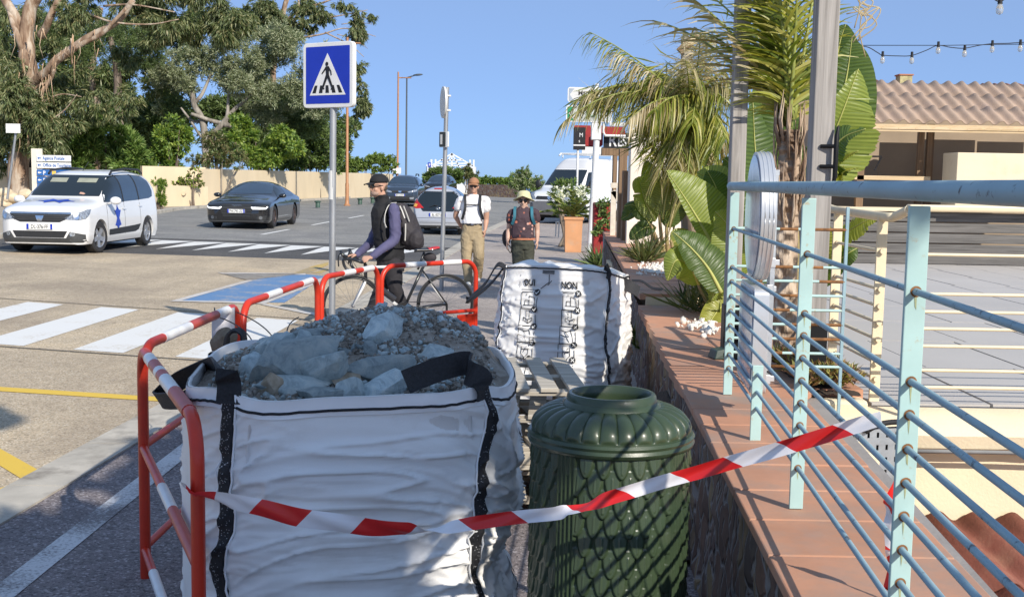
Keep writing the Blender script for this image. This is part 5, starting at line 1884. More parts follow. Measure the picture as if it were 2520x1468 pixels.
# windblown palm further off
YQ = 14.3
t_pal2 = thing('palm_tree', 'windswept shaggy palm with half dry drooping fronds in front of the direction signs', 'palm', V(P(1690, 650, YQ).x, YQ, ZC + .09))
mb = MB()
b0 = P(1722, 660, YQ)
mb.tube(catm([V(b0.x, YQ, ZC + .09), P(1715, 560, YQ), P(1705, 440, YQ), P(1700, 330, YQ), P(1698, 250, YQ)], 8), .11, 14)
mb.build('trunk', b_palm, t_pal2, smooth=180)
fr = []
rr = random.Random(27)
c0_ = P(1698, 250, YQ)
tips = [(1440, 235), (1420, 250), (1475, 215), (1500, 60), (1545, 110), (1580, 180), (1620, 300), (1655, 385), (1640, 440), (1690, 470), (1740, 470), (1780, 430), (1790, 350), (1640, 240), (1610, 260), (1660, 330), (1700, 360), (1740, 380), (1560, 270), (1780, 250), (1700, 130), (1740, 90), (1640, 160), (1780, 170), (1720, 300), (1670, 400), (1645, 300)]
for k, (u, v) in enumerate(tips + [(a + rr.uniform(-30, 30), b + rr.uniform(-25, 40)) for a, b in tips[2:] if a > 1630]):
 e = P(u, v, YQ + rr.uniform(-.8, .5))
 d = e - c0_
 L = d.length * 1.12
 dr = .35 if v < 140 else rr.uniform(.7, 1.2)
 up_ = V(0, 0, L * dr * .42)
 fr.append((c0_ + V(rr.uniform(-.08, .08), rr.uniform(-.1, .1), rr.uniform(-.1, .1)), d + up_, L, dr, 86, .48, (-.34, 0, -.2), (0, 1, 1, 0, 2, 0, 1)[k % 7] if k not in (0, 1) else 1, 2.2))
palm(t_pal2, fr, [l_palm, l_palmd, l_straw], 28)
crown('shaggy_leaflets', split_blobs(px_clumps([(1465, 225, 38, 30), (1510, 235, 45, 32), (1575, 225, 55, 60), (1590, 285, 35, 40), (1650, 290, 50, 80), (1700, 280, 60, 90), (1750, 230, 45, 80), (1650, 190, 60, 45), (1725, 380, 50, 55), (1665, 385, 45, 45), (1620, 330, 30, 40)], YQ), 5, 29, .45), 560, .44, .020, [l_palm, l_palm, l_palmd], t_pal2, 29, droop=.9, spread=.40, out=.35, wind=(-.42, 0, 0), shell=.2, curl=.15)
crown('straw_leaflets', split_blobs(px_clumps([(1745, 120, 50, 40), (1700, 170, 50, 35), (1770, 200, 25, 50), (1500, 240, 40, 20)], YQ), 5, 30, .45), 320, .46, .016, l_straw, t_pal2, 30, droop=.35, spread=.35, out=.3, wind=(-.8, 0, .1), shell=.2, curl=.2)
# ---------------------------------------------- banana-like plants
def bananamat(name, cols):
 m = bpy.data.materials.new(name)
 m.use_nodes = True
 nt = m.node_tree
 b = nt.nodes['Principled BSDF']
 out = nt.nodes['Material Output']
 b.inputs['Roughness'].default_value = .38
 at = _n(nt, 'ShaderNodeAttribute', attribute_name='vein')
 col = ramp(nt, at.outputs['Fac'], [(0, cols[0]), (.5, cols[1]), (1, cols[2])])
 n = noi(nt, coords(nt), 5, 4)
 col = mixc(nt, .5, col, ramp(nt, n, [(.3, (.7, .75, .7)), (.7, (1.25, 1.2, 1.1))]), 'MULTIPLY')
 nt.links.new(col, b.inputs['Base Color'])
 tr = _n(nt, 'ShaderNodeBsdfTranslucent')
 nt.links.new(mixc(nt, 1.0, col, (1.7, 1.7, .5), 'MULTIPLY'), tr.inputs[0])
 mx = _n(nt, 'ShaderNodeMixShader')
 mx.inputs[0].default_value = .35
 nt.links.new(b.outputs[0], mx.inputs[1])
 nt.links.new(tr.outputs[0], mx.inputs[2])
 nt.links.new(mx.outputs[0], out.inputs[0])
 bump(nt, b, at.outputs['Fac'], .35, .006)
 return m
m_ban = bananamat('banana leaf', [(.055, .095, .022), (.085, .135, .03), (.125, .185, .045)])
m_banl = bananamat('sunlit banana leaf', [(.16, .205, .035), (.245, .30, .055), (.32, .36, .08)])  # sunlight put into a paler, yellower leaf colour
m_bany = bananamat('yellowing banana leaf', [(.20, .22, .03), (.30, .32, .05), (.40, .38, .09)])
m_mid = M('leaf midrib', (.42, .42, .12), .5, var=.15)
m_stalk = M('banana stalk', (.30, .24, .10), .6, var=.3, scale=9, dirt=(.42, .22, .11), dscale=6)
def blade(t, mid, w, face, mat=None, fold=.35, tears=0, seed=1, wl=1.0, wr=1.0, ragged=.0, tip=.75):
 "mid: midrib points (base..tip); face: the way its upper side looks; w: full width"
 rr = random.Random(seed)
 c = catm(mid, 8)
 n = len(c) - 1
 S = 110
 face = Vector(face).normalized()
 V_, F_, A_ = [], [], []
 for side, k_ in ((-1, wl), (1, wr)):
  cuts = sorted(rr.uniform(.08, .95) for _ in range(tears))
  seg, prev = [], 0
  for q in cuts + [1]:
   seg.append((prev, q))
   prev = q
  for (a, b) in seg:
   sagk = rr.uniform(-.10, .25) if tears else 0
   shift = rr.uniform(-.02, .05) if tears else 0
   m_ = max(2, int((b - a) * S))
   b0 = len(V_)
   NW = 7
   for i in range(m_ + 1):
    f = a + (b - a) * i / m_
    x = f * n
    i0 = min(n - 1, int(x))
    p = c[i0].lerp(c[i0 + 1], x - i0)
    td = (c[min(n, i0 + 1)] - c[max(0, i0)]).normalized()
    s_ = td.cross(face).normalized()
    nn = s_.cross(td)
    prof = (sin(pi * min(1, f ** .62 * .985 + .015)) ** tip)
    e = min(i, m_ - i) / max(1, m_)
    wv = w / 2 * k_ * prof * (1 - (.10 if tears else 0) * (1 - min(1, e * 7))) * (1 - ragged * rr.random() * .2)
    for j in range(NW):
     g = j / (NW - 1)
     q = p + s_ * (side * wv * g) + nn * (wv * (fold * g - (fold * .75 + sagk) * g * g)) + td * (wv * g * (.28 + shift)) + V(0, 0, -wv * g * g * max(0, sagk) * .8)
     q += nn * (.0035 * sin(f * 160) * g)
     V_.append(tuple(q))
     A_.append(.5 + .5 * sin(f * 210 + g * 3))
   for i in range(m_):
    for j in range(NW - 1):
     k0 = b0 + i * NW + j
     F_.append((k0, k0 + 1, k0 + NW + 1, k0 + NW))
 o = fast_mesh('leaf', V_, F_, mat or m_ban, t, smooth=True)
 at = o.data.attributes.new('vein', 'FLOAT', 'POINT')
 at.data.foreach_set('value', A_)
 mb = MB()
 mb.tube([q + face * .004 for q in c], [max(.003, .013 * (1 - i / n) * min(1.4, w / .3)) for i in range(n + 1)], 6)
 mb.build('midrib', m_mid, o, smooth=180, fix=False)
 return o
def bpx(lst, Y):
 return [P(u, v, Y + (dy[0] if dy else 0)) for u, v, *dy in lst]
def stalk(t, pts, r0, r1, mat=None):
 mb = MB()
 c = catm(pts, 6)
 mb.tube(c, [r0 + (r1 - r0) * i / (len(c) - 1) for i in range(len(c))], 8)
 mb.build('stalk', mat or m_stalk, t, smooth=180, fix=False)
pxm = lambda w, Y: w * Y / FPX
FC = V(.25, -1, .25)
YA = 9.6
tA = thing('banana_plant', 'tallest banana plant with huge leaves on both sides of the near timber post', 'plant', V(P(1960, 720, YA).x, YA, ZC + .09))
for k, (mid, wd, face, kw) in enumerate((
 ([(2028, 420), (2060, 300), (2085, 180), (2097, 92)], 150, V(-.2, -1, .2), dict(wl=.62, wr=1.0, fold=.2)),
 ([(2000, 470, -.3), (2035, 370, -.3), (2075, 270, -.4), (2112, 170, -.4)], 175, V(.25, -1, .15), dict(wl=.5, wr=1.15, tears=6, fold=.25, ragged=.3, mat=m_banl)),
 ([(2040, 300, .3), (2052, 200, .3), (2066, 110, .3), (2082, 60, .3)], 110, V(-.6, -1, .1), dict(fold=.5)),
 ([(2000, 470, -.5), (2030, 395, -.6), (2075, 340, -.7), (2130, 318, -.8)], 115, V(0, -.7, 1), dict(tears=6, fold=.3, ragged=.6)),
 ([(1995, 480, -.5), (2030, 430, -.6), (2070, 395, -.7), (2112, 372, -.8)], 95, V(0, -.6, 1), dict(tears=4, fold=.3, mat=m_bany)),
 ([(2000, 470, -.4), (2040, 440, -.6), (2080, 425, -.7), (2105, 415, -.8)], 80, V(.1, -.6, 1), dict(tears=3, fold=.4, mat=m_bany)),
 ([(1925, 470), (1902, 330), (1885, 210), (1872, 120)], 120, V(.7, -1, .1), dict(fold=.3)),
 ([(1945, 420, .4), (1920, 250, .4), (1895, 120, .4), (1885, 60, .4)], 120, V(.9, -1, 0), dict(fold=.3)),
 ([(1910, 480, -.2), (1880, 400, -.3), (1855, 300, -.3), (1845, 220, -.3)], 90, V(1, -.6, .2), dict(fold=.4)),
 ([(1890, 500, .2), (1865, 420, .2), (1838, 350, .2), (1822, 290, .2)], 90, V(.8, -1, .2), dict(fold=.4, tears=2)),
 ([(1920, 600, -.4), (1908, 500, -.5), (1895, 400, -.5), (1880, 320, -.5)], 95, V(.2, -1, .3), dict(fold=.3, tears=1)),
 ([(1900, 560, .2), (1860, 480, .1), (1815, 420, 0), (1780, 390, 0)], 100, V(.3, -1, .5), dict(fold=.3)),
 ([(1905, 520, -.6), (1880, 470, -.7), (1850, 400, -.8), (1838, 350, -.8)], 60, V(0, -1, .2), dict(fold=.3, tears=2)),
 ([(1890, 700, .1), (1860, 590, .1), (1830, 500, .1), (1815, 430, .1)], 90, V(.6, -1, .2), dict(fold=.3)),
 ([(1905, 660, 0), (1880, 560, -.1), (1850, 540, -.2), (1825, 545, -.2)], 80, V(0, -1, .7), dict(fold=.3, tears=2)),
 ([(2010, 640, -1), (2060, 590, -1.2), (2120, 550, -1.4), (2172, 528, -1.5)], 70, V(-.3, -.8, .8), dict(tears=9, fold=.3, mat=m_bany, ragged=.5)),
 ([(2000, 680, -1), (2010, 620, -1.2), (2015, 560, -1.3), (2020, 500, -1.4)], 60, V(-.3, -1, .2), dict(tears=2, mat=m_bany)),
 ([(1880, 600, -1), (1872, 480, -1), (1858, 370, -1), (1852, 250, -1)], 120, V(.5, -1, .1), dict(fold=.3)),
 ([(1900, 640, -1.2), (1885, 540, -1.3), (1845, 470, -1.4), (1815, 470, -1.4)], 95, V(.1, -1, .5), dict(fold=.3, tears=2)),
 ([(1890, 520, -.9), (1905, 420, -.9), (1915, 300, -.9), (1905, 200, -.9)], 110, V(-.2, -1, .1), dict(fold=.25)),
 ([(1850, 640, -.5), (1838, 560, -.5), (1805, 500, -.5), (1790, 470, -.5)], 90, V(.3, -1, .3), dict(fold=.3)),
 ([(2000, 700, -.8), (2040, 660, -1), (2085, 625, -1.2), (2110, 610, -1.2)], 55, V(0, -1, .5), dict(tears=2)),
 )):
 kw.setdefault('seed', 60 + k)
 blade(tA, bpx(mid, YA), pxm(wd, YA) * 1.12, face, **kw)
for (u0, pts) in ((0, [(1965, 780), (1990, 600), (2018, 440)]), (0, [(1955, 780), (1940, 600), (1925, 470)]), (0, [(1950, 780), (1915, 620), (1890, 500)]), (0, [(1970, 780), (2000, 690), (2010, 640)]), (0, [(1960, 780), (1960, 600), (1950, 420)])):
 stalk(tA, bpx(pts, YA), .035, .02)
YBn = 8.7
bB = G(1775, 800, ZC)
tB = thing('banana_plant', 'broad-leaved banana plant left of the round sign, its lit leaf leaning left', 'plant', V(bB.x, bB.y, ZC))
for k, (mid, wd, face, kw) in enumerate((
 ([(1778, 650), (1735, 570), (1690, 495), (1640, 420)], 165, V(.1, -1, .55), dict(wl=.25, wr=1.05, fold=.25)),
 ([(1810, 790), (1770, 710), (1720, 640), (1682, 585)], 130, V(.2, -1, .5), dict(wl=.5, wr=1.0, tears=2, fold=.3)),
 ([(1800, 660, .3), (1790, 560, .2), (1765, 470, .2), (1740, 420, .2)], 120, V(.2, -1, .4), dict(fold=.2)),
 ([(1720, 700, -.2), (1700, 660, -.3), (1665, 640, -.4), (1642, 690, -.4)], 75, V(-.3, -.8, .3), dict(fold=.5)),
 ([(1800, 740, -.2), (1770, 760, -.3), (1745, 800, -.4), (1735, 850, -.4)], 60, V(-.2, -1, .3), dict(fold=.4, mat=m_bany)),
 ([(1795, 700, .2), (1770, 640, .3), (1735, 640, .3), (1705, 660, .3)], 90, V(0, -1, .4), dict(fold=.3)),
 ([(1815, 700, -.2), (1790, 680, -.3), (1765, 700, -.3), (1750, 740, -.3)], 70, V(.2, -1, .2), dict(fold=.4, tears=1)),
 ([(1830, 600, .4), (1805, 520, .4), (1770, 450, .4), (1715, 425, .4)], 120, V(.1, -1, .5), dict(fold=.25)),
 ([(1775, 720, -.4), (1742, 660, -.4), (1700, 610, -.4), (1655, 570, -.4)], 115, V(.1, -1, .5), dict(wl=.6, fold=.25, tears=2)),
 ([(1820, 680, -.3), (1815, 620, -.3), (1795, 560, -.3), (1760, 520, -.3)], 110, V(0, -1, .4), dict(fold=.25)),
 ([(1800, 600, .6), (1750, 520, .6), (1700, 470, .6), (1660, 455, .6)], 90, V(.1, -1, .5), dict(fold=.4)),
 )):
 kw.setdefault('seed', 90 + k)
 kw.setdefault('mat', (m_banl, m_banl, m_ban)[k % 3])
 blade(tB, bpx(mid, YBn), pxm(wd, YBn) * 1.1, face, **kw)
for pts in ([(1790, 830), (1800, 740), (1778, 650)], [(1800, 830), (1815, 800), (1810, 780)], [(1795, 830), (1808, 740), (1800, 660)], [(1785, 830), (1750, 760), (1720, 700)]):
 stalk(tB, bpx(pts, YBn), .03, .016)
YCn = 14.4
bC = G(1640, 655, ZC + .09)
tC = thing('banana_plant', 'banana plant with fanned pinkish stalks in white pebbles near the cream wall', 'plant', V(bC.x, bC.y, ZC + .09))
for k, (mid, wd, face, kw) in enumerate((
 ([(1622, 520), (1612, 470), (1600, 430), (1588, 395)], 60, V(.3, -1, .3), dict(fold=.2)),
 ([(1600, 555), (1580, 520), (1558, 505), (1535, 508)], 48, V(-.2, -.8, .8), dict(fold=.3, tears=3)),
 ([(1612, 545), (1590, 500), (1580, 470), (1572, 440)], 50, V(.2, -1, .3), dict(fold=.3, tears=2)),
 ([(1640, 560), (1660, 510), (1685, 480), (1710, 465)], 60, V(0, -1, .4), dict(fold=.3)),
 ([(1630, 540), (1640, 480), (1655, 440), (1670, 415)], 65, V(.1, -1, .3), dict(fold=.3)),
 ([(1615, 560), (1590, 560), (1565, 575), (1550, 590)], 40, V(-.2, -.8, .6), dict(fold=.4, tears=2)),
 ([(1650, 600), (1672, 590), (1700, 600), (1720, 640)], 50, V(0, -1, .3), dict(fold=.4)),
 ([(1600, 545, .3), (1565, 515, .3), (1545, 530, .2), (1528, 540, .2)], 38, V(-.2, -.8, .6), dict(fold=.4)),
 ([(1622, 530, .3), (1600, 470, .4), (1575, 450, .4), (1560, 470, .3)], 44, V(-.2, -1, .5), dict(fold=.4, tears=1)),
 )):
 kw.setdefault('seed', 120 + k)
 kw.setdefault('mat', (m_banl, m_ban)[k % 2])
 blade(tC, bpx(mid, YCn), pxm(wd, YCn) * 1.15, face, **kw)
for q in ([(1640, 655), (1620, 600), (1600, 550)], [(1644, 655), (1630, 600), (1622, 525)], [(1650, 655), (1642, 600), (1640, 550)], [(1636, 655), (1610, 600), (1605, 560)], [(1654, 655), (1655, 610), (1650, 590)], [(1630, 655), (1622, 630), (1600, 600)]):
 stalk(tC, bpx(q, YCn), .035, .018)
# undergrowth, pebbles, planting
l_grass = LEAF('strappy leaf', [(.05, .07, .02), (.10, .13, .035), (.20, .18, .08)], .25)
def tufts(name, label, cat, spots, z, leaf, n, L, w, seed, droop=.5, kind=None):
 rng = np.random.default_rng(seed)
 Ps, Ds = [], []
 for (u, v) in spots:
  b = G(u, v, z)
  a = rng.uniform(0, 2 * np.pi, n)
  e = rng.uniform(.2, 1.3, n)
  Ps.append(np.array(b)[None] + rng.normal(size=(n, 3)) * [.05, .05, 0])
  Ds.append(np.stack([np.cos(a) * np.cos(e), np.sin(a) * np.cos(e), np.sin(e)], 1))
 v, q = leaf_quads(np.concatenate(Ps), np.concatenate(Ds), L, w, rng, .2, None, .12)
 b = G(*spots[0], z)
 t = thing(name, label, cat, b)
 fast_mesh('foliage', v, q, leaf, t)
 return t
tufts('strappy_plant', 'strappy dark leaves in the bed below the broad-leaved banana plant', 'plant', [(1740, 740), (1760, 760), (1720, 770), (1700, 760), (1780, 780)], ZC, [l_grass], 46, .34, .02, 51)
tufts('strappy_plant', 'spiky dark plant left of the pinkish banana stalks', 'plant', [(1592, 640), (1600, 632), (1580, 645)], ZC + .09, [l_grass, l_brn], 60, .34, .03, 52)
tufts('strappy_plant', 'sprawling shrub of dark shoots at the foot of the white sign mast', 'plant', [(1475, 640), (1490, 620), (1470, 655), (1485, 600)], .03, [l_dark, l_grass], 90, .45, .05, 53)
tufts('weed', 'weeds growing at the wall foot behind the bulk bags', 'weed', [(1560, 840), (1580, 860), (1590, 830)], .35, [l_grass, l_ole], 40, .2, .02, 54)
m_peb = M('white pebble', (.74, .70, .62), .7, var=.15, scale=20)
def pebbles(label, uvs, z, n, seed):
 def fn(r):
  u, v, a, b = r.choice(uvs)
  return G(u + r.gauss(0, a), v + r.gauss(0, b), z) + V(0, 0, .01)
 o = rubble_mesh('pebbles', n, fn, .012, .04, m_peb, None, seed)
 tag(o, label, 'pebbles', kind='stuff')
pebbles('white pebbles round the pinkish banana stalks', [(1615, 662, 22, 6), (1650, 668, 25, 5)], ZC + .092, 500, 5)
pebbles('white pebbles in the bed beside the railing end', [(1720, 800, 20, 6), (1745, 815, 12, 6), (1700, 735, 22, 8)], ZC, 260, 6)
# bed with succulents by the terrace
t = thing('flower_bed', 'raised bed of brown and yellow succulents beside the terrace corner', 'flower bed', P(1970, 960, 6))
mb = MB()
bx0 = rx(5.6) + .36
mb.box((bx0, 5.5, .35), (1.76, 6.4, ZC - .04))
mb.build('bed_edge', m_cream, t, smooth=0, bev=.02)
mb = MB()
mb.grid(lambda i, j: V(bx0 + .03 + i * (1.70 - bx0), 5.53 + j * .8, ZC - .02 + .05 * sin(pi * i) * sin(pi * j) + .02 * noise.noise(V(i * 7, j * 7, 0))), 20, 20)
mb.build('soil', M('dark soil', (.05, .035, .025), .95, var=.4, scale=30, bmp=.6), t, smooth=180)
rng = np.random.default_rng(9)
n = 2600
pp = np.stack([rng.uniform(bx0 + .03, 1.72, n), rng.uniform(5.53, 6.3, n), ZC + .02 + .06 * rng.random(n)], 1)
dd = rng.normal(size=(n, 3)) * [.8, .8, .3] + [0, 0, .7]
v, q = leaf_quads(pp, dd, .07, .018, rng)
fast_mesh('foliage', v, q, [LEAF('succulent leaf', [(.12, .05, .03), (.24, .13, .07), (.40, .34, .10), (.20, .22, .07)], .2)], t)
t = thing('floor_spotlight', 'dark green floor spotlight box on the coping behind the railing end', 'lamp', G(1785, 880, ZC))
b = G(1785, 880, ZC)
mb = MB()
mb.T = Matrix.Translation(b) @ Matrix.Rotation(.2, 4, 'Z')
mb.add([(-.09, -.06, .0), (.07, -.06, .0), (.07, .06, .0), (-.09, .06, .0), (-.075, -.05, .05), (.06, -.05, .075), (.06, .05, .075), (-.075, .05, .05)],
    [(0, 3, 2, 1), (4, 5, 6, 7), (0, 1, 5, 4), (1, 2, 6, 5), (2, 3, 7, 6), (3, 0, 4, 7)])
mb.build('housing', M('dark green plastic', (.03, .05, .04), .4), t, smooth=0, bev=.006)
mb = MB()
mb.box((b.x - .02, b.y - .068, ZC + .012), (b.x + .04, b.y - .058, ZC + .04))
mb.build('bracket', m_iron, t, smooth=0)
# ---------------------------------------------- cream railing on the terrace
m_crm = M('cream painted metal', (.76, .65, .45), .5, var=.06, scale=8, dirt=(.45, .25, .10), dscale=18, dlo=.66, dhi=.78)
YC_ = 5.55
xc = P(2238, 700, YC_).x
t_cr = thing('cream_railing', 'cream metal railing with round bars around the terrace edge', 'railing', V(xc, YC_, ZT))
zz = [1.43, 1.237, 1.15, 1.066, .98, .86, .775]
for x_ in (xc, xc + 1.9, xc + 3.8):
 mb = MB()
 mb.box((x_ - .02, YC_ - .006, ZT - .02), (x_ + .02, YC_ + .006, 1.63))
 mb.build('post', m_crm, t_cr, smooth=0, bev=.002)
for z in zz:
 mb = MB()
 mb.tube([V(xc, YC_, z), V(xc + 6, YC_ + .02, z)], .0085, 10)
 mb.build('bar', m_crm, t_cr, smooth=60)
mb = MB()
mb.beam(V(xc - .03, YC_, 1.655), V(xc + 6, YC_ + .02, 1.66), .06, .034)
mb.build('handrail', m_crm, t_cr, smooth=0, bev=.01)
# its short return along the bed
A_, B_ = G(2150, 985, ZT), G(2045, 920, ZT)
for q in (A_, B_):
 mb = MB()
 mb.box((q.x - .026, q.y - .008, ZT - .02), (q.x + .026, q.y + .008, 1.60))
 mb.build('post', m_crm, t_cr, smooth=0, bev=.002)
for z in zz:
 mb = MB()
 mb.tube([V(A_.x, A_.y - .02, z), V(B_.x, B_.y + .03, z)], .009, 10)
 mb.build('bar', m_crm, t_cr, smooth=60)
 for q in (A_, B_):
  mb = MB()
  mb.tube([V(q.x, q.y - .03, z), V(q.x, q.y - .008, z)], .014, 10)
  mb.build('bar_cap', m_crm, t_cr, smooth=60)
mb = MB()
mb.tube(catm([V(xc - .02, YC_, 1.645), V(A_.x + .03, A_.y - .1, 1.61), V(A_.x, A_.y, 1.605), V(B_.x, B_.y, 1.615), V(B_.x - .02, B_.y + .25, 1.62), V(B_.x - .05, B_.y + .34, 1.5), V(B_.x - .05, B_.y + .34, 1.3)], 8), .024, 12)
mb.build('handrail', m_crm, t_cr, smooth=60)
# ---------------------------------------------- hut with the corrugated roof
YH = 16.3
m_tilep = M('faded pinkish roof sheet', (.40, .29, .215), .85, var=.12, scale=2.5, bmp=.3, bscale=40, dirt=(.32, .24, .20), dscale=4, dlo=.5, dhi=.75)
hx0 = P(2128, 300, YH).x
hx1 = hx0 + 4.2
t_hut = thing('beach_hut_bar', 'open-fronted bar hut with a faded corrugated tile roof and plank counter', 'hut', V(hx0 + 1.5, YH, ZT))
e0 = P(2128, 296, YH)
roof_sheet(t_hut, V(hx0 + .15, YH, e0.z), V(-.24, .95, .60), V(1, 0, .0), 21, .2, .03, 3, m_tilep)
mb = MB()
mb.box((hx0 - .1, YH + .02, 1.75 + (465 - 328) * YH / FPX), (hx1, YH + .06, 1.75 + (465 - 300) * YH / FPX - .06))
mb.build('fascia', w_pale, t_hut, smooth=0)
mb = MB()
for k in range(17):
 x_ = hx0 + (k + .5) * .243
 mb.prism([V(x_ - .12, YH + .005, e0.z - .115), V(x_ + .12, YH + .005, e0.z - .115), V(x_ + .12, YH + .005, e0.z - .10), V(x_ + .06, YH + .005, e0.z - .075), V(x_, YH + .005, e0.z - .05), V(x_ - .06, YH + .005, e0.z - .075), V(x_ - .12, YH + .005, e0.z - .10)], (0, .014, 0))
mb.build('wavy_filler', w_pale, t_hut, smooth=0)
zp = 1.42
for k in range(5):
 mb = MB()
 z0_ = ZT + k * (zp - ZT) / 5
 mb.box((hx0 - .45, YH + .1, z0_ + .010), (hx1, YH + .13, z0_ + (zp - ZT) / 5 - .010))
 mb.build('counter_plank', w_plank, t_hut, smooth=0, bev=.004)
mb = MB()
mb.box((hx0 - .5, YH - .02, zp), (hx1, YH + .5, zp + .05))
mb.build('counter_top', m_cream, t_hut, smooth=0)
m_in = M('brownish board', (.33, .25, .17), .8, var=.12, scale=2)
mb = MB()
mb.box((hx0 - .5, YH + 2.4, ZT), (hx1, YH + 2.45, 3.2))
mb.build('back_wall', m_in, t_hut, smooth=0)
for k, (u0, v0, u1, v1, dy, mt) in enumerate(((2162, 352, 2262, 440, 1.6, m_in), (2272, 345, 2400, 440, 1.7, m_in), (2402, 350, 2520, 440, 1.75, m_in))):
 a, b = P(u0, v1, YH + dy), P(u1, v0, YH + dy)
 mb = MB()
 mb.box((a.x, YH + dy, a.z), (b.x, YH + dy + .04, b.z))
 mb.build('board', mt, t_hut, smooth=0)
for (u, w_) in ((2263, .085), (2286, .095)):
 a, b = P(u, 445, YH + .7), P(u, 322, YH + .7)
 mb = MB()
 mb.box((a.x - w_ / 2, YH + .7, zp + .05), (a.x + w_ / 2, YH + .78, b.z + .1))
 mb.build('prop', w_brown, t_hut, smooth=0)
a, b = P(2098, 438, YH + .3), P(2290, 430, YH + .3)
mb = MB()
mb.box((a.x, YH + .3, a.z - .02), (b.x, YH + .36, a.z + .04))
mb.build('ledge_board', w_pale, t_hut, smooth=0)
a, b = P(2090, 385, YH + .9), P(2170, 385, YH + .9)
mb = MB()
mb.box((a.x, YH + .9, a.z), (b.x, YH + 1.2, a.z + .02))
mb.beam(V(b.x - .1, YH + .9, a.z - .2), V(b.x, YH + .9, a.z), .02, .02)
mb.build('shelf', w_plank, t_hut, smooth=0)
a, b = P(2353, 448, YH - .15), P(2700, 381, YH - .15)
mb = MB()
mb.box((a.x, YH - .15, zp + .05), (b.x, YH + .4, b.z))
mb.build('cream_box', m_cream, t_hut, smooth=0, bev=.01)
mb = MB()
mb.box((hx0 + .02, YH + .3, ZT), (hx0 + .12, YH + .4, e0.z))
mb.build('corner_post', w_brown, t_hut, smooth=0)
mb = MB()
mb.box((hx0 - .5, YH + .2, ZT), (hx0 - .45, YH + 2.4, e0.z - .1))
mb.build('side_wall', m_in, t_hut, smooth=0)
# red tiled house behind with its chimney
m_redt = M('red clay tile', (.46, .19, .10), .8, var=.2, scale=4, dirt=(.30, .14, .09), dscale=5)
t_hs = thing('house', 'red tiled house roof with a square stone chimney behind the hut', 'house', V(8, 27, 0))
roof_sheet(t_hs, P(2100, 232, 25.5), V(0, 1.6, .30), V(1, 0, .02), 17, .27, .04, 2, m_redt)
roof_sheet(t_hs, P(2060, 224, 25.0), V(0, 1.6, .34), V(1, 0, 0), 5, .27, .04, 2, m_redt)
mb = MB()
a = P(2130, 240, 25.6)
mb.box((a.x - .5, 25.7, 0), (a.x + 4.0, 28, a.z - .05))
mb.build('wall', m_cream, t_hs, smooth=0)
mb = MB()
a, b = P(2213, 225, 25.9), P(2246, 186, 25.9)
mb.box((a.x, 25.9, a.z - .1), (b.x, 26.2, b.z))
mb.build('chimney', m_stone if False else M('yellowish stone cladding', (.42, .38, .20), .9, var=.45, scale=9, bmp=.5), t_hs, smooth=0, bev=.01)
mb = MB()
mb.box((a.x - .02, 25.88, b.z), (b.x + .02, 26.22, b.z + .03))
mb.build('chimney_cap', m_redt, t_hs, smooth=0)
# ---------------------------------------------- festoon lights
m_bulb = bpy.data.materials.new('clear bulb glass')
m_bulb.use_nodes = True
bb = m_bulb.node_tree.nodes['Principled BSDF']
bb.inputs['Transmission Weight'].default_value = .75
bb.inputs['Roughness'].default_value = .05
bb.inputs['Base Color'].default_value = (.9, .9, .88, 1)
def festoon(label, wire, bulbs, Y, s):
 c = P(*wire[0][:2], Y)
 t = thing('string_lights', label, 'string lights', c)
 mb = MB()
 mb.tube(catm([P(u, v, Y) for u, v in wire], 5), .0045 * s, 6)
 mb.build('wire', m_black, t, smooth=180)
 for (u, v) in bulbs:
  p = P(u, v, Y)
  mb = MB()
  mb.lathe([(.012 * s, .052 * s), (.013 * s, .02 * s), (.016 * s, .0)], 12, p, 0, True)
  sk = mb.build('socket', m_black, t, smooth=40)
  mb = MB()
  mb.lathe([(.012 * s, .0), (.020 * s, -.02 * s), (.0235 * s, -.04 * s), (.018 * s, -.058 * s), (.006 * s, -.065 * s)], 14, p, 0, True)
  mb.build('bulb', m_bulb, t, smooth=180)
  mb = MB()
  mb.tube([p, p + V(.004 * s, 0, -.03 * s), p + V(-.004 * s, 0, -.03 * s), p], .0012 * s, 4)
  mb.build('filament', m_straw_ if False else M('filament', (.5, .5, .45), .4), t, smooth=0)
festoon('festoon of clear bulbs on a black wire sagging across the sky above the hut roof', [(2080, 118), (2130, 115), (2160, 130), (2172, 136), (2210, 138), (2243, 137), (2280, 124), (2308, 112), (2340, 117), (2373, 119), (2410, 112), (2441, 108), (2480, 107), (2510, 105), (2560, 104)],
  [(2172, 140), (2244, 141), (2309, 116), (2374, 124), (2442, 113), (2511, 111)], 10.7, .95)
festoon('nearer festoon wire with one clear bulb in the upper right corner', [(2300, -60), (2400, -30), (2440, -6), (2460, 4), (2480, -6), (2560, -50)], [(2461, 10)], 8.0, 1.1)
t = thing('steady_wire', 'taut black wire running level above the hut roof', 'wire', P(2300, 110, 10.7))
mb = MB()
mb.tube([P(2080, 112, 10.72), P(2330, 112, 10.72), P(2580, 108, 10.72)], .0035, 6)
mb.build('wire', m_black, t, smooth=180)
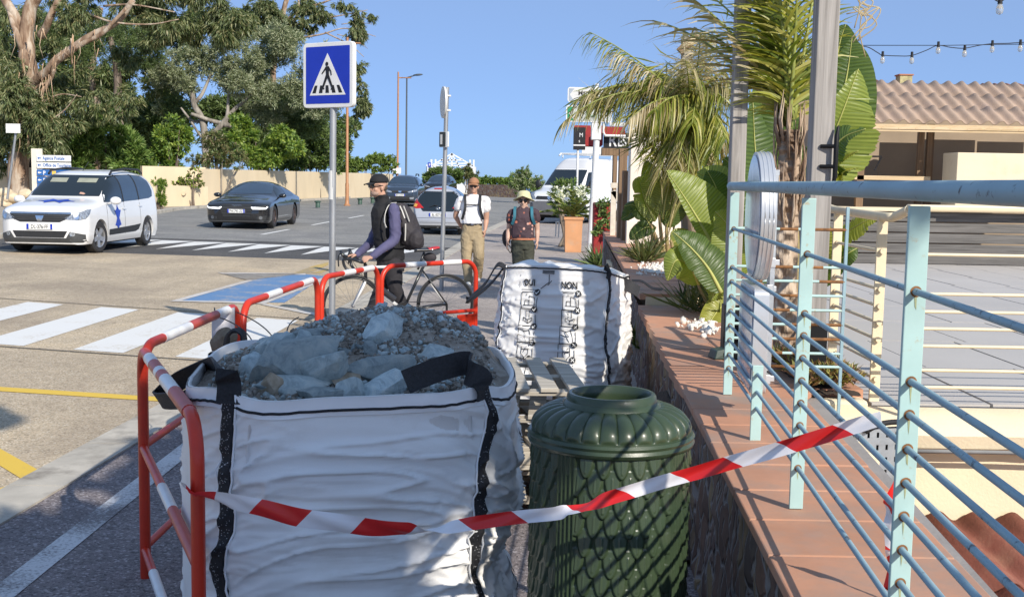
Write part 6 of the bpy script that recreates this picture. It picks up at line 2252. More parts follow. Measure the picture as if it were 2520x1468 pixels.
# ============================================================ STREET FURNITURE AND FAR THINGS
m_galv = M('dull galvanised tube', (.36, .37, .38), .5, .6, var=.2, scale=5, stretch=(4, 4, .6), bmp=.1, bscale=50)
m_wht = M('white enamel', (.76, .76, .74), .4, var=.04)
m_blu = M('traffic blue', (.01, .035, .42), .4, var=.05)
m_blk = M('traffic black', (.01, .01, .012), .5)
m_lgrey = M('light grey enamel', (.62, .62, .60), .45, var=.05)
m_copper = M('copper brown paint', (.42, .20, .09), .5, var=.1)
m_dgrey = M('dark grey paint', (.07, .085, .10), .5)
m_sgreen = M('sign green', (.02, .25, .11), .4)
m_rplast = M('deep red awning', (.32, .02, .02), .55, var=.1)
class Plane:
 def __init__(s, c, n, up=(0, 0, 1)):
  s.c, s.n = Vector(c), Vector(n).normalized()
  s.x = Vector(up).cross(s.n).normalized()
  s.y = s.n.cross(s.x)
 def p(s, x, y, o=0):
  return s.c + s.x * x + s.y * y + s.n * o
 def poly(s, name, pts, o, mat, parent, th=.0015):
  mb = MB()
  mb.prism([s.p(x, y, o) for x, y in pts], s.n * th)
  return mb.build(name, mat, parent, smooth=0)
 def rrect(s, name, cx, cy, w, h, r, o, th, mat, parent, bev=.0):
  pts = []
  for sx, sy, a0 in ((1, 1, 0), (-1, 1, pi / 2), (-1, -1, pi), (1, -1, 1.5 * pi)):
   for k in range(6):
    a = a0 + pi / 2 * k / 5
    pts.append((cx + sx * (w / 2 - r) + r * cos(a), cy + sy * (h / 2 - r) + r * sin(a)))
  mb = MB()
  mb.prism([s.p(x, y, o) for x, y in pts], s.n * th)
  return mb.build(name, mat, parent, smooth=30, bev=bev)
 def text(s, name, txt, h, x, y, o, mat, parent, bold=0, align='CENTER', sx=1.0):
  return lettering(name, txt, h, s.p(x, y, o), s.x, s.y, mat, parent, .0006, bold, align, sx)
def pole(t, uv0, Y, zt, r, mat, name='pole', r1=None, lean=(0, 0)):
 b = P(*uv0, Y)
 z0 = gz(b.x, Y) + (.03 if b.x > kerbx(Y) else 0)
 mb = MB()
 mb.tube([V(b.x, Y, z0), V(b.x + lean[0], Y + lean[1], zt)], [r, r1 or r], 16)
 mb.build(name, mat, t, smooth=60)
 return V(b.x, Y, z0)
# pedestrian crossing sign
YS = 10.75
c = P(809, 185, YS)
t = thing('pedestrian_sign', 'square blue pedestrian crossing sign on a galvanised pole', 'sign', V(P(817, 800, YS).x, YS, .03))
pl = Plane(c, (-.515, -.857, 0))
pole(t, (817, 600), YS, P(815, 130, YS).z, .031, m_galv, lean=(.012, 0))
mb = MB()
q0 = P(817, 425, YS)
mb.tube([q0 + V(0, 0, -.25), q0 + V(0, 0, .02)], .0325, 16)
mb.build('pole_sticker', m_lgrey, t, smooth=60)
pl.rrect('sign_box', 0, 0, .60, .60, .045, -.035, .05, m_wht, t, .004)
pl.rrect('blue_field', 0, 0, .525, .525, .008, .0152, .002, m_blu, t)
pl.poly('white_triangle', [(-.215, -.185), (.215, -.185), (.0, .20)], .0175, m_wht, t)
for k in range(5):
 x = -.16 + k * .08
 sk = -x * .18
 pl.poly('crossing_bar', [(x - .022 + sk * 0, -.165), (x + .020, -.165), (x + .012 + sk, -.095), (x - .020 + sk, -.095)], .0192, m_blk, t)
man = MB()
def seg(a, b, w0, w1):
 a, b = Vector(a), Vector(b)
 d = (b - a).normalized()
 n = Vector((-d.y, d.x))
 q = [a - n * w0, b - n * w1, b + n * w1, a + n * w0]
 man.prism([pl.p(e.x, e.y, .0208 + .0002 * (len(man.v) % 7)) for e in q], pl.n * .001)
man.prism([pl.p(-.005 + .018 * cos(a / 12 * 2 * pi), .10 + .02 * sin(a / 12 * 2 * pi), .0208) for a in range(12)], pl.n * .001)
seg((0, .078), (.004, -.01), .020, .017)
seg((.0, -.0), (-.055, -.12), .015, .010)
seg((.005, -.0), (.062, -.12), .015, .010)
seg((-.01, .07), (-.05, .025), .010, .007)
seg((-.05, .028), (-.065, .01), .007, .006)
seg((.012, .07), (.042, .03), .010, .007)
seg((.042, .03), (.048, -.005), .007, .006)
seg((-.055, -.12), (-.035, -.128), .007, .006)
seg((.062, -.12), (.045, -.135), .007, .006)
man.build('walking_figure', m_blk, t, smooth=0)
mb = MB()
for z in (-.15, .15):
 mb.obox(pl.p(.02, z, -.05), pl.x * .06, pl.y * .015, pl.n * .015)
mb.build('clamps', m_galv, t, smooth=0) if False else None
# pole with a round sign from behind and a box
YS2 = 17.6
b = P(1086, 708, YS2)
t = thing('traffic_sign', 'leaning galvanised pole with a round sign seen from the side and a small dark plate', 'sign', V(b.x, YS2, .03))
top = P(1100, 215, YS2)
mb = MB()
mb.tube([V(b.x, YS2, .0), top], .034, 14)
mb.build('pole', m_galv, t, smooth=60)
nn = V(-.97, -.24, 0)
c = P(1094, 252, YS2)
pl = Plane(c, nn)
mb = MB()
mb.rings([[pl.p(.24 * cos(2 * pi * j / 40), .24 * sin(2 * pi * j / 40), o) for j in range(40)] for o in (0, .03)], True, True)
mb.build('round_panel', m_lgrey, t, smooth=30)
for dy in (.1, -.12):
 mb = MB()
 mb.obox(pl.p(0, dy, -.03), pl.x * .05, pl.y * .012, pl.n * .06)
 mb.build('clamp', m_lgrey, t, smooth=0)
pl = Plane(P(1089, 343, YS2 - .04), V(-.6, -.8, 0))
pl.rrect('plate_rim', .02, 0, .17, .235, .015, -.03, .03, m_wht, t)
pl.rrect('plate_face', .0, 0, .125, .225, .01, .0, .004, M('dark plate', (.04, .045, .045), .5), t)
pl.rrect('plate_mark', -.02, .0, .04, .15, .004, .0045, .002, m_lgrey, t)
# white mast with direction signs
YM = 28.0
b = P(1452, 628, YM)
t = thing('direction_sign', 'white mast carrying a white and a green arrow direction sign, half hidden by palm fronds', 'sign', V(b.x, YM, .03))
mb = MB()
mb.tube([V(b.x, YM, .0), V(P(1468, 345, YM).x, YM, P(1468, 345, YM).z)], [.085, .075], 16)
mb.build('mast', m_wht, t, smooth=60)
c = P(1467, 322, YM)
mb = MB()
mb.box((c.x - .12, YM - .1, c.z - .22), (c.x + .12, YM + .1, c.z + .22))
mb.build('mast_box', m_wht, t, smooth=0, bev=.02)
for (u0, v0, u1, v1, col, arrow, txt) in ((1398, 216, 1512, 252, m_lgrey, m_wht, 'Marines'), (1394, 261, 1506, 300, m_wht, m_sgreen, '')):
 c = P((u0 + u1) / 2, (v0 + v1) / 2, YM - .12)
 w, h = (u1 - u0) * YM / FPX, (v1 - v0) * YM / FPX
 pl = Plane(c, V(.04, -1, 0))
 pl.rrect('panel_rim', 0, 0, w, h, .06, -.03, .03, m_wht, t)
 pl.rrect('panel', 0, 0, w - .05, h - .05, .045, .001, .004, m_lgrey if txt else M('pale sign field', (.52, .54, .50), .5), t)
 if not txt:
  pl.poly('green_end', [(-w / 2 + .03, -h / 2 + .03), (-w / 2 + .20, -h / 2 + .03), (-w / 2 + .06, 0), (-w / 2 + .20, h / 2 - .03), (-w / 2 + .03, h / 2 - .03)], .006, m_sgreen, t)
  pl.text('sign_lettering', 'Porto', .1, .08, -.08, .007, m_sgreen, t)
 else:
  pl.poly('grey_end', [(-w / 2 + .03, -h / 2 + .03), (-w / 2 + .16, -h / 2 + .03), (-w / 2 + .05, 0), (-w / 2 + .16, h / 2 - .03), (-w / 2 + .03, h / 2 - .03)], .006, M('blue grey sign', (.33, .38, .44), .5), t)
  pl.text('sign_lettering', txt, .115, -w / 2 + .25, -.01, .007, m_blk, t, .003, 'LEFT', .95)
 mb = MB()
 mb.box((P(1467, 300, YM).x - .04, YM - .06, c.z - h / 2), (P(1467, 300, YM).x + .04, YM + .02, c.z + h / 2 + .1))
 mb.build('bracket', m_wht, t, smooth=0)
# restaurant front
YR = 31.0
t = thing('restaurant_sign', 'black hanging board reading REST in white, with dark red light boxes over it', 'sign', P(1525, 350, YR))
pl = Plane(P(1540, 347, YR), V(-.05, -1, 0))
s_ = YR / FPX
pl.rrect('board', 0, 0, 108 * s_, 40 * s_, .03, -.08, .08, m_blk, t)
pl.text('sign_lettering', 'R', .33, -42 * s_, -13 * s_, .006, m_wht, t, .007, 'LEFT', .8)
pl.text('sign_lettering', 'EST', .26, -20 * s_, -13 * s_, .006, m_wht, t, .005, 'LEFT', .72)
pl2 = Plane(P(1448, 334, YR + .3), V(0, -1, 0))
pl2.rrect('red_light_box', 0, 0, 72 * s_, 50 * s_, .05, -.15, .15, m_rplast, t)
pl2.rrect('black_underside', 0, -29 * s_, 62 * s_, 10 * s_, .02, -.15, .14, m_blk, t)
pl3 = Plane(P(1512, 322, YR - .15), V(0, -1, 0))
pl3.rrect('red_panel', 0, 0, 52 * s_, 20 * s_, .04, -.1, .1, m_rplast, t)
mb = MB()
mb.tube([pl3.p(-27 * s_, 18 * s_, .02), pl3.p(-27 * s_, -4 * s_, .02), pl3.p(-22 * s_, -12 * s_, .02), pl3.p(27 * s_, -12 * s_, .02)], .035, 8)
mb.build('white_bracket', m_wht, t, smooth=60)
pl3.rrect('grey_panel', 8 * s_, 16 * s_, 40 * s_, 9 * s_, .02, -.1, .1, m_lgrey, t)
t = thing('menu_board', 'narrow black board with white script on a thin pole, left of the red light box', 'sign', P(1425, 340, YR - .2))
pl = Plane(P(1426, 341, YR - .25), V(0, -1, 0))
pl.rrect('board', 0, 0, 29 * s_, 54 * s_, .01, -.05, .05, m_blk, t)
pl.text('sign_lettering', 'M', 10 * s_, 4 * s_, 4 * s_, .004, m_wht, t, 0, 'CENTER', .9)
pl.text('sign_lettering', 's', 8 * s_, 0, -9 * s_, .004, m_wht, t)
pl.rrect('stripe', 0, -16 * s_, 29 * s_, 3 * s_, .005, .002, .004, m_wht, t)
mb = MB()
q = P(1422, 370, YR - .2)
mb.tube([V(q.x, YR - .2, gz(q.x, YR)), q + V(0, 0, .6)], .03, 8)
mb.build('pole', m_wht, t, smooth=60)
t = thing('shop_board', 'white notice boards under the red light box', 'sign', P(1456, 365, YR))
mb = MB()
a, b = P(1432, 378, YR + .1), P(1489, 362, YR + .1)
mb.box((a.x, YR + .1, a.z), (b.x, YR + .16, b.z))
mb.build('board', m_wht, t, smooth=0)
# porch: cream wall and brown posts
t = thing('restaurant_wall', 'cream rendered porch wall behind the windblown palm and banana leaves', 'wall', P(1600, 600, 17.4))
mb = MB()
a, b = P(1546, 600, 17.4), P(1596, 318, 17.4)
mb.box((a.x, 17.4, ZC + .05), (b.x + .7, 17.75, b.z))
mb.build('pier', M('warm white render', (.78, .70, .60), .9, var=.05, scale=2, bmp=.2), t, smooth=0, bev=.01)
mb = MB()
a, b = P(1540, 600, 17.3), P(1648, 545, 17.3)
mb.box((a.x, 17.25, ZC + .05), (b.x, 17.38, b.z))
mb.build('plinth', MATS['warm white render'], t, smooth=0, bev=.01)
t = thing('porch_frame', 'dark brown wooden porch posts beside the cream wall, under the REST board', 'porch', P(1530, 590, 19))
for (u0, u1, v0, v1, Y, mt) in ((1520, 1545, 366, 590, 19.0, w_brown), (1508, 1520, 370, 470, 21, w_brown), (1530, 1546, 420, 600, 18.2, w_brown)):
 a, b = P(u0, v1, Y), P(u1, v0, Y)
 mb = MB()
 mb.box((a.x, Y, ZC), (b.x, Y + .25, b.z))
 mb.build('post', mt, t, smooth=0)
mb = MB()
a, b = P(1480, 382, 19.5), P(1548, 366, 19.5)
mb.box((a.x, 19.4, a.z), (b.x, 19.6, b.z))
mb.build('beam', w_brown, t, smooth=0)
t = thing('trellis_gate', 'small white wooden frame with a diagonal brace and lantern beside the porch', 'frame', P(1520, 560, 20))
m_offw = M('weathered white wood', (.66, .60, .50), .8, var=.12, scale=12)
for (q) in (((1507, 592), (1510, 470)), ((1522, 600), (1526, 460)), ((1503, 456), (1535, 456)), ((1508, 470), (1524, 492))):
 mb = MB()
 mb.beam(P(*q[0], 20), P(*q[1], 20), .09, .07, up=(0, 1, 0))
 mb.build('bar', m_offw, t, smooth=0)
t = thing('red_planter', 'dark red planter box with a green climber between the sign mast and the porch', 'planter', P(1490, 600, 24))
mb = MB()
a, b = P(1460, 602, 24), P(1512, 500, 24)
mb.box((a.x, 24, 0), (b.x, 24.5, b.z))
mb.build('box', m_rplast, t, smooth=0, bev=.02)
crown('climber', split_blobs(px_clumps([(1484, 535, 14, 45), (1480, 500, 16, 16), (1470, 560, 12, 24)], 23.9), 8, 3, .4), 1800, .09, .04, [l_dark, l_ole], t, 71, shell=.2)
# planter with sago palm, oleander behind
YT = 28.3
t = thing('tall_planter', 'tall square terracotta planter standing on the footway', 'planter', V(P(1409, 626, YT).x, YT, .03))
m_terra = M('orange terracotta', (.58, .29, .14), .8, var=.12, scale=3, dirt=(.50, .33, .22), dscale=4, dlo=.52, dhi=.75)
c = P(1409, 626, YT)
mb = MB()
mb.rings([[V(c.x + sx * w, YT + sy * w, z) for sx, sy in ((-1, -1), (1, -1), (1, 1), (-1, 1))] for w, z in ((.20, .03), (.22, .82), (.245, .83), (.245, .90), (.20, .90), (.20, .80))], True, True)
mb.build('pot', m_terra, t, smooth=0, bev=.008)
tsg = thing('sago_palm', 'sago palm with stiff dark fronds growing in the tall terracotta planter', 'palm', V(c.x, YT, .9))
rr = random.Random(5)
fr = []
for k in range(17):
 a = k * 2.4
 el = rr.uniform(.15, 1.0)
 fr.append((V(c.x, YT, .92), V(cos(a) * cos(el), sin(a) * cos(el), sin(el)), rr.uniform(.7, .95), .6, 46, .17, (0, 0, 0), 0, .1))
palm(tsg, fr, [LEAF('dark cycad leaf', [(.08, .12, .025), (.15, .20, .04), (.24, .27, .07)], .2)], 33)
m_flow = LEAF('white flower', [(.75, .75, .70), (.82, .81, .78)], .3)
YW = 30.2
t = shrub('oleander bush covered with white flowers behind the tall planter', [(1395, 470, 42, 26), (1370, 490, 25, 20), (1430, 480, 25, 22), (1400, 520, 40, 25)], YW, [l_ole, l_dark], 900, .14, .03, 72, name='flowering_shrub', n=10, droop=-.4, stems=8)
crown('flowers', split_blobs(px_clumps([(1395, 475, 42, 24), (1430, 470, 18, 18), (1375, 480, 25, 15)], YW - .3), 12, 73, .3), 420, .075, .06, [m_flow], t, 73, shell=.6)['kind'] = 'stuff'
t = thing('a_board', 'white framed board standing in the shade left of the tall planter', 'board', P(1372, 580, 29.2))
for q in (((1367, 582), (1369, 545)), ((1374, 584), (1376, 548)), ((1367, 546), (1377, 546))):
 mb = MB()
 mb.beam(P(*q[0], 29.2), P(*q[1], 29.2), .035, .03, up=(0, 1, 0))
 mb.build('bar', m_wht, t, smooth=0)
# terracotta bowl behind the printed bag
YB_ = 16.2
c = P(1485, 700, YB_)
t = thing('terracotta_bowl', 'wide orange terracotta bowl standing behind the printed bulk bag', 'pot', V(c.x, YB_, .03))
mb = MB()
zt = P(1485, 657, YB_).z
mb.lathe([(.20, .03), (.25, zt * .5), (.285, zt - .06), (.30, zt - .055), (.305, zt - .012), (.295, zt), (.275, zt), (.265, zt - .05), (.23, zt * .55), (.001, zt * .55)], 48, V(c.x, YB_, 0))
mb.build('bowl', M('bright terracotta', (.66, .36, .16), .75, var=.08, scale=6), t, smooth=40)
# lamp posts
def lamp(label, u, v0, v1, Y, mat, kind, name='street_lamp'):
 b = P(u, v1, Y)
 z0 = gz(b.x, Y)
 t = thing(name, label, 'street lamp', V(b.x, Y, z0), 0, 'street lamps on the far pavement')
 top = P(u, v0, Y)
 s_ = Y / FPX
 mb = MB()
 mb.tube([V(b.x, Y, z0), V(b.x, Y, z0 + 1.1), V(b.x, Y, z0 + 1.15), V(b.x, Y, top.z)], [.095, .095, .075, .055], 12)
 mb.build('pole', mat, t, smooth=60)
 mb = MB()
 if kind == 0:
  z = top.z - 14 * s_
  mb.beam(V(b.x, Y, z), V(b.x + 10 * s_, Y, z), .06, .08)
  mb.build('arm', mat, t, smooth=0)
  mb = MB()
  x0 = b.x + 9 * s_
  mb.rings([[V(x + sx * 0, Y + yy * w, z + zz) for yy, zz in ((-1, -.02), (1, -.02), (1, .03), (-1, .03))] for x, w in ((x0, .08), (x0 + 8 * s_, .16), (x0 + 22 * s_, .14), (x0 + 23 * s_, .10)) for sx in (0,)], True, True)
  mb.build('lantern', mat, t, smooth=0)
 else:
  z = top.z
  mb.tube([V(b.x, Y, z), V(b.x + 1 * s_, Y, z + 1 * s_), V(b.x + 18 * s_, Y, z + 6 * s_)], .045, 8)
  mb.build('arm', mat, t, smooth=60)
  mb = MB()
  mb.ell(V(b.x + 27 * s_, Y, z + 8 * s_), (12 * s_, .14, 2.6 * s_), 12, 8, 0, Matrix.Rotation(-.1, 3, 'Y'))
  mb.build('lantern', mat, t, smooth=180)
 mb = MB()
 mb.lathe([(.17, 0), (.17, .04), (.11, .1), (.095, .3)], 12, V(b.x, Y, z0))
 mb.build('base', mat, t, smooth=40)
 return t
lamp('tall copper brown lamp post right behind the pedestrian sign', 854, 92, 517, 58, m_copper, 0)
t = lamp('copper brown lamp post with a flat lantern, standing left of the dark grey one', 978, 177, 478, 80, m_copper, 0)
mb = MB()
a, b = P(966, 427, 79.8), P(987, 413, 79.8)
mb.box((a.x, 79.8, a.z), (b.x, 79.85, b.z))
mb.build('small_plate', m_wht, t, smooth=0)
lamp('dark grey lamp post with an upswept arm and oval lantern', 999, 192, 476, 86, m_dgrey, 1)
m_bol = M('green bollard paint', (.05, .10, .075), .5, var=.1)
for k, (u, v, lab) in enumerate(((782, 512, 'short dark green bollard nearest the pedestrian sign pole'), (886, 504, 'short dark green bollard left of the cyclist'), (917, 501, 'short dark green bollard close beside the cyclist cap'))):
 p = G(u, v)
 z0 = p.z + .03
 t = thing('bollard', lab, 'bollard', V(p.x, p.y, z0), 0, 'short green bollards on the far kerb')
 mb = MB()
 mb.lathe([(.11, 0), (.105, .22), (.10, .23)], 14, V(p.x, p.y, z0), 0, True)
 mb.build('body', m_bol, t, smooth=40)
 mb = MB()
 mb.lathe([(.10, .23), (.15, .25), (.155, .29), (.12, .31), (.02, .32)], 14, V(p.x, p.y, z0), 0, True)
 mb.build('cap', m_bol, t, smooth=40)
# direction boards on the left
YD = 41
c = P(84, 520, YD)
t = thing('direction_sign', 'white board with blue and white direction panels behind the white minivan', 'sign', V(c.x, YD, gz(c.x, YD)))
s_ = YD / FPX
mb = MB()
a, b = P(80, 520, YD), P(102, 366, YD)
mb.box((a.x, YD, gz(c.x, YD)), (b.x, YD + .1, b.z))
mb.build('post_board', M('ivory enamel', (.76, .70, .58), .5), t, smooth=0, bev=.01)
m_btx = M('sign blue', (.03, .13, .38), .4)
pl = Plane(P(140, 405, YD - .03), V(0, -1, 0))
W0 = -49 * s_
rows = ((390, 15, m_wht, '\u2190 Agence Postale', m_btx), (407, 14, m_wht, '\u2190 Office de Tourisme', m_btx), (425, 15, m_btx, '', m_wht), (443, 16, m_btx, '', m_wht), (461, 16, m_btx, 'Plage Club', m_wht))
for k, (v, h, mt, tx, mc) in enumerate(rows):
 y = (405 - v) * s_
 pl.rrect('sign_panel', -7 * s_, y, 84 * s_, h * s_, .02, .0, .02, mt, t)
 # arrow
 x0 = W0 + 2 * s_
 pl.poly('arrow', [(x0, y), (x0 + 4 * s_, y + 3.4 * s_), (x0 + 4 * s_, y + 1.2 * s_), (x0 + 9 * s_, y + 1.2 * s_), (x0 + 9 * s_, y - 1.2 * s_), (x0 + 4 * s_, y - 1.2 * s_), (x0 + 4 * s_, y - 3.4 * s_)], .022, mc, t)
 if tx:
  pl.text('sign_lettering', tx.replace('\u2190 ', ''), 8 * s_, x0 + 13 * s_, y - 3.6 * s_, .022, mc, t, .004, 'LEFT', .78)
 else:
  pl.text('sign_lettering', 'P' if k == 2 else 'P', 9 * s_, x0 + 13 * s_, y - 4.5 * s_, .022, mc, t, .006, 'LEFT')
pl.rrect('yellow_mark', W0 + 42 * s_, 0 - 20 * s_, 10 * s_, 9 * s_, .01, .021, .003, M('yellow enamel', (.75, .5, .1), .5), t)
t = thing('road_sign', 'small white plate on a thin leaning pole in front of the eucalyptus trunk', 'sign', V(P(20, 480, 44).x, 44, gz(-20, 44)))
mb = MB()
mb.tube([P(18, 490, 44), P(40, 318, 44)], .045, 10)
mb.build('pole', m_galv, t, smooth=60)
mb = MB()
a, b = P(16, 327, 43.9), P(50, 305, 43.9)
mb.box((a.x, 43.85, a.z), (b.x, 43.9, b.z))
mb.build('plate', m_wht, t, smooth=0)
t = thing('gate', 'dark slatted metal gate between the eucalyptus and the direction board', 'gate', V(P(60, 430, 51).x, 51, .3))
mb = MB()
for k in range(12):
 a, b = P(40 + k * 3.4, 412, 50.9), P(42.6 + k * 3.4, 345, 50.9)
 mb.box((a.x, 50.9, a.z), (b.x, 50.95, b.z))
a, b = P(40, 400, 50.97), P(82, 350, 50.97)
mb.box((a.x, 50.97, a.z), (b.x, 51, b.z))
mb.build('panel', m_iron, t, smooth=0)
# far white pavilion
YV = 240
t = thing('pavilion', 'white marina pavilion with an open lattice roof far off by the sea', 'building', P(1110, 430, YV))
s_ = YV / FPX
def vb(u0, v0, u1, v1, w=3.2, nm='roof_beam', dy=0):
 mb = MB()
 mb.beam(P(u0, v0, YV + dy), P(u1, v1, YV + dy), w * s_, w * s_, up=(0, 1, 0))
 mb.build(nm, m_wht, t, smooth=0)
for q in ((1112, 378, 1062, 408), (1112, 378, 1164, 408), (1112, 378, 1095, 410), (1112, 378, 1130, 410), (1112, 378, 1112, 412), (1085, 394, 1138, 394), (1075, 402, 1150, 402), (1062, 408, 1164, 408)):
 vb(*q)
for q in ((1062, 435, 1062, 392), (1072, 435, 1072, 392), (1157, 435, 1157, 393), (1166, 435, 1166, 393), (1112, 436, 1112, 395), (1092, 436, 1092, 408), (1132, 436, 1132, 408)):
 vb(*q, w=4, nm='column')
for (u0, v0, u1, v1) in ((1049, 440, 1076, 405), (1146, 440, 1170, 410), (1076, 440, 1146, 414)):
 mb = MB()
 a, b = P(u0, v1, YV + 2), P(u1, v0, YV + 2)
 mb.box((a.x, YV + 2, -2.4), (b.x, YV + 8, a.z))
 mb.build('wall', m_wht, t, smooth=0)
mb = MB()
a, b = P(1053, 411, YV), P(1061, 400, YV)
mb.box((a.x, YV - .5, a.z), (b.x, YV, b.z))
mb.build('parking_panel', m_blu, t, smooth=0)
pl = Plane(P(1057, 408.5, YV - .6), V(0, -1, 0))
pl.text('parking_letter', 'P', 6 * s_, 0, 0, 0, m_wht, t, .02)
# bushes and stone wall at the bend
shrub('rounded dark bush in front of the white pavilion', [(1075, 428, 30, 20), (1110, 432, 35, 20), (1060, 440, 20, 14)], 97, [l_dark, l_ole], 900, .25, .08, 81, n=10)
shrub('reddish brown bush right of the pavilion bush', [(1140, 430, 25, 18), (1165, 440, 20, 14), (1150, 415, 10, 12)], 97.5, [l_brn, l_dark], 800, .22, .07, 82, n=9)
shrub('clipped hedge on top of the dark stone wall at the bend', [(1195, 445, 22, 9), (1225, 446, 25, 9), (1250, 446, 20, 9), (1175, 448, 14, 9)], 92, [l_hedge, l_ole], 1500, .2, .08, 83, name='hedge', n=10, cat='hedge')
shrub('large grey-green bush left of the white van', [(1280, 440, 30, 26), (1305, 450, 30, 20), (1268, 455, 20, 16), (1290, 425, 18, 12), (1320, 460, 20, 12)], 74, [l_olive, l_ole], 900, .2, .05, 84, n=11, droop=-.3)
t = thing('stone_wall', 'low dark stone wall under the hedge at the far bend of the road', 'wall', V(P(1215, 470, 91).x, 91, .5))
a, b = P(1150, 478, 91), P(1262, 455, 91)
mb = MB()
mb.rings([[V(x, 91 + .4 * ((x - a.x) / (b.x - a.x)) * -6, z) for x, z in ((x_, .2), (x_, b.z))] + [V(x_, 91.5 - 2.4 * ((x_ - a.x) / (b.x - a.x)), b.z), V(x_, 91.5 - 2.4 * ((x_ - a.x) / (b.x - a.x)), .2)] for x_ in (a.x, (a.x + b.x) / 2, b.x + 1)], True, True)
mb.build('stone_face', m_stone, t, smooth=0)
# pallets under and beside the printed bag
m_pal = woodmat('grey pallet wood', (.33, .29, .23), (.56, .51, .43), (2, 25, 25))
def pallet():
 t = thing('pallet', '', 'pallet', (0, 0, 0), 0, 'weathered pallets stacked by the bin')
 for k in range(6):
  mb = MB()
  x = -.36 + k * .144
  mb.box((x - .045, -.5, .115), (x + .045, .5, .137))
  mb.build('deck_board', m_pal, t, False, 0, .003)
 for y in (-.44, 0, .44):
  mb = MB()
  mb.box((-.4, y - .045, .094), (.4, y + .045, .1145))
  mb.build('cross_board', m_pal, t, False, 0, .003)
  for x in (-.345, 0, .345):
   mb = MB()
   mb.box((x - .05, y - .05, .0225), (x + .05, y + .05, .0935))
   mb.build('block', m_pal, t, False, 0, .003)
 for x in (-.345, 0, .345):
  mb = MB()
  mb.box((x - .05, -.5, 0), (x + .05, .5, .022))
  mb.build('base_board', m_pal, t, False, 0, .003)
 return t
pt = pallet()
labs = ['bottom pallet of the weathered stack between the near bag and the bin', 'second pallet up in the weathered stack', 'third pallet up in the weathered stack, turned a little', 'fourth pallet up in the weathered stack', 'topmost weathered pallet, its grey boards showing above the bin']
cpx = P(1392, 930, 6.05)
for k in range(5):
 o = pt if k == 0 else dup(pt)
 o.location = (cpx.x - .05 + (-.29, -.34, -.27, -.31, -.30)[k], 6.1 + (.0, .03, -.02, .02, 0)[k], .034 + k * .1385)
 o.rotation_euler = (0, 0, radians((2, 6, 12, -2, 4)[k]))
 o['label'] = labs[k]
# spoil heap at the wall foot
t = MB()
t.grid(lambda i, j: V(.50 + .46 * i, 5.0 + 3.2 * j, .03 + (.50 * sin(pi * min(1, j * 1.1)) * (.35 + .65 * i) + .06 * noise.noise(V(i * 5, j * 9, 2)) + .03 * noise.noise(V(i * 14, j * 30, 5))) * min(1, i * 5)), 50, 90)
o = t.build('spoil_heap', M('dark damp soil', (.055, .04, .03), .95, var=.5, scale=18, bmp=.8, bscale=60), None, smooth=180)
tag(o, 'dark heap of dug-out soil against the stone wall by the printed bag', 'soil', kind='stuff')
def fn(r):
 return V(r.uniform(.62, .92), r.uniform(2.0, 6), .04)
o = rubble_mesh('wall_foot_debris', 260, fn, .008, .03, m_rub, None, 77)
tag(o, 'stones and bits of debris lying along the foot of the stone wall', 'debris', kind='stuff')
# ============================================================ CARS
def paint(name, c, rough=.22, metal=.0, coat=.8):
 return M(name, c, rough, metal, .02, 2, spec=.5, coat=coat)
m_glass = M('dark car glass', (.012, .018, .022), .06, 0, .05, spec=.8)
m_glassb = M('bluish car glass', (.03, .05, .08), .06, 0, .05, spec=.9)
m_tyre = M('tyre rubber', (.025, .025, .027), .8, var=.2)
m_rim = M('alloy rim', (.55, .56, .58), .3, .8)
m_rimd = M('bronze dark rim', (.10, .07, .06), .4, .6)
m_trim = M('black plastic trim', (.022, .023, .024), .55)
m_lens = M('headlight lens', (.33, .36, .40), .10, .4, .6, 30, spec=.9)
m_chrome = M('chrome', (.75, .76, .78), .12, 1)
m_well = M('wheel well', (.006, .006, .006), .9)
m_plate = M('number plate', (.75, .75, .72), .5)
m_redl = M('red tail lamp', (.45, .015, .012), .15, spec=.8)
m_amb = M('amber lamp', (.75, .40, .08), .2)
m_drl = bpy.data.materials.new('lit daytime lamp')
m_drl.use_nodes = True
q = m_drl.node_tree.nodes['Principled BSDF']
q.inputs['Emission Color'].default_value = (1, 1, 1, 1)
q.inputs['Emission Strength'].default_value = 1.6
q.inputs['Base Color'].default_value = (.9, .9, .9, 1)
def lerp_tab(tab, x):
 if x >= tab[0][0]:
  return tab[0][1]
 for (x0, y0), (x1, y1) in zip(tab, tab[1:]):
  if x1 <= x <= x0:
   t = (x0 - x) / (x0 - x1)
   return y0 + (y1 - y0) * t
 return tab[-1][1]
def smooth_tab(tab, x, r):
 return sum(lerp_tab(tab, x + r * k) * w for k, w in ((-1, .15), (-.5, .2), (0, .3), (.5, .2), (1, .15)))
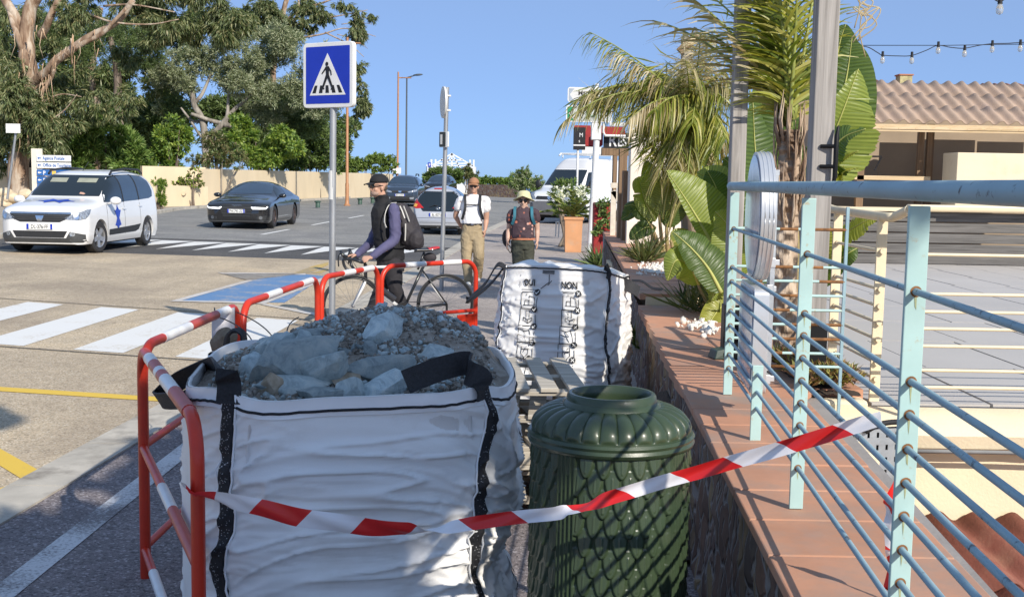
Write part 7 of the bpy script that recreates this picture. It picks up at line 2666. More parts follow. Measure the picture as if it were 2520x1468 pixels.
class Car:
 def __init__(s, name, label, loc, head, L, W, top, belt, pm, wheels, wr, z0=.20, tum=.20, pc=3.2, cat='car', group=None, nose=.35, tail=.28, sm=.06):
  h = Vector(head).normalized()
  s.rz = atan2(h.y, h.x)
  s.t = thing(name, label, cat, loc, s.rz, group)
  s.L, s.W, s.pm = L, W, pm
  N, K = 72, 18
  xs_ = [L / 2 * (1 - 1e-3) * sin(pi / 2 * (1 - 2 * i / (N - 1)) * .985) / sin(pi / 2 * .985) if False else L / 2 * (1 - 2 * i / (N - 1)) for i in range(N)]
  # denser towards the ends
  xs_ = [L / 2 * (abs(q) ** .72) * (1 if q > 0 else -1) * -1 for q in [(-1 + 2 * i / (N - 1)) for i in range(N)]]
  mb = MB()
  rs = []
  Ht = max(z for _, z in top)
  for x in xs_:
   f = 1.0
   if x > L / 2 - nose:
    f = (1 - ((x - (L / 2 - nose)) / nose) ** 2.6 * .30)
   if x < -L / 2 + tail:
    f = (1 - ((-L / 2 + tail - x) / tail) ** 2.6 * .22)
   w = W / 2 * f
   tz = smooth_tab(top, x, sm)
   e = 1 - abs(x) / (L / 2)
   zb = z0 + .12 * max(0, 1 - e / .03) ** 2
   bz = min(smooth_tab(belt, x, .1), tz - .03)
   ring = []
   for k in range(7):
    z = zb + (bz - zb) * k / 6
    g = (z - .55) / .5
    ring.append(V(x, w * (1 - .05 * g * g - (.04 if k == 0 else 0)), z))
   h_ = tz - bz
   wb = ring[-1].y
   for k in range(1, K + 1):
    a = pi / 2 * k / K
    pp = pc if h_ > .3 else 2.4 + (pc - 2.4) * max(0, (h_ - .05)) / .25
    y = wb * (cos(a) ** (2 / pp) if k < K else 0)
    z = bz + h_ * sin(a) ** (2 / pp)
    y *= 1 - tum * max(0, z - bz) / max(.3, Ht - bz) * (1 if h_ > .12 else h_ / .12)
    ring.append(V(x, y, z))
   full = ring + [V(q.x, -q.y, q.z) for q in ring[-2::-1]]
   rs.append(full)
  mb.rings(rs, True, True)
  o = mb.build('body', pm, s.t, False, 0)
  cy = MB()
  for wx_ in wheels:
   for sy in (1, -1):
    c = V(wx_, sy * (W / 2 - .12), wr)
    cy.rings([[c + V((wr + .055) * cos(2 * pi * j / 28), yy, (wr + .055) * sin(2 * pi * j / 28)) for j in range(28)] for yy in (-.22, .3)], True, True)
  co = cy.build('cutter', m_well, s.t, False, 0)
  bm_ = o.modifiers.new('b', 'BOOLEAN')
  bm_.operation = 'DIFFERENCE'
  bm_.solver = 'EXACT'
  bm_.object = co
  me = evald(o)
  o.modifiers.clear()
  me.name = 'body'
  o.data = me
  bpy.data.objects.remove(co)
  me.polygons.foreach_set('use_smooth', [True] * len(me.polygons))
  me.set_sharp_from_angle(angle=radians(38))
  s.body = o
  s.bvh = BVHTree.FromPolygons([v.co for v in me.vertices], [tuple(p.vertices) for p in me.polygons])
  s.wheels, s.wr = wheels, wr
 def hit(s, org, d):
  p, n, i, dd = s.bvh.ray_cast(org, d)
  if p is None:
   return None
  return p, (n if n.dot(d) < 0 else -n)
 def decal(s, name, poly, view, mat, off=.005, par=None, res=.07):
  "a thin fitted panel: polygon drawn in a side ('L','R': x,z), front ('F'), rear ('B': y,z) or top ('T': x,y) view and laid on the body"
  bm = bmesh.new()
  f = bm.faces.new([bm.verts.new((a, b, 0)) for a, b in poly])
  bmesh.ops.triangulate(bm, faces=[f])
  for _ in range(5):
   lg = [e for e in bm.edges if e.calc_length() > res]
   if not lg:
    break
   bmesh.ops.subdivide_edges(bm, edges=lg, cuts=1)
   bmesh.ops.triangulate(bm, faces=bm.faces[:])
  D = {'L': V(0, -1, 0), 'R': V(0, 1, 0), 'F': V(-1, 0, 0), 'B': V(1, 0, 0), 'T': V(0, 0, -1), 'FL': V(-.80, -.60, 0), 'FR': V(-.80, .60, 0), 'BL': V(.7, -.7, 0), 'BR': V(.7, .7, 0)}[view]
  vs = {}
  for v in bm.verts:
   a, b = v.co.x, v.co.y
   if view in 'LR':
    o = V(a, 0, b)
   elif view == 'T':
    o = V(a, b, 0)
   elif view in ('F', 'B'):
    o = V(0, a, b)
   else:
    o = V(-D.y, D.x, 0) * a + V(0, 0, b)
   h = s.hit(o - D * 6, D)
   vs[v] = (h[0] + h[1] * off) if h else None
  mb = MB()
  idx = {}
  for v in bm.verts:
   if vs[v] is not None:
    idx[v] = len(mb.v)
    mb.v.append(tuple(vs[v]))
  for f in bm.faces:
   if all(v in idx for v in f.verts):
    q = [Vector(mb.v[idx[v]]) for v in f.verts]
    if max((q[i] - q[(i + 1) % 3]).length for i in range(3)) < res * 5:
     mb.f.append(tuple(idx[v] for v in f.verts))
     mb.m.append(0)
  bm.free()
  return mb.build(name, mat, par or s.t, False, 180, fix=False)
 def wheel(s, rim=None, steer=0, spokes=5):
  for wx_ in s.wheels:
   for sy in (1, -1):
    r = s.wr
    mb = MB()
    pr = [(r * .66, -.10), (r * .9, -.105), (r * .98, -.085), (r, -.05), (r, .05), (r * .98, .085), (r * .9, .105), (r * .66, .10)]
    T = Matrix.Translation(V(wx_, sy * (s.W / 2 - .125), r)) @ Matrix.Rotation(steer if wx_ > 0 else 0, 4, 'Z') @ Matrix.Rotation(-pi / 2 * sy, 4, 'X')
    mb.T = T
    mb.lathe(pr + [pr[0]], 32)
    o = mb.build('wheel', m_tyre, s.t, False, 40)
    mb = MB()
    mb.T = T
    mb.lathe([(r * .67, .098), (r * .63, .09), (r * .60, .06), (r * .6, -.05)], 28)
    for k in range(spokes):
     a = 2 * pi * k / spokes + .3
     u, w = V(cos(a), sin(a), 0), V(-sin(a), cos(a), 0)
     mb.add([u * r * .1 - w * .05 + V(0, 0, .075), u * r * .1 + w * .05 + V(0, 0, .075), u * r * .62 + w * .045 + V(0, 0, .085), u * r * .62 - w * .045 + V(0, 0, .085),
       u * r * .1 - w * .05 + V(0, 0, .05), u * r * .1 + w * .05 + V(0, 0, .05), u * r * .62 + w * .045 + V(0, 0, .055), u * r * .62 - w * .045 + V(0, 0, .055)],
         [(0, 1, 2, 3), (4, 7, 6, 5), (0, 4, 5, 1), (1, 5, 6, 2), (2, 6, 7, 3), (3, 7, 4, 0)])
    mb.lathe([(.001, .085), (r * .2, .08), (r * .2, .03)], 14)
    mb.build('rim', rim or m_rim, o, False, 40)
    mb = MB()
    mb.T = T
    mb.lathe([(.001, .0), (r * .62, .0)], 20)
    mb.build('brake_disc', m_well, o, False, 40)
  mb = MB()
  mb.box((-s.L / 2 + .25, -s.W / 2 + .16, .16), (s.L / 2 - .25, s.W / 2 - .16, .42))
  mb.build('underbody', m_well, s.t, False, 0)
 def box(s, name, lo, hi, mat, bev=.02, sub=0):
  mb = MB()
  mb.box(lo, hi)
  return mb.build(name, mat, s.t, False, 0, bev, sub)
 def mirror(s, x, y, z, mat, sz=(.09, .11, .075), sides=(1, -1)):
  for sy in sides:
   mb = MB()
   mb.ell((x, sy * y, z), sz, 14, 10)
   mb.tube([V(x + .02, sy * (y - .16), z - .06), V(x, sy * y, z - .03)], .025, 8)
   mb.build('wing_mirror', mat, s.t, False, 180)
 def plate(s, x, z, txt, rear=False, y=0, w=.52, eu=True):
  sgn = -1 if rear else 1
  mb = MB()
  mb.box((x - .012, y - w / 2, z - .055), (x + .012, y + w / 2, z + .055))
  o = mb.build('number_plate', m_plate, s.t, False, 0)
  vs, fs = text_mesh(txt, .075, .0005, .001)
  mb = MB()
  mb.add([V(x + sgn * (.0135 + p.z), y + p.x * .78 * sgn, z - .037 + p.y) for p in vs], fs)
  mb.build('plate_lettering', m_blk, o, False, 0, fix=False)
  if eu:
   for sy in (-1, 1):
    mb = MB()
    mb.box((x + sgn * .0125 - .001, y + sy * (w / 2 - .022) - .02, z - .053), (x + sgn * .0125 + .002, y + sy * (w / 2 - .022) + .02, z + .053))
    mb.build('plate_band', m_blu, o, False, 0)
def side(c, views, *a, **k):
 for v in views:
  c.decal(a[0], a[1], v, *a[2:], **k)
def bar2(cx, cy, r, w, a):
 "one arm pair of the six pointed star, its ends forked"
 u, v = V(cos(a), sin(a), 0), V(-sin(a), cos(a), 0)
 return [(cx + q.x, cy + q.y) for q in (-u * r - v * w * 1.2, -u * r * .84, -u * r + v * w * 1.2, v * w * .7, u * r + v * w * 1.2, u * r * .84, u * r - v * w * 1.2, -v * w * .7)]
# ---- white people carrier with ambulance stars
p = G(233, 622)
hd = V(-.03, -1, 0).normalized()
lf = V(hd.y * -1, hd.x, 0)
lod = p - hd * 1.38 - lf * .74
lod = V(lod.x, lod.y, gz(lod.x, lod.y))
m_wp = paint('white car paint', (.78, .78, .77), .3)
topL = [(2.25, .70), (2.22, .86), (2.1, .95), (1.75, 1.03), (1.30, 1.09), (1.12, 1.13), (.75, 1.40), (.45, 1.60), (.15, 1.67), (-.5, 1.71), (-1.2, 1.71), (-1.8, 1.66), (-2.02, 1.54), (-2.17, 1.2), (-2.25, .75)]
beltL = [(2.3, .66), (2.0, .80), (1.5, .90), (1.0, .98), (0, 1.0), (-1.5, 1.05), (-2.3, .95)]
c = Car('minivan', 'white minivan with blue six-pointed stars on bonnet and door', lod, hd, 4.5, 1.76, topL, beltL, m_wp, (1.36, -1.40), .318, tum=.11, pc=4.2)
ws = c.decal('windscreen', [(-.72, 1.145), (.72, 1.145), (.72, 1.20), (.65, 1.55), (.60, 1.58), (-.60, 1.58), (-.65, 1.55), (-.72, 1.20)], 'F', m_glass)
for (y0, y1) in ((-.46, -.10), (.12, .52)):
 c.decal('sun_visor', [(y0, 1.425), (y1, 1.425), (y1, 1.515), (y0, 1.515)], 'F', M('beige visor', (.30, .31, .24), .6), .008, ws)
c.decal('hand', [(.30, 1.19), (.40, 1.175), (.43, 1.19), (.38, 1.215), (.31, 1.225)], 'F', M('skin', (.55, .33, .24), .6), .008, ws)
for v in 'LR':
 c.decal('front_window', [(1.10, 1.03), (.95, 1.19), (.64, 1.42), (.38, 1.545), (.10, 1.585), (.04, 1.02)], v, m_glass)
 c.decal('rear_window', [(-.02, 1.03), (.04, 1.59), (-.80, 1.605), (-.92, 1.05)], v, m_glassb)
 c.decal('quarter_window', [(-.98, 1.055), (-.87, 1.605), (-1.5, 1.58), (-1.74, 1.47), (-1.86, 1.24), (-1.82, 1.12), (-1.6, 1.08)], v, m_glassb)
 c.decal('window_pillar', [(.04, 1.02), (.10, 1.595), (.035, 1.595), (-.025, 1.02)], v, m_trim, .007)
 c.decal('window_pillar', [(-.91, 1.05), (-.80, 1.61), (-.88, 1.61), (-.985, 1.05)], v, m_trim, .007)
 c.decal('sill_moulding', [(.92, .34), (.92, .46), (-.55, .50), (-.92, .52), (-.80, .40), (-.6, .36)], v, m_trim, .008)
 c.decal('door_handle', [(.12, .86), (.14, .895), (-.06, .90), (-.08, .865)], v, m_wp, .022)
 c.decal('door_handle', [(-.88, .90), (-.86, .935), (-1.06, .94), (-1.08, .905)], v, m_wp, .022)
 for x_ in (.98, 0.0, -.95):
  c.decal('door_seam', [(x_, .33), (x_ + .012, .33), (x_ + .012, 1.0), (x_, 1.0)], v, m_trim, .002)
 sg = 1
 m_st = M('star blue', (.015, .06, .42), .4)
 for k, a in enumerate((pi / 2, pi / 5.5, -pi / 5.5)):
  c.decal('blue_star', bar2(.42, .69, .28 if k == 0 else .22, .028 if k == 0 else .075, a + (pi / 2 if k else 0) * 0 + (0 if k == 0 else 0.55 * (1 if a > 0 else -1))), v, m_st, .004 + .002 * k)
for k, a in enumerate((pi / 2, 1.0, -1.0)):
 c.decal('blue_star', bar2(1.60, .06, .40 if k == 0 else .27, .04 if k == 0 else .09, a), 'T', MATS['star blue'], .005 + .002 * k)
for v in ('FL', 'FR'):
 s_ = 1 if v == 'FL' else -1
 # across-view coordinate runs along (-D.y, D.x)
 c.decal('headlight', [(s_ * -.62, .72), (s_ * -.80, .775), (s_ * -.62, .80), (s_ * -.40, .88), (s_ * -.36, .82), (s_ * -.42, .72)] if False else [(s_ * a, b) for a, b in ((.99, .71), (.80, .80), (.52, .89), (.40, .90), (.46, .80), (.56, .71), (.74, .68))], v, m_lens, .008)
 c.decal('headlight_lamp', [(s_ * (.74 + .05 * cos(a)), .75 + .05 * sin(a)) for a in [k * pi / 5 for k in range(10)]], v, m_chrome, .014)
c.decal('grille', [(-.52, .70), (-.62, .80), (.62, .80), (.52, .70), (.40, .645), (-.40, .645)], 'F', m_trim, .008)
c.decal('grille_chrome', [(-.62, .80), (-.60, .835), (.60, .835), (.62, .80)], 'F', m_chrome, .016)
for z in (.69, .725, .76):
 c.decal('grille_bar', [(-.52, z), (.52, z), (.52, z + .008), (-.52, z + .008)], 'F', M('grey plastic', (.08, .08, .085), .4), .016)
c.decal('badge', [(-.085, .765), (.085, .765), (.045, .665), (-.045, .665)], 'F', m_chrome, .02)
c.decal('lower_grille', [(-.55, .47), (.55, .47), (.48, .34), (-.48, .34)], 'F', m_trim, .008)
c.decal('bumper_lip', [(-.84, .40), (-.60, .46), (-.52, .33), (.52, .33), (.60, .46), (.84, .40), (.84, .24), (-.84, .24)], 'F', M('dark grey bumper', (.055, .058, .06), .5), .006)
for sy in (-1, 1):
 c.decal('fog_lamp', [(sy * .64 + .045 * cos(k * pi / 6), .41 + .045 * sin(k * pi / 6)) for k in range(12)], 'F', m_lens, .014)
hx = c.hit(V(6, 0, .55), V(-1, 0, 0))[0].x
c.plate(hx + .012, .555, 'DL-376-FF')
c.wheel(m_rim, radians(-9))
c.mirror(.92, 1.02, 1.06, m_wp, (.08, .12, .085))
for sy in (1, -1):
 mb = MB()
 mb.tube([V(.30, sy * .66, 1.60), V(.18, sy * .66, 1.68), V(-.6, sy * .655, 1.735), V(-1.45, sy * .65, 1.72), V(-1.65, sy * .65, 1.64)], .024, 8)
 mb.build('roof_rail', m_trim, c.t, False, 60)
mb = MB()
mb.tube([V(.12, 0, 1.66), V(-.22, 0, 1.87)], .006, 6)
mb.build('antenna', m_trim, c.t, False, 60)
# ---- black fastback
p = G(667, 562)
hd = V(-.015, -1, 0).normalized()
lf = V(-hd.y, hd.x, 0)
aud = p - hd * 1.50 - lf * .82
aud = V(aud.x, aud.y, gz(aud.x, aud.y))
m_bp = paint('black car paint', (.012, .012, .013), .16, 0, 1)
topA = [(2.48, .58), (2.45, .70), (2.3, .79), (1.9, .87), (1.2, .96), (1.0, 1.0), (.55, 1.20), (.1, 1.37), (-.25, 1.42), (-.7, 1.41), (-1.3, 1.28), (-1.9, 1.10), (-2.3, 1.02), (-2.45, .95), (-2.48, .6)]
beltA = [(2.5, .60), (2.0, .76), (1.0, .87), (-1.5, .92), (-2.5, .85)]
c = Car('sedan', 'low black fastback sedan with lit headlamps driving towards us', aud, hd, 4.97, 1.92, topA, beltA, m_bp, (1.50, -1.42), .345, z0=.17, tum=.24, pc=2.9)
ws = c.decal('windscreen', [(-.70, 1.03), (.70, 1.03), (.56, 1.33), (.50, 1.36), (-.50, 1.36), (-.56, 1.33)], 'F', m_glassb)
for v in 'LR':
 c.decal('side_window', [(.92, .93), (.50, 1.14), (.08, 1.29), (-.2, 1.33), (-.18, .93)], v, m_glass)
 c.decal('rear_window', [(-.26, .94), (-.27, 1.33), (-.75, 1.315), (-1.15, 1.21), (-1.45, 1.06), (-1.30, .96)], v, m_glassb)
 c.decal('door_handle', [(.0, .80), (.01, .83), (-.2, .83), (-.21, .80)], v, m_bp, .02)
 c.decal('door_handle', [(-.95, .82), (-.94, .85), (-1.14, .85), (-1.15, .82)], v, m_bp, .02)
 c.decal('silver_sill', [(1.0, .215), (1.0, .25), (-.9, .25), (-.9, .215)], v, M('satin sill', (.2, .21, .22), .35, .6), .008)
c.decal('grille', [(-.44, .72), (.44, .72), (.50, .60), (.40, .36), (-.40, .36), (-.50, .60)], 'F', m_trim, .008)
for z in (.42, .50, .58, .66):
 c.decal('grille_bar', [(-.46, z), (.46, z), (.46, z + .012), (-.46, z + .012)], 'F', m_bp, .014)
for k in range(4):
 mb = MB()
 hx = c.hit(V(6, 0, .69), V(-1, 0, 0))[0].x
 mb.tube([V(hx + .02, -.105 + .07 * k + .04 * cos(a * pi / 8), .665 + .04 * sin(a * pi / 8)) for a in range(17)], .006, 5)
 mb.build('ring_emblem', m_chrome, c.t, False, 180)
for v in ('FL', 'FR'):
 s_ = 1 if v == 'FL' else -1
 c.decal('headlight', [(s_ * a, b) for a, b in ((1.14, .64), (.72, .70), (.64, .66), (.74, .57), (1.10, .57))], v, m_trim, .008)
 c.decal('daytime_lamp', [(s_ * a, b) for a, b in ((1.13, .64), (1.09, .64), (1.07, .615), (.74, .63), (.68, .67), (.66, .65), (.74, .59), (1.10, .585))], v, m_drl, .016)
for sy in (-1, 1):
 c.decal('air_intake', [(sy * .58, .36), (sy * .88, .40), (sy * .86, .27), (sy * .58, .26)], 'F', m_trim, .008)
 c.decal('fog_ring', [(sy * .72 + .05 * cos(k * pi / 6), .33 + .05 * sin(k * pi / 6)) for k in range(12)], 'F', MATS['satin sill'], .014)
c.decal('splitter', [(-.8, .22), (.8, .22), (.82, .24), (-.82, .24)], 'F', MATS['satin sill'], .012)
hx = c.hit(V(6, 0, .52), V(-1, 0, 0))[0].x
c.plate(hx + .02, .525, 'FW-793-ZZ')
c.wheel(m_rimd, 0, 5)
c.mirror(.78, 1.03, .98, m_bp, (.08, .12, .07))
# ---- silver hatchback from behind
hb = G(1077, 578)
hd = V(.055, 1, 0).normalized()
ayg = hb + hd * 1.65
ayg = V(ayg.x, ayg.y, gz(ayg.x, ayg.y))
m_sv = paint('silver car paint', (.50, .51, .54), .28, .35)
topY = [(1.7, .60), (1.66, .80), (1.45, .93), (1.0, 1.03), (.8, 1.10), (.25, 1.40), (-.1, 1.46), (-.9, 1.45), (-1.32, 1.40), (-1.52, 1.10), (-1.66, .80), (-1.70, .45)]
beltY = [(1.7, .62), (1, .84), (-1, .92), (-1.7, .74)]
c = Car('hatchback', 'small silver hatchback seen from behind, parked at the kerb', ayg, hd, 3.42, 1.62, topY, beltY, m_sv, (1.15, -1.2), .28, tum=.26, pc=2.6, tail=.4)
c.decal('rear_hatch_glass', [(-.52, 1.30), (.52, 1.30), (.64, 1.05), (.60, .88), (.46, .70), (-.46, .70), (-.60, .88), (-.64, 1.05)], 'B', m_glass)
for v, s_ in (('BL', -1), ('BR', 1)):
 c.decal('tail_lamp', [(s_ * a, b) for a, b in ((.86, .80), (.70, .78), (.52, .82), (.46, .94), (.50, 1.08), (.62, 1.00), (.76, .90))], v, m_redl, .012)
 c.decal('amber_lamp', [(s_ * a, b) for a, b in ((.56, .84), (.56, .93), (.68, .90), (.68, .82))], v, m_amb, .018)
for v in 'LR':
 c.decal('side_window', [(.70, .96), (.35, 1.28), (-.2, 1.36), (-.95, 1.34), (-1.2, 1.05), (-1.0, .98)], v, m_glass)
c.decal('bumper_seam', [(-.66, .50), (.66, .50), (.66, .51), (-.66, .51)], 'B', m_trim, .003)
c.decal('bumper_seam', [(-.70, .36), (.70, .36), (.70, .368), (-.70, .368)], 'B', m_trim, .003)
c.decal('dark_valance', [(-.68, .20), (.68, .20), (.66, .28), (-.66, .28)], 'B', m_trim, .006)
c.decal('brake_light', [(-.16, 1.365), (.16, 1.365), (.16, 1.395), (-.16, 1.395)], 'B', m_redl, .012)
hx = c.hit(V(-6, 0, .60), V(1, 0, 0))[0].x
c.plate(hx - .02, .60, 'BL-827-SV', True)
mb = MB()
q = c.hit(V(-6, 0, .79), V(1, 0, 0))[0]
mb.tube([q + V(-.02, .055 * cos(a * pi / 8), .038 * sin(a * pi / 8)) for a in range(17)], .008, 5)
mb.tube([q + V(-.02, .025 * cos(a * pi / 8), .036 * sin(a * pi / 8)) for a in range(17)], .006, 5)
mb.build('oval_emblem', m_chrome, c.t, False, 180)
mb = MB()
q0, q1 = c.hit(V(-6, 0, .86), V(1, 0, 0))[0], c.hit(V(-6, .26, .87), V(1, 0, 0))[0]
mb.tube([q0 + V(-.02, 0, 0), q0 + V(-.03, .1, .03), q1 + V(-.02, 0, -.04)], .012, 6)
mb.build('rear_wiper', m_trim, c.t, False, 60)
for s_ in (-1, 1):
 mb = MB()
 q = c.hit(V(-6, s_ * .44, 1.27), V(1, 0, 0))[0]
 mb.ell(q, (.05, .025, .05), 8, 6)
 mb.build('hatch_hinge', m_trim, c.t, False, 180)
c.wheel(m_rim)
c.mirror(.62, .93, .98, m_sv, (.07, .1, .07))
# ---- dark suv facing us
def suv(name, label, hb, hd, mat, scale=1.0, rear=False):
 hd = Vector(hd).normalized()
 cc = hb - hd * 2.15 if not rear else hb + hd * 2.15
 cc = V(cc.x, cc.y, gz(cc.x, cc.y))
 top = [(2.17, .72), (2.13, .92), (1.9, 1.02), (1.1, 1.10), (.92, 1.16), (.45, 1.50), (.2, 1.60), (-.6, 1.64), (-1.5, 1.60), (-1.85, 1.45), (-2.05, 1.10), (-2.17, .7)]
 belt = [(2.2, .75), (1.5, .95), (-1.5, 1.03), (-2.2, .9)]
 c = Car(name, label, cc, hd, 4.34, 1.82, top, belt, mat, (1.33, -1.34), .34, z0=.26, tum=.2, pc=3.2)
 c.decal('windscreen', [(-.70, 1.18), (.70, 1.18), (.58, 1.52), (-.58, 1.52)], 'F', m_glassb)
 c.decal('rear_glass', [(-.62, 1.12), (.62, 1.12), (.54, 1.46), (-.54, 1.46)], 'B', m_glass)
 for v in 'LR':
  c.decal('side_windows', [(.95, 1.06), (.45, 1.40), (.1, 1.50), (-1.3, 1.50), (-1.7, 1.30), (-1.6, 1.10)], v, m_glass)
 c.decal('grille', [(-.45, .80), (.45, .80), (.40, .70), (-.40, .70)], 'F', m_trim, .008)
 c.decal('badge', [(-.09, .79), (.09, .79), (.05, .70), (-.05, .70)], 'F', m_chrome, .016)
 c.decal('bumper', [(-.7, .50), (.7, .50), (.72, .30), (-.72, .30)], 'F', m_trim, .008)
 for v, s_ in (('FL', 1), ('FR', -1)):
  c.decal('headlight', [(s_ * a, b) for a, b in ((.98, .76), (.62, .86), (.46, .88), (.50, .78), (.94, .70))], v, m_lens, .012)
 for sy in (-1, 1):
  c.decal('fog_lamp', [(sy * .50, .46), (sy * .72, .48), (sy * .70, .37), (sy * .52, .37)], 'F', m_lens, .014)
  mb = MB()
  mb.tube([V(.2, sy * .62, 1.58), V(.1, sy * .62, 1.68), V(-1.2, sy * .62, 1.68), V(-1.3, sy * .62, 1.58)], .03, 6)
  mb.build('roof_rail', m_trim, c.t, False, 60)
 c.plate(c.hit(V(6, 0, .6), V(-1, 0, 0))[0].x + .02, .58, 'EK-412-RN')
 c.wheel()
 c.mirror(.80, 1.0, 1.12, mat, (.08, .11, .08))
 return c
m_slate = paint('slate blue car paint', (.035, .05, .075), .2, .2)
suv('suv', 'dark slate blue SUV with roof rails coming round the bend behind the cyclist', G(984, 508), (-.02, -1, 0), m_slate)
hb = G(1072, 486)
suv('suv', 'dark car whose roof shows behind the silver hatchback', V(hb.x, hb.y, 0), (-.1, -1, 0), paint('black blue car paint', (.015, .018, .025), .2))
# ---- white high-roof van
hd = V(-.50, -.866, 0).normalized()
fc = V(P(1350, 535, 43.5).x, 43.5, 0)
van = fc - hd * 2.7
van.z = gz(van.x, van.y) + .08
topV = [(2.7, .80), (2.66, 1.02), (2.4, 1.16), (1.85, 1.30), (1.70, 1.36), (1.0, 2.02), (.75, 2.28), (.45, 2.46), (.1, 2.52), (-2.5, 2.52), (-2.66, 2.40), (-2.7, .8)]
beltV = [(2.7, .85), (1.5, 1.15), (1, 1.2), (-2.7, 1.2)]
c = Car('van', 'white high-roof delivery van with a roof rack parked behind the sign mast', van, hd, 5.4, 2.02, topV, beltV, m_wp, (1.75, -1.6), .33, z0=.28, tum=.13, pc=5.0, nose=.5)
c.decal('windscreen', [(-.80, 1.40), (.80, 1.40), (.72, 2.02), (-.72, 2.02)], 'F', m_glass)
c.decal('roof_front', [(-.70, 2.06), (.70, 2.06), (.62, 2.40), (-.62, 2.40)], 'F', paint('greyish white paint', (.62, .62, .62), .3), .004)
for v in 'LR':
 c.decal('door_window', [(1.52, 1.32), (1.15, 1.72), (.95, 1.92), (.45, 1.96), (.42, 1.30)], v, m_glass)
 c.decal('side_rail', [(.2, .72), (-2.5, .72), (-2.5, .76), (.2, .76)], v, m_trim, .01)
 c.decal('bumper_side', [(2.62, .32), (2.55, .62), (2.15, .62), (2.15, .32)], v, M('mid grey bumper', (.16, .16, .17), .6), .006)
c.decal('bumper', [(-.92, .30), (.92, .30), (.95, .72), (.5, .80), (-.5, .80), (-.95, .72)], 'F', MATS['mid grey bumper'], .006)
c.decal('grille', [(-.60, .86), (.60, .86), (.55, .98), (-.55, .98)], 'F', m_trim, .01)
c.decal('diamond_emblem', [(0, .84), (.09, .93), (0, 1.03), (-.09, .93)], 'F', m_chrome, .02)
for v, s_ in (('FL', 1), ('FR', -1)):
 c.decal('headlight', [(s_ * a, b) for a, b in ((1.18, .86), (.95, 1.06), (.66, 1.20), (.64, 1.0), (.74, .86))], v, m_lens, .012)
for k, (z, tx, h) in enumerate(((2.22, 'Peinture  Facade', .07), (1.86, '06 12 45 78', .10), (1.45, 'Travaux  Renovation', .07))):
 pass
for k, (z, n) in enumerate(((2.20, 9), (1.86, 8), (1.46, 10), (1.16, 6))):
 # faded line of small grey marks, too far off to read
 for j in range(n):
  x = .05 - j * .17
  c.decal('faded_lettering', [(x, z), (x - .10, z), (x - .10, z + (.035 if k != 3 else .09)), (x, z + (.035 if k != 3 else .09))], 'L', M('faded grey print', (.60, .60, .60), .6), .004, res=.3)
mb = MB()
for sy in (-.75, .75):
 mb.tube([V(.5, sy, 2.58), V(.35, sy, 2.66), V(-2.4, sy, 2.66)], .035, 8)
for x in (.35, -.8, -2.3):
 mb.tube([V(x, -.8, 2.66), V(x, .8, 2.66)], .03, 8)
for x in (.2, -1.2, -2.3):
 for sy in (-.75, .75):
  mb.tube([V(x, sy, 2.48), V(x, sy, 2.66)], .025, 6)
mb.build('roof_rack', m_wht, c.t, False, 60)
c.wheel()
c.mirror(1.45, 1.16, 1.45, m_trim, (.07, .12, .16))
VAN = c
# ============================================================ PEOPLE AND BICYCLE
m_skin = M('ruddy skin', (.52, .30, .21), .55, var=.06, scale=20)  # even reddish skin tone
m_skin2 = M('paler skin', (.58, .37, .28), .55, var=.06, scale=20)
m_hair = M('grey brown hair', (.11, .08, .06), .7, var=.3, scale=40)
m_black_f = M('black fleece', (.012, .012, .014), .85, var=.2, bmp=.2, bscale=80)
m_navy = M('slate violet jersey', (.085, .08, .16), .8, var=.1, bmp=.15, bscale=60)
m_dtrou = M('charcoal trousers', (.022, .02, .024), .85, var=.2)
m_white_c = M('white cotton', (.80, .79, .80), .8, var=.03, bmp=.2, bscale=30)
m_khaki = M('khaki cotton', (.36, .28, .17), .85, var=.10, bmp=.3, bscale=18, bd=.02)
m_olive_c = M('dark olive trousers', (.055, .058, .042), .85, var=.15, bmp=.3, bscale=18, bd=.02)
m_bag_f = M('charcoal pack cloth', (.035, .03, .034), .75, var=.2, bmp=.4, bscale=16, bd=.02)
m_shade = M('black sunglasses', (.004, .004, .005), .08, spec=.9)
m_shoe = M('white trainer', (.66, .65, .62), .6)
m_capb = M('brown cloth cap', (.34, .17, .09), .85, var=.1)
m_hat = M('pale yellow sun hat', (.60, .56, .33), .85, var=.08)
def limb(mb, pts, rad, n=12, k=5):
 c = catm(pts, k)
 r = []
 m = len(pts) - 1
 for i in range(len(c)):
  t = i / (len(c) - 1) * m
  a = min(m - 1, int(t))
  r.append(rad[a] + (rad[a + 1] - rad[a]) * (t - a))
 mb.tube(c, r, n)
 mb.ell(c[0], (r[0],) * 3, 10, 6)
 mb.ell(c[-1], (r[-1],) * 3, 10, 6)
def torso(mb, secs, n=24):
 "secs: (centre, half width, half depth, width direction)"
 rs = []
 for c, w, d, ax in secs:
  ax = Vector(ax).normalized()
  ay = V(-ax.y, ax.x, 0)
  rs.append([Vector(c) + ax * (w * sq(2 * pi * j / n, 2.5)[0]) + ay * (d * sq(2 * pi * j / n, 2.5)[1]) for j in range(n)])
 mb.rings(rs, True, True)
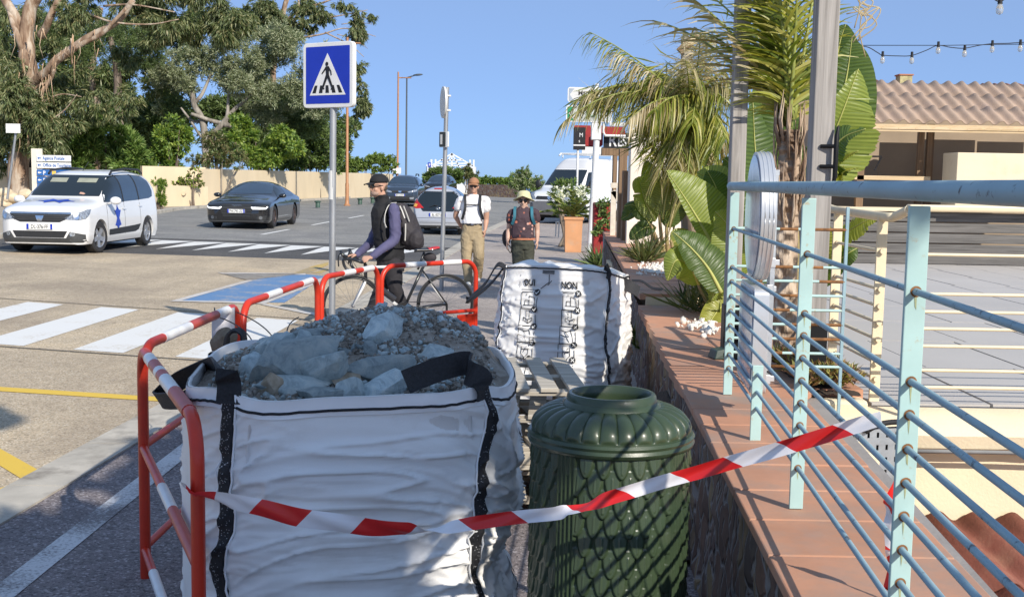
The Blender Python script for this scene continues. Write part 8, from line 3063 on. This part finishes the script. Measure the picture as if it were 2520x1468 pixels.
def head(mb, c, f, s=1.0):
 "head at centre c looking along f"
 f = Vector(f).normalized()
 l = V(0, 0, 1).cross(f).normalized()
 u = f.cross(l)
 R_ = Matrix((f, l, u)).transposed()
 e = lambda p, r: mb.ell(c + R_ @ Vector(p) * s, tuple(q * s for q in r), 16, 12, 0, R_)
 e((-.012, 0, .03), (.097, .076, .098))
 e((.018, 0, -.045), (.066, .058, .075))
 e((.055, 0, -.088), (.026, .03, .024))
 e((.088, 0, -.022), (.022, .014, .026))
 e((.079, 0, .008), (.016, .012, .02))
 e((.070, 0, -.062), (.016, .026, .010))
 e((.072, .03, .022), (.016, .024, .010))
 e((.072, -.03, .022), (.016, .024, .010))
 for sy in (1, -1):
  e((-.005, sy * .078, -.015), (.020, .010, .033))
  e((.055, sy * .04, -.03), (.02, .018, .02))
 mb.tube([c + R_ @ V(-.02, 0, -.06) * s, c + R_ @ V(-.035, 0, -.15) * s, c + R_ @ V(-.045, 0, -.20) * s], [.055 * s, .056 * s, .065 * s], 14)
 return R_
def hand(mb, w, d, up, curl=.5, s=1.0, thumb=1):
 "hand from the wrist along d; up is the back of the hand"
 d = Vector(d).normalized()
 sd = d.cross(Vector(up)).normalized()
 u = sd.cross(d)
 R_ = Matrix((d, sd, u)).transposed()
 mb.ell(w + d * .045 * s, (.052 * s, .040 * s, .016 * s), 12, 8, 0, R_)
 for k, (o, L) in enumerate(((-.03, .062), (-.010, .076), (.010, .070), (.03, .055))):
  p = w + d * .085 * s + sd * o * s
  pts = [p]
  t = d.copy()
  for q in range(3):
   t = (t - u * curl * (.55 + .05 * k)).normalized()
   pts.append(pts[-1] + t * (L * s * (.42, .33, .25)[q]))
  mb.tube(pts, [.0095 * s, .009 * s, .0085 * s, .0065 * s], 8)
  mb.ell(pts[-1], (.0065 * s,) * 3, 8, 6)
 p = w + d * .02 * s + sd * -.033 * s * thumb
 mb.tube([p, p + (d * .03 - sd * .022 * thumb - u * .012) * s, p + (d * .058 - sd * .022 * thumb - u * .026) * s], [.013 * s, .011 * s, .008 * s], 8)
def cap(t, c, R_, mat, s=1.0, brim=1.0, name='cap'):
 mb = MB()
 e = lambda p: c + R_ @ Vector(p) * s
 rs = []
 for k in range(9):
  a = pi / 2 * k / 8
  rs.append([e((-.012 + .106 * cos(a) * cos(q) * 1.02, .086 * cos(a) * sin(q), .045 + .092 * sin(a) * (1.0 if cos(q) < .3 else 1.0))) for q in (2 * pi * j / 24 for j in range(24))])
 mb.rings(rs, True, True)
 mb.build(name, mat, t, smooth=180)
 mb = MB()
 n = 12
 top = [[e((.078 + .02 * 0 + j / 4 * .085 * brim * (1 - .35 * (i / n * 2 - 1) ** 2), (i / n * 2 - 1) * .078 * (1 - .12 * j / 4), .050 - .018 * j / 4 - .012 * (i / n * 2 - 1) ** 2)) for i in range(n + 1)] for j in range(5)]
 mb.rings(top, False, False)
 low = [[q + Vector((0, 0, -.007)) for q in r] for r in top]
 mb.rings(low, False, False)
 mb.build('peak', mat, t, smooth=180)
def glasses(t, c, R_, s=1.0, round_=False):
 mb = MB()
 for sy in (1, -1):
  mb.ell(c + R_ @ V(.086, sy * .034, .008) * s, (.010 * s, (.026 if round_ else .034) * s, (.026 if round_ else .023) * s), 12, 8, 0, R_)
  mb.tube([c + R_ @ V(.082, sy * .06, .018) * s, c + R_ @ V(.05, sy * .081, .018) * s, c + R_ @ V(-.01, sy * .085, .012) * s], .005 * s, 6)
 mb.tube([c + R_ @ V(.095, -.02, .014) * s, c + R_ @ V(.098, 0, .016) * s, c + R_ @ V(.095, .02, .014) * s], .005 * s, 6)
 mb.build('sunglasses', m_shade, t, smooth=180)
def shoe(mb, a, d, s=1.0):
 d = V(d[0], d[1], 0).normalized()
 R_ = Matrix((d, V(-d.y, d.x, 0), V(0, 0, 1))).transposed()
 mb.ell(a + R_ @ V(.07, 0, -.045) * s, (.135 * s, .048 * s, .042 * s), 14, 8, 0, R_)
 mb.ell(a + R_ @ V(-.02, 0, -.03) * s, (.05 * s, .042 * s, .05 * s), 12, 8, 0, R_)
# ------------------------------------------------------------ bicycle
YB0 = 12.6
gr = .03
def pz(u, Y, z):
 q = P(u, 700, Y)
 return V(q.x, Y, z)
RW = .338
rear, front = pz(1097, 12.72, gr + RW), pz(868, 12.35, gr + RW)
t_bk = thing('bicycle', 'black and white road bicycle with drop handlebars held by the cyclist', 'bicycle', V((rear.x + front.x) / 2, 12.55, gr))
m_frame = M('black bike frame', (.015, .016, .018), .3, coat=.5)
m_fwhite = M('white bike frame', (.75, .75, .74), .3, coat=.5)
m_spoke = M('spoke steel', (.35, .35, .36), .35, .9)
m_sidew = M('tan tyre wall', (.14, .125, .10), .7)
d_b = (front - rear)
d_b.z = 0
d_b.normalize()
def bwheel(c, d, steer):
 d = Matrix.Rotation(steer, 3, 'Z') @ d
 n = V(-d.y, d.x, 0)
 u = V(0, 0, 1)
 circ = lambda r, off=0: [c + (d * cos(2 * pi * j / 48) + u * sin(2 * pi * j / 48)) * r + n * off for j in range(49)]
 mb = MB()
 mb.tube(circ(RW - .012), .0125, 8)
 o = mb.build('wheel', m_tyre, t_bk, smooth=180)
 mb = MB()
 mb.tube(circ(RW - .033), .010, 8)
 mb.build('rim', m_frame, o, smooth=180)
 mb = MB()
 for k in range(20):
  a = 2 * pi * k / 20
  mb.tube([c + n * (.028 if k % 2 else -.028), c + (d * cos(a) + u * sin(a)) * (RW - .035)], .0013, 4)
 mb.build('spokes', m_spoke, o, smooth=60)
 mb = MB()
 mb.tube([c - n * .04, c + n * .04], .018, 10)
 mb.build('hub', m_spoke, o, smooth=60)
 return d, n
bwheel(rear, d_b, 0)
fd, fn_ = bwheel(front, d_b, radians(-7))
bt = lambda u, v, Y=12.55: P(u, v, Y)
HT, HB = bt(899, 653, 12.42), bt(900, 690, 12.40)
SC_ = bt(1037, 655, 12.62)
BBk = pz(992, 12.56, gr + .275)
ST = bt(1044, 620, 12.62)
def tubes(name, pts, r, mat, n=10):
 mb = MB()
 mb.tube(pts, r, n)
 return mb.build(name, mat, t_bk, smooth=180)
tubes('top_tube', [HT + V(0, 0, -.02), SC_], .017, m_fwhite)
tubes('down_tube', [HB, BBk], .022, m_frame)
tubes('down_tube_panel', [HB.lerp(BBk, .42) + V(0, -.004, 0), HB.lerp(BBk, .86) + V(0, -.004, 0)], .0225, m_fwhite)
tubes('seat_tube', [ST + V(0, 0, -.14), BBk], .017, m_frame)
tubes('seat_post', [ST, ST.lerp(BBk, .3)], .013, m_frame)
tubes('head_tube', [HT + V(0, 0, .02), HB], .020, m_frame)
n_b = V(-d_b.y, d_b.x, 0)
for s_ in (1, -1):
 tubes('fork_blade', [HB, HB.lerp(front, .2) + fn_ * s_ * .045, front + fn_ * s_ * .05], [.016, .014, .009], m_fwhite)
 tubes('chain_stay', [BBk + n_b * s_ * .03, rear + n_b * s_ * .06], [.013, .009], m_frame)
 tubes('seat_stay', [SC_ + V(0, 0, -.03) + n_b * s_ * .012, rear + n_b * s_ * .06], [.010, .008], m_fwhite if s_ < 0 else m_frame)
mb = MB()
nn_ = -n_b if n_b.y > 0 else n_b
mb.lathe([(.001, 0), (.095, 0), (.10, .003), (.095, .006)], 28)
mb.T = None
Tm = Matrix.Translation(BBk + nn_ * .045) @ nn_.to_track_quat('Z', 'Y').to_matrix().to_4x4()
mb.v = [tuple(Tm @ Vector(q)) for q in mb.v]
mb.build('chainring', m_frame, t_bk, smooth=40)
tubes('crank_arm', [BBk + nn_ * .06, BBk + nn_ * .07 + d_b * -.10 + V(0, 0, -.13)], .012, m_frame)
mb = MB()
pd_ = BBk + nn_ * .11 + d_b * -.10 + V(0, 0, -.13)
mb.obox(pd_, d_b * .045, nn_ * .04, V(0, 0, .01))
mb.build('pedal', m_frame, t_bk, smooth=0)
tubes('chain', [BBk + nn_ * .048 + V(0, 0, .095), rear + nn_ * .048 + V(0, 0, .03)], .004, m_frame, 5)
tubes('chain', [BBk + nn_ * .048 + V(0, 0, -.095), rear + nn_ * .048 + V(0, 0, -.09)], .004, m_frame, 5)
mb = MB()
mb.tube([rear + nn_ * .045, rear + nn_ * .05 + V(0, 0, -.1)], .014, 6)
mb.build('derailleur', m_frame, t_bk, smooth=60)
# saddle and bag
mb = MB()
sd0, sd1 = bt(1020, 617, 12.5), bt(1077, 613, 12.66)
dd_ = (sd1 - sd0)
L_ = dd_.length
dd_.normalize()
sw = V(-dd_.y, dd_.x, 0).normalized()
mb.rings([[sd0 + dd_ * L_ * t + sw * (w * cos(a)) + V(0, 0, .018 * sin(a) + z) for a in (2 * pi * j / 16 for j in range(16))] for t, w, z in ((0, .008, 0), (.1, .02, .004), (.4, .028, .0), (.7, .06, .004), (.92, .07, .012), (1, .05, .012))], True, True)
mb.build('saddle', m_frame, t_bk, smooth=180)
mb = MB()
mb.rings([[sd0 + dd_ * L_ * t + sw * (w * cos(a)) + V(0, 0, .019 * sin(a) + z + .003) for a in (pi * j / 12 for j in range(13))] for t, w, z in ((.55, .042, .003), (.75, .064, .007), (.93, .071, .014), (1.005, .05, .013))], False, False)
mb.build('saddle_red_tail', M('red vinyl', (.50, .03, .03), .4), t_bk, smooth=180)
mb = MB()
mb.ell(bt(1058, 633, 12.66), (.075, .04, .055), 12, 8)
mb.build('saddle_bag', m_bag_f, t_bk, smooth=180)
# bars
stem = bt(886, 642, 12.36)
tubes('stem', [HT + V(0, 0, .03), stem], .017, m_frame)
hv = V(-fd.y, fd.x, 0)
if hv.y > 0:
 hv = -hv
for s_, (hu, hvv), Y in ((1, (843, 627), 12.15), (-1, (862, 621), 12.62)):
 e = stem + hv * s_ * .20
 hood = bt(hu, hvv + 4, Y)
 fwd = hood - e
 tubes('drop_bar', catm([stem, e, e + fwd * .55 + V(0, 0, .0), e + fwd * .95 + V(0, 0, -.03), e + fwd * .85 + V(0, 0, -.11), e + fwd * .45 + V(0, 0, -.14), e + fwd * .1 + V(0, 0, -.13)], 5), .016, m_frame)
 tubes('brake_hood', [e + fwd * .75, e + fwd * 1.0 + V(0, 0, .02), e + fwd * 1.12 + V(0, 0, .055)], [.018, .02, .014], m_frame)
 tubes('brake_lever', catm([e + fwd * 1.1 + V(0, 0, .03), e + fwd * 1.22 + V(0, 0, -.02), e + fwd * 1.2 + V(0, 0, -.12)], 5), .008, m_frame)
 tubes('brake_cable', bez(e + fwd * 1.0, e + fwd * .6 + V(0, -.05, -.1), HB + V(0, -.08, .05), HB), .003, m_frame, 5)
tubes('fork_crown', [HB + V(0, 0, .01), HB.lerp(front, .1)], .024, m_frame)
mb = MB()
mb.tube([HB.lerp(BBk, .45) + V(0, -.03, .05), HB.lerp(BBk, .78) + V(0, -.03, .05)], .034, 12)
mb.build('water_bottle', M('dark bottle', (.03, .03, .035), .3), t_bk, smooth=60)
# ------------------------------------------------------------ cyclist
YCy = 13.0
def q3(u, v, dy=0):
 return P(u, v, YCy + dy)
t = thing('person', 'cyclist in black cap, black vest and violet sleeves holding the road bicycle', 'person', V(q3(965, 700).x, YCy, .03))
hc = q3(931, 459)
face = V(-.80, -.60, -.04)
body = MB()
Rh = head(body, hc, face, 1.05)
W1, ax1 = V(0, 0, 0), V(.62, .78, 0)
shR, shL = q3(940, 512, .22), q3(969, 512, -.14)
# torso leans a little forward over the bars
torso(body, [(q3(962, 660, .03), .15, .11, ax1), (q3(960, 610, .03), .14, .10, ax1), (q3(953, 560, .03), .16, .115, ax1), (q3(950, 520, .04), .17, .11, ax1), (q3(944, 495, .04), .09, .07, ax1)])
wrL = P(913, 633, 12.50)
elL = q3(970, 590, -.22)
limb(body, [shL, elL, wrL], [.048, .040, .028])
hand(body, wrL, P(893, 634, 12.33) - wrL, V(.2, -.3, 1), .9, 1.05, -1)
wrR = P(880, 626, 12.62)
limb(body, [shR, q3(915, 590, .25), wrR], [.055, .045, .03])
hand(body, wrR, V(-1, -.2, -.1), V(0, 0, 1), .8, 1.0, 1)
hipR, hipL = q3(952, 655, .12), q3(966, 655, -.06)
knR, anR = q3(935, 715, .05), q3(905, 795, .06)
knL, anL = q3(975, 715, -.10), q3(1003, 790, -.02)
anR.z, anL.z = .12, .14
for h_, k_, a_ in ((hipR, knR, anR), (hipL, knL, anL)):
 limb(body, [h_, k_, a_], [.085, .055, .04])
ptn = lambda p: 0
melt(body, 'body', m_skin, t, .0075, True, 3)
clo = MB()
torso(clo, [(q3(960, 640, .02), .185, .135, ax1), (q3(959, 615, .02), .175, .13, ax1), (q3(953, 575, .02), .175, .135, ax1), (q3(950, 535, .03), .185, .135, ax1), (q3(948, 513, .03), .17, .115, ax1), (q3(944, 497, .03), .09, .085, ax1), (q3(940, 487, .03), .080, .080, ax1), (q3(937, 479, .01), .078, .08, ax1)])
limb(clo, [q3(955, 506, .03), shL + V(-.02, 0, -.01)], [.066, .058])
limb(clo, [q3(950, 508, .03), shR], [.066, .055])
melt(clo, 'fleece_vest', m_black_f, t, .011, True, 4, folds=.0065)
slv = MB()
limb(slv, [shL + V(0, -.01, -.01), shL.lerp(elL, .5) + V(.012, 0, 0), elL, elL.lerp(wrL, .5), wrL + (elL - wrL).normalized() * .02], [.066, .068, .060, .050, .040], 16)
melt(slv, 'sleeve', m_navy, t, .010, True, 4, folds=.0065)
slv = MB()
limb(slv, [shR, q3(915, 590, .25), wrR], [.064, .056, .040], 16)
melt(slv, 'sleeve', m_navy, t, .012, True, 4, folds=.0065)
tr_ = MB()
torso(tr_, [(q3(962, 668, .02), .165, .125, ax1), (q3(960, 636, .02), .165, .125, ax1)])
for h_, k_, a_ in ((hipR, knR, anR), (hipL, knL, anL)):
 limb(tr_, [h_, h_.lerp(k_, .5), k_, a_ + V(0, 0, .03)], [.115, .10, .078, .06], 16)
melt(tr_, 'trousers', m_dtrou, t, .012, True, 4, folds=.0065)
sh_ = MB()
shoe(sh_, anR + V(0, 0, -.01), (-.9, -.2, 0))
shoe(sh_, anL + V(0, 0, -.02), (-.9, -.2, 0))
melt(sh_, 'shoes', m_frame, t, .012, True, 3)
cap(t, hc, Rh, m_black_f, 1.08, 1.0)
glasses(t, hc, Rh, 1.05)
mb = MB()
mb.ell(hc + Rh @ V(-.06, 0, -.005), (.045, .074, .06), 14, 10, 0, Rh)
mb.build('hair', m_hair, t, smooth=180)
mb = MB()
mb.ell(hc + Rh @ V(.045, 0, -.075), (.052, .058, .038), 14, 10, 0, Rh)
mb.build('stubble', M('stubble', (.34, .23, .18), .8, var=.2, scale=90), t, smooth=180)
pk = MB()
ax2 = V(.5, .86, 0)
torso(pk, [(q3(1016, 614, .10), .10, .07, ax2), (q3(1014, 600, .10), .155, .125, ax2), (q3(1008, 575, .10), .165, .135, ax2), (q3(1000, 545, .10), .15, .12, ax2), (q3(990, 515, .10), .125, .095, ax2), (q3(983, 500, .08), .08, .06, ax2)])
pk.ell(q3(1022, 590, .0), (.10, .10, .12), 12, 8)
rk = thing('rucksack', 'charcoal rucksack worn by the cyclist, with white piping', 'rucksack', q3(1008, 614, .1))
melt(pk, 'pack', m_bag_f, rk, .012, True, 3, folds=.0065)
mb = MB()
ribbon(mb, catm([q3(975, 500, .02), q3(962, 502, -.10), q3(953, 512, -.185), q3(947, 530, -.215), q3(946, 548, -.22), q3(950, 560, -.22)], 5), .022, lambda t_: V(.3, -.5, .8), .008)
mb.build('shoulder_strap', M('pale grey webbing', (.55, .54, .50), .7), rk, smooth=60)
mb = MB()
ribbon(mb, catm([q3(946, 548, -.225), q3(949, 585, -.2), q3(975, 605, -.14), q3(1000, 606, .0)], 5), .014, lambda t_: V(.2, 0, 1), .006)
mb.build('lower_strap', m_strap, rk, smooth=60)
for pts in ([(984, 507, -.08), (990, 520, -.1), (996, 537, -.11)], [(998, 550, -.11), (998, 570, -.11), (997, 592, -.1)], [(993, 507, -.08), (1002, 530, -.06), (1007, 545, -.05)]):
 mb = MB()
 mb.tube([q3(*q) for q in pts], .008, 6)
 mb.build('piping', MATS['pale grey webbing'], rk, smooth=60)
# ------------------------------------------------------------ man in white t-shirt
def walker(Y, label, J, sk, shirt, trou, sleeve_end, name_shirt):
 q = lambda u, v, dy=0: P(u, v, Y + dy)
 c0 = q(J['c'], 690)
 t = thing('person', label, 'person', V(c0.x, Y, gz(c0.x, Y) + .03))
 hc = q(*J['head'])
 b = MB()
 R_ = head(b, hc, J['face'], J.get('hs', 1.0))
 ax = V(1, 0, 0)
 torso(b, [(q(*J['hip']), .15, .10, ax), (q(*J['waist']), .145, .10, ax), (q(*J['chest']), .165, .11, ax), (q(*J['shl']), .15, .085, ax), (q(*J['nk']), .07, .06, ax)])
 for s_ in 'RL':
  sh, el, wr = q(*J['sh' + s_]), q(*J['el' + s_]), q(*J['wr' + s_])
  limb(b, [sh, sh.lerp(el, .5), el, el.lerp(wr, .4), wr], [.058, .052, .042, .042, .028])
  hand(b, wr, V(*J['hd' + s_]), V(*J['hu' + s_]), J.get('curl', .35), 1.0, 1 if s_ == 'R' else -1)
  hp, kn, an = q(*J['hp' + s_]), q(*J['kn' + s_]), q(*J['an' + s_])
  an.z = max(an.z, .11)
  limb(b, [hp, kn, an], [.08, .055, .04])
  J['a' + s_] = an
 melt(b, 'body', sk, t, .009, True, 3)
 c = MB()
 w = J['girth']
 torso(c, [(q(*J['hem']), w[0], w[0] * .72, ax), (q(*J['waist']), w[1], w[1] * .72, ax), (q(*J['chest']), w[2], w[2] * .68, ax), (q(*J['shl']), w[3] * .9, .09, ax), (q(*J['nk']), .074, .07, ax)])
 for s_ in 'RL':
  sh, el = q(*J['sh' + s_]), q(*J['el' + s_])
  limb(c, [q(*J['shl']).lerp(sh, .6), sh, sh.lerp(el, sleeve_end * .6), sh.lerp(el, sleeve_end)], [.058, .060, .072, .074], 16)
 melt(c, name_shirt, shirt, t, .011, True, 3, folds=.0065)
 p = MB()
 torso(p, [(q(*J['crotch']), w[0] * .95, w[0] * .66, ax), (q(*J['hip']), w[0] * .97, w[0] * .68, ax), (q(*J['belt']), w[0] * .92, w[0] * .66, ax)])
 for s_ in 'RL':
  hp, kn, an = q(*J['hp' + s_]), q(*J['kn' + s_]), J['a' + s_]
  limb(p, [hp, hp.lerp(kn, .5), kn, kn.lerp(an, .6), an + V(0, 0, -.01)], [.115, .105, .088, .08, .075], 16)
 melt(p, 'trousers', trou, t, .011, True, 3, folds=.0065)
 f = MB()
 for s_ in 'RL':
  shoe(f, J['a' + s_] + V(0, 0, -.02), (J.get('toe' + s_, (.05, -1))) + (0,))
 melt(f, 'shoes', m_shoe, t, .011, True, 3)
 return t, hc, R_, q
J = dict(c=1163, head=(1166, 458), face=(-.05, -1, -.05), hip=(1162, 570, 0), waist=(1162, 545, 0), chest=(1163, 510, 0), shl=(1164, 488, 0), nk=(1165, 478, 0),
   shR=(1133, 492, 0), elR=(1121, 530, .10), wrR=(1131, 552, .16), hdR=(.7, .3, -.6), huR=(0, -1, 0),
   shL=(1197, 492, 0), elL=(1197, 540, .04), wrL=(1194, 565, -.03), hdL=(-.1, -.3, -1), huL=(1, -.2, 0),
   hpR=(1150, 580, 0), knR=(1148, 636, -.05), anR=(1153, 688, -.12), hpL=(1176, 580, 0), knL=(1178, 630, -.10), anL=(1176, 678, .16),
   hem=(1162, 550, 0), belt=(1162, 552, 0), crotch=(1162, 590, 0), girth=(.172, .17, .185, .17), curl=.5)
t, hc, Rh, q = walker(18.9, 'older man in a white T-shirt, khaki trousers and a brown cap walking towards us', J, m_skin, m_white_c, m_khaki, .46, 't_shirt')
cap(t, hc, Rh, m_capb, 1.06, .75)
glasses(t, hc, Rh, 1.0)
mb = MB()
mb.grid(lambda i, j: (lambda a: q(1162, 552, 0) + V(.165 * cos(a), .118 * sin(a), -.02 + .04 * j))(i * 2 * pi), 40, 2, wrap=True)
mb.build('belt', M('black leather belt', (.01, .01, .011), .4), t, smooth=180)
mb = MB()
mb.obox(q(1162, 552, -.122), V(.022, 0, 0), V(0, .004, 0), V(0, 0, .016))
mb.build('belt_buckle', m_chrome, t, smooth=0, bev=.003)
rk = thing('rucksack', 'small black rucksack on the back of the man in the white T-shirt', 'rucksack', q(1163, 545, .15))
mb = MB()
mb.ell(q(1163, 518, .20), (.15, .09, .2), 14, 10)
mb.build('pack', m_bag_f, rk, smooth=180)
for sg in (-1, 1):
 mb = MB()
 ribbon(mb, catm([q(1163 + sg * 17, 486, .12), q(1163 + sg * 18, 479, .0), q(1163 + sg * 19, 487, -.09), q(1163 + sg * 18, 505, -.142), q(1163 + sg * 20, 520, -.145), q(1163 + sg * 26, 540, -.10)], 5), .042, lambda t_: V(1, 0, 0), .012)
 mb.build('shoulder_strap', m_strap, rk, smooth=60)
mb = MB()
ribbon(mb, [q(1145, 503, -.148), q(1163, 504, -.152), q(1181, 503, -.148)], .018, lambda t_: V(0, 0, 1), .008)
mb.build('chest_strap', m_strap, rk, smooth=60)
# ------------------------------------------------------------ woman in sun hat
m_flor = bpy.data.materials.new('dark floral blouse')
m_flor.use_nodes = True
nt = m_flor.node_tree
b_ = nt.nodes['Principled BSDF']
b_.inputs['Roughness'].default_value = .8
vo = _n(nt, 'ShaderNodeTexVoronoi')
vo.inputs['Scale'].default_value = 15
nt.links.new(coords(nt), vo.inputs['Vector'])
sp = _n(nt, 'ShaderNodeSeparateColor')
nt.links.new(vo.outputs['Color'], sp.inputs[0])
fl_ = mixc(nt, 1.0, ramp(nt, vo.outputs['Distance'], [(.30, (1, 1, 1)), (.38, (0, 0, 0))]), ramp(nt, sp.outputs[0], [(.55, (0, 0, 0)), (.6, (1, 1, 1))]), 'MULTIPLY')
nt.links.new(mixc(nt, fl_, (.06, .035, .045), ramp(nt, sp.outputs[1], [(.3, (.50, .14, .08)), (.7, (.62, .36, .30))])), b_.inputs['Base Color'])
J = dict(c=1285, head=(1289, 494), face=(-.12, -1, -.08), hs=1.12, hip=(1286, 596, 0), waist=(1285, 570, 0), chest=(1287, 536, 0), shl=(1288, 518, 0), nk=(1289, 508, 0),
   shR=(1259, 524, 0), elR=(1252, 566, .04), wrR=(1249, 592, -.05), hdR=(-.15, -.2, -1), huR=(-1, -.2, 0),
   shL=(1318, 523, 0), elL=(1322, 565, .03), wrL=(1322, 592, -.02), hdL=(.05, -.2, -1), huL=(1, -.2, 0),
   hpR=(1275, 602, 0), knR=(1274, 650, -.08), anR=(1274, 700, -.02), hpL=(1299, 602, 0), knL=(1300, 650, .0), anL=(1300, 695, .12),
   hem=(1286, 586, 0), belt=(1286, 590, 0), crotch=(1286, 612, 0), girth=(.195, .19, .195, .165), curl=.4)
t, hc, Rh, q = walker(18.6, 'woman in a pale yellow sun hat, dark floral blouse and olive trousers walking towards us', J, m_skin2, m_flor, m_olive_c, .42, 'blouse')
glasses(t, hc, Rh, 1.12, True)
mb = MB()
e = lambda p: hc + Rh @ Vector(p) * 1.12
prof = [(.001, .150), (.05, .147), (.085, .130), (.098, .10), (.102, .078), (.125, .072), (.155, .062), (.168, .052), (.162, .048), (.12, .06), (.098, .068)]
mb.rings([[e((-.012 + r * cos(a) * 1.05, r * sin(a) * .95, z + .30 * max(0, r - .09) * cos(a) * 1.6 - ((.05 * abs(sin(a)) + .01 * max(0, -cos(a))) if r > .11 else 0))) for a in (2 * pi * j / 30 for j in range(30))] for r, z in prof], True, False)
mb.build('sun_hat', m_hat, t, smooth=180)
mb = MB()
mb.ell(e((-.045, 0, -.005)), (.066, .086, .085), 14, 10, 0, Rh)
mb.ell(e((.045, .055, .052)), (.03, .026, .018), 10, 8, 0, Rh)
mb.ell(e((.045, -.055, .052)), (.03, .026, .018), 10, 8, 0, Rh)
mb.build('hair', M('auburn hair', (.26, .11, .045), .6, var=.25, scale=60), t, smooth=180)
mb = MB()
mb.grid(lambda i, j: (lambda a: q(1286, 587, 0) + V(.205 * cos(a), .145 * sin(a), -.015 + .03 * j))(i * 2 * pi), 40, 2, wrap=True)
mb.build('hem_band', M('orange hem', (.50, .19, .10), .8), t, smooth=180)
rk = thing('rucksack', 'rucksack with turquoise straps worn by the woman in the sun hat', 'rucksack', q(1288, 560, .18))
mb = MB()
mb.ell(q(1288, 545, .22), (.15, .09, .19), 14, 10)
mb.build('pack', m_bag_f, rk, smooth=180)
for sg in (-1, 1):
 mb = MB()
 ribbon(mb, catm([q(1288 + sg * 19, 516, .12), q(1288 + sg * 20, 509, .0), q(1288 + sg * 21, 517, -.10), q(1288 + sg * 22, 535, -.14), q(1288 + sg * 28, 552, -.09)], 5), .045, lambda t_: V(1, 0, 0), .012)
 mb.build('shoulder_strap', M('turquoise webbing', (.03, .16, .22), .7), rk, smooth=60)
t = thing('handbag', 'dark bag hanging behind the right hip of the woman in the sun hat', 'bag', q(1246, 590, .1))
mb = MB()
mb.ell(q(1246, 585, .12), (.07, .06, .14), 12, 10)
mb.build('pouch', m_bag_f, t, smooth=180)
t = thing('walking_strap', 'small dark camera strap dangling from the right hand of the woman in the sun hat', 'strap', q(1250, 612, -.06))
mb = MB()
mb.tube(catm([q(1246, 600, -.07), q(1250, 612, -.07), q(1256, 622, -.06), q(1258, 612, -.06), q(1251, 600, -.06)], 5), .008, 6)
mb.build('strap', m_strap, t, smooth=180)
# driver leaning at the open van window
t = thing('person', 'driver in a light blue shirt at the open side window of the white van', 'person', VAN.t.location)
hw = VAN.hit(V(.78, 6, 1.62), V(0, -1, 0))[0]
Tv = Matrix.Translation(VAN.t.location) @ Matrix.Rotation(VAN.rz, 4, 'Z')
b = MB()
hcl = Tv @ (hw + V(-.02, -.02, .12))
fdv = (Tv.to_3x3() @ V(.9, .4, 0))
R_ = head(b, hcl, fdv)
torso(b, [(Tv @ (hw + V(-.06, -.05, -.40)), .17, .12, fdv.cross(V(0, 0, 1))), (Tv @ (hw + V(-.05, -.05, -.16)), .19, .12, fdv.cross(V(0, 0, 1))), (Tv @ (hw + V(-.04, -.04, -.08)), .08, .07, fdv.cross(V(0, 0, 1)))])
el_, wr_ = Tv @ (hw + V(.12, .09, -.30)), Tv @ (hw + V(.32, .0, -.24))
limb(b, [Tv @ (hw + V(-.02, .06, -.12)), el_, wr_], [.06, .05, .03])
hand(b, wr_, fdv, V(0, 0, 1), .6)
melt(b, 'body', m_skin2, t, .010, True, 2)
b = MB()
torso(b, [(Tv @ (hw + V(-.06, -.05, -.42)), .19, .14, fdv.cross(V(0, 0, 1))), (Tv @ (hw + V(-.05, -.05, -.16)), .21, .14, fdv.cross(V(0, 0, 1))), (Tv @ (hw + V(-.04, -.04, -.09)), .09, .08, fdv.cross(V(0, 0, 1)))])
limb(b, [Tv @ (hw + V(-.02, .06, -.14)), el_, el_.lerp(wr_, .8)], [.085, .065, .05])
melt(b, 'shirt', M('light blue shirt', (.36, .48, .68), .8), t, .014, True, 2)
mb = MB()
mb.ell(hcl + R_ @ V(-.03, 0, .035), (.09, .083, .09), 14, 10, 0, R_)
mb.build('hair', M('white hair', (.6, .58, .55), .8), t, smooth=180)
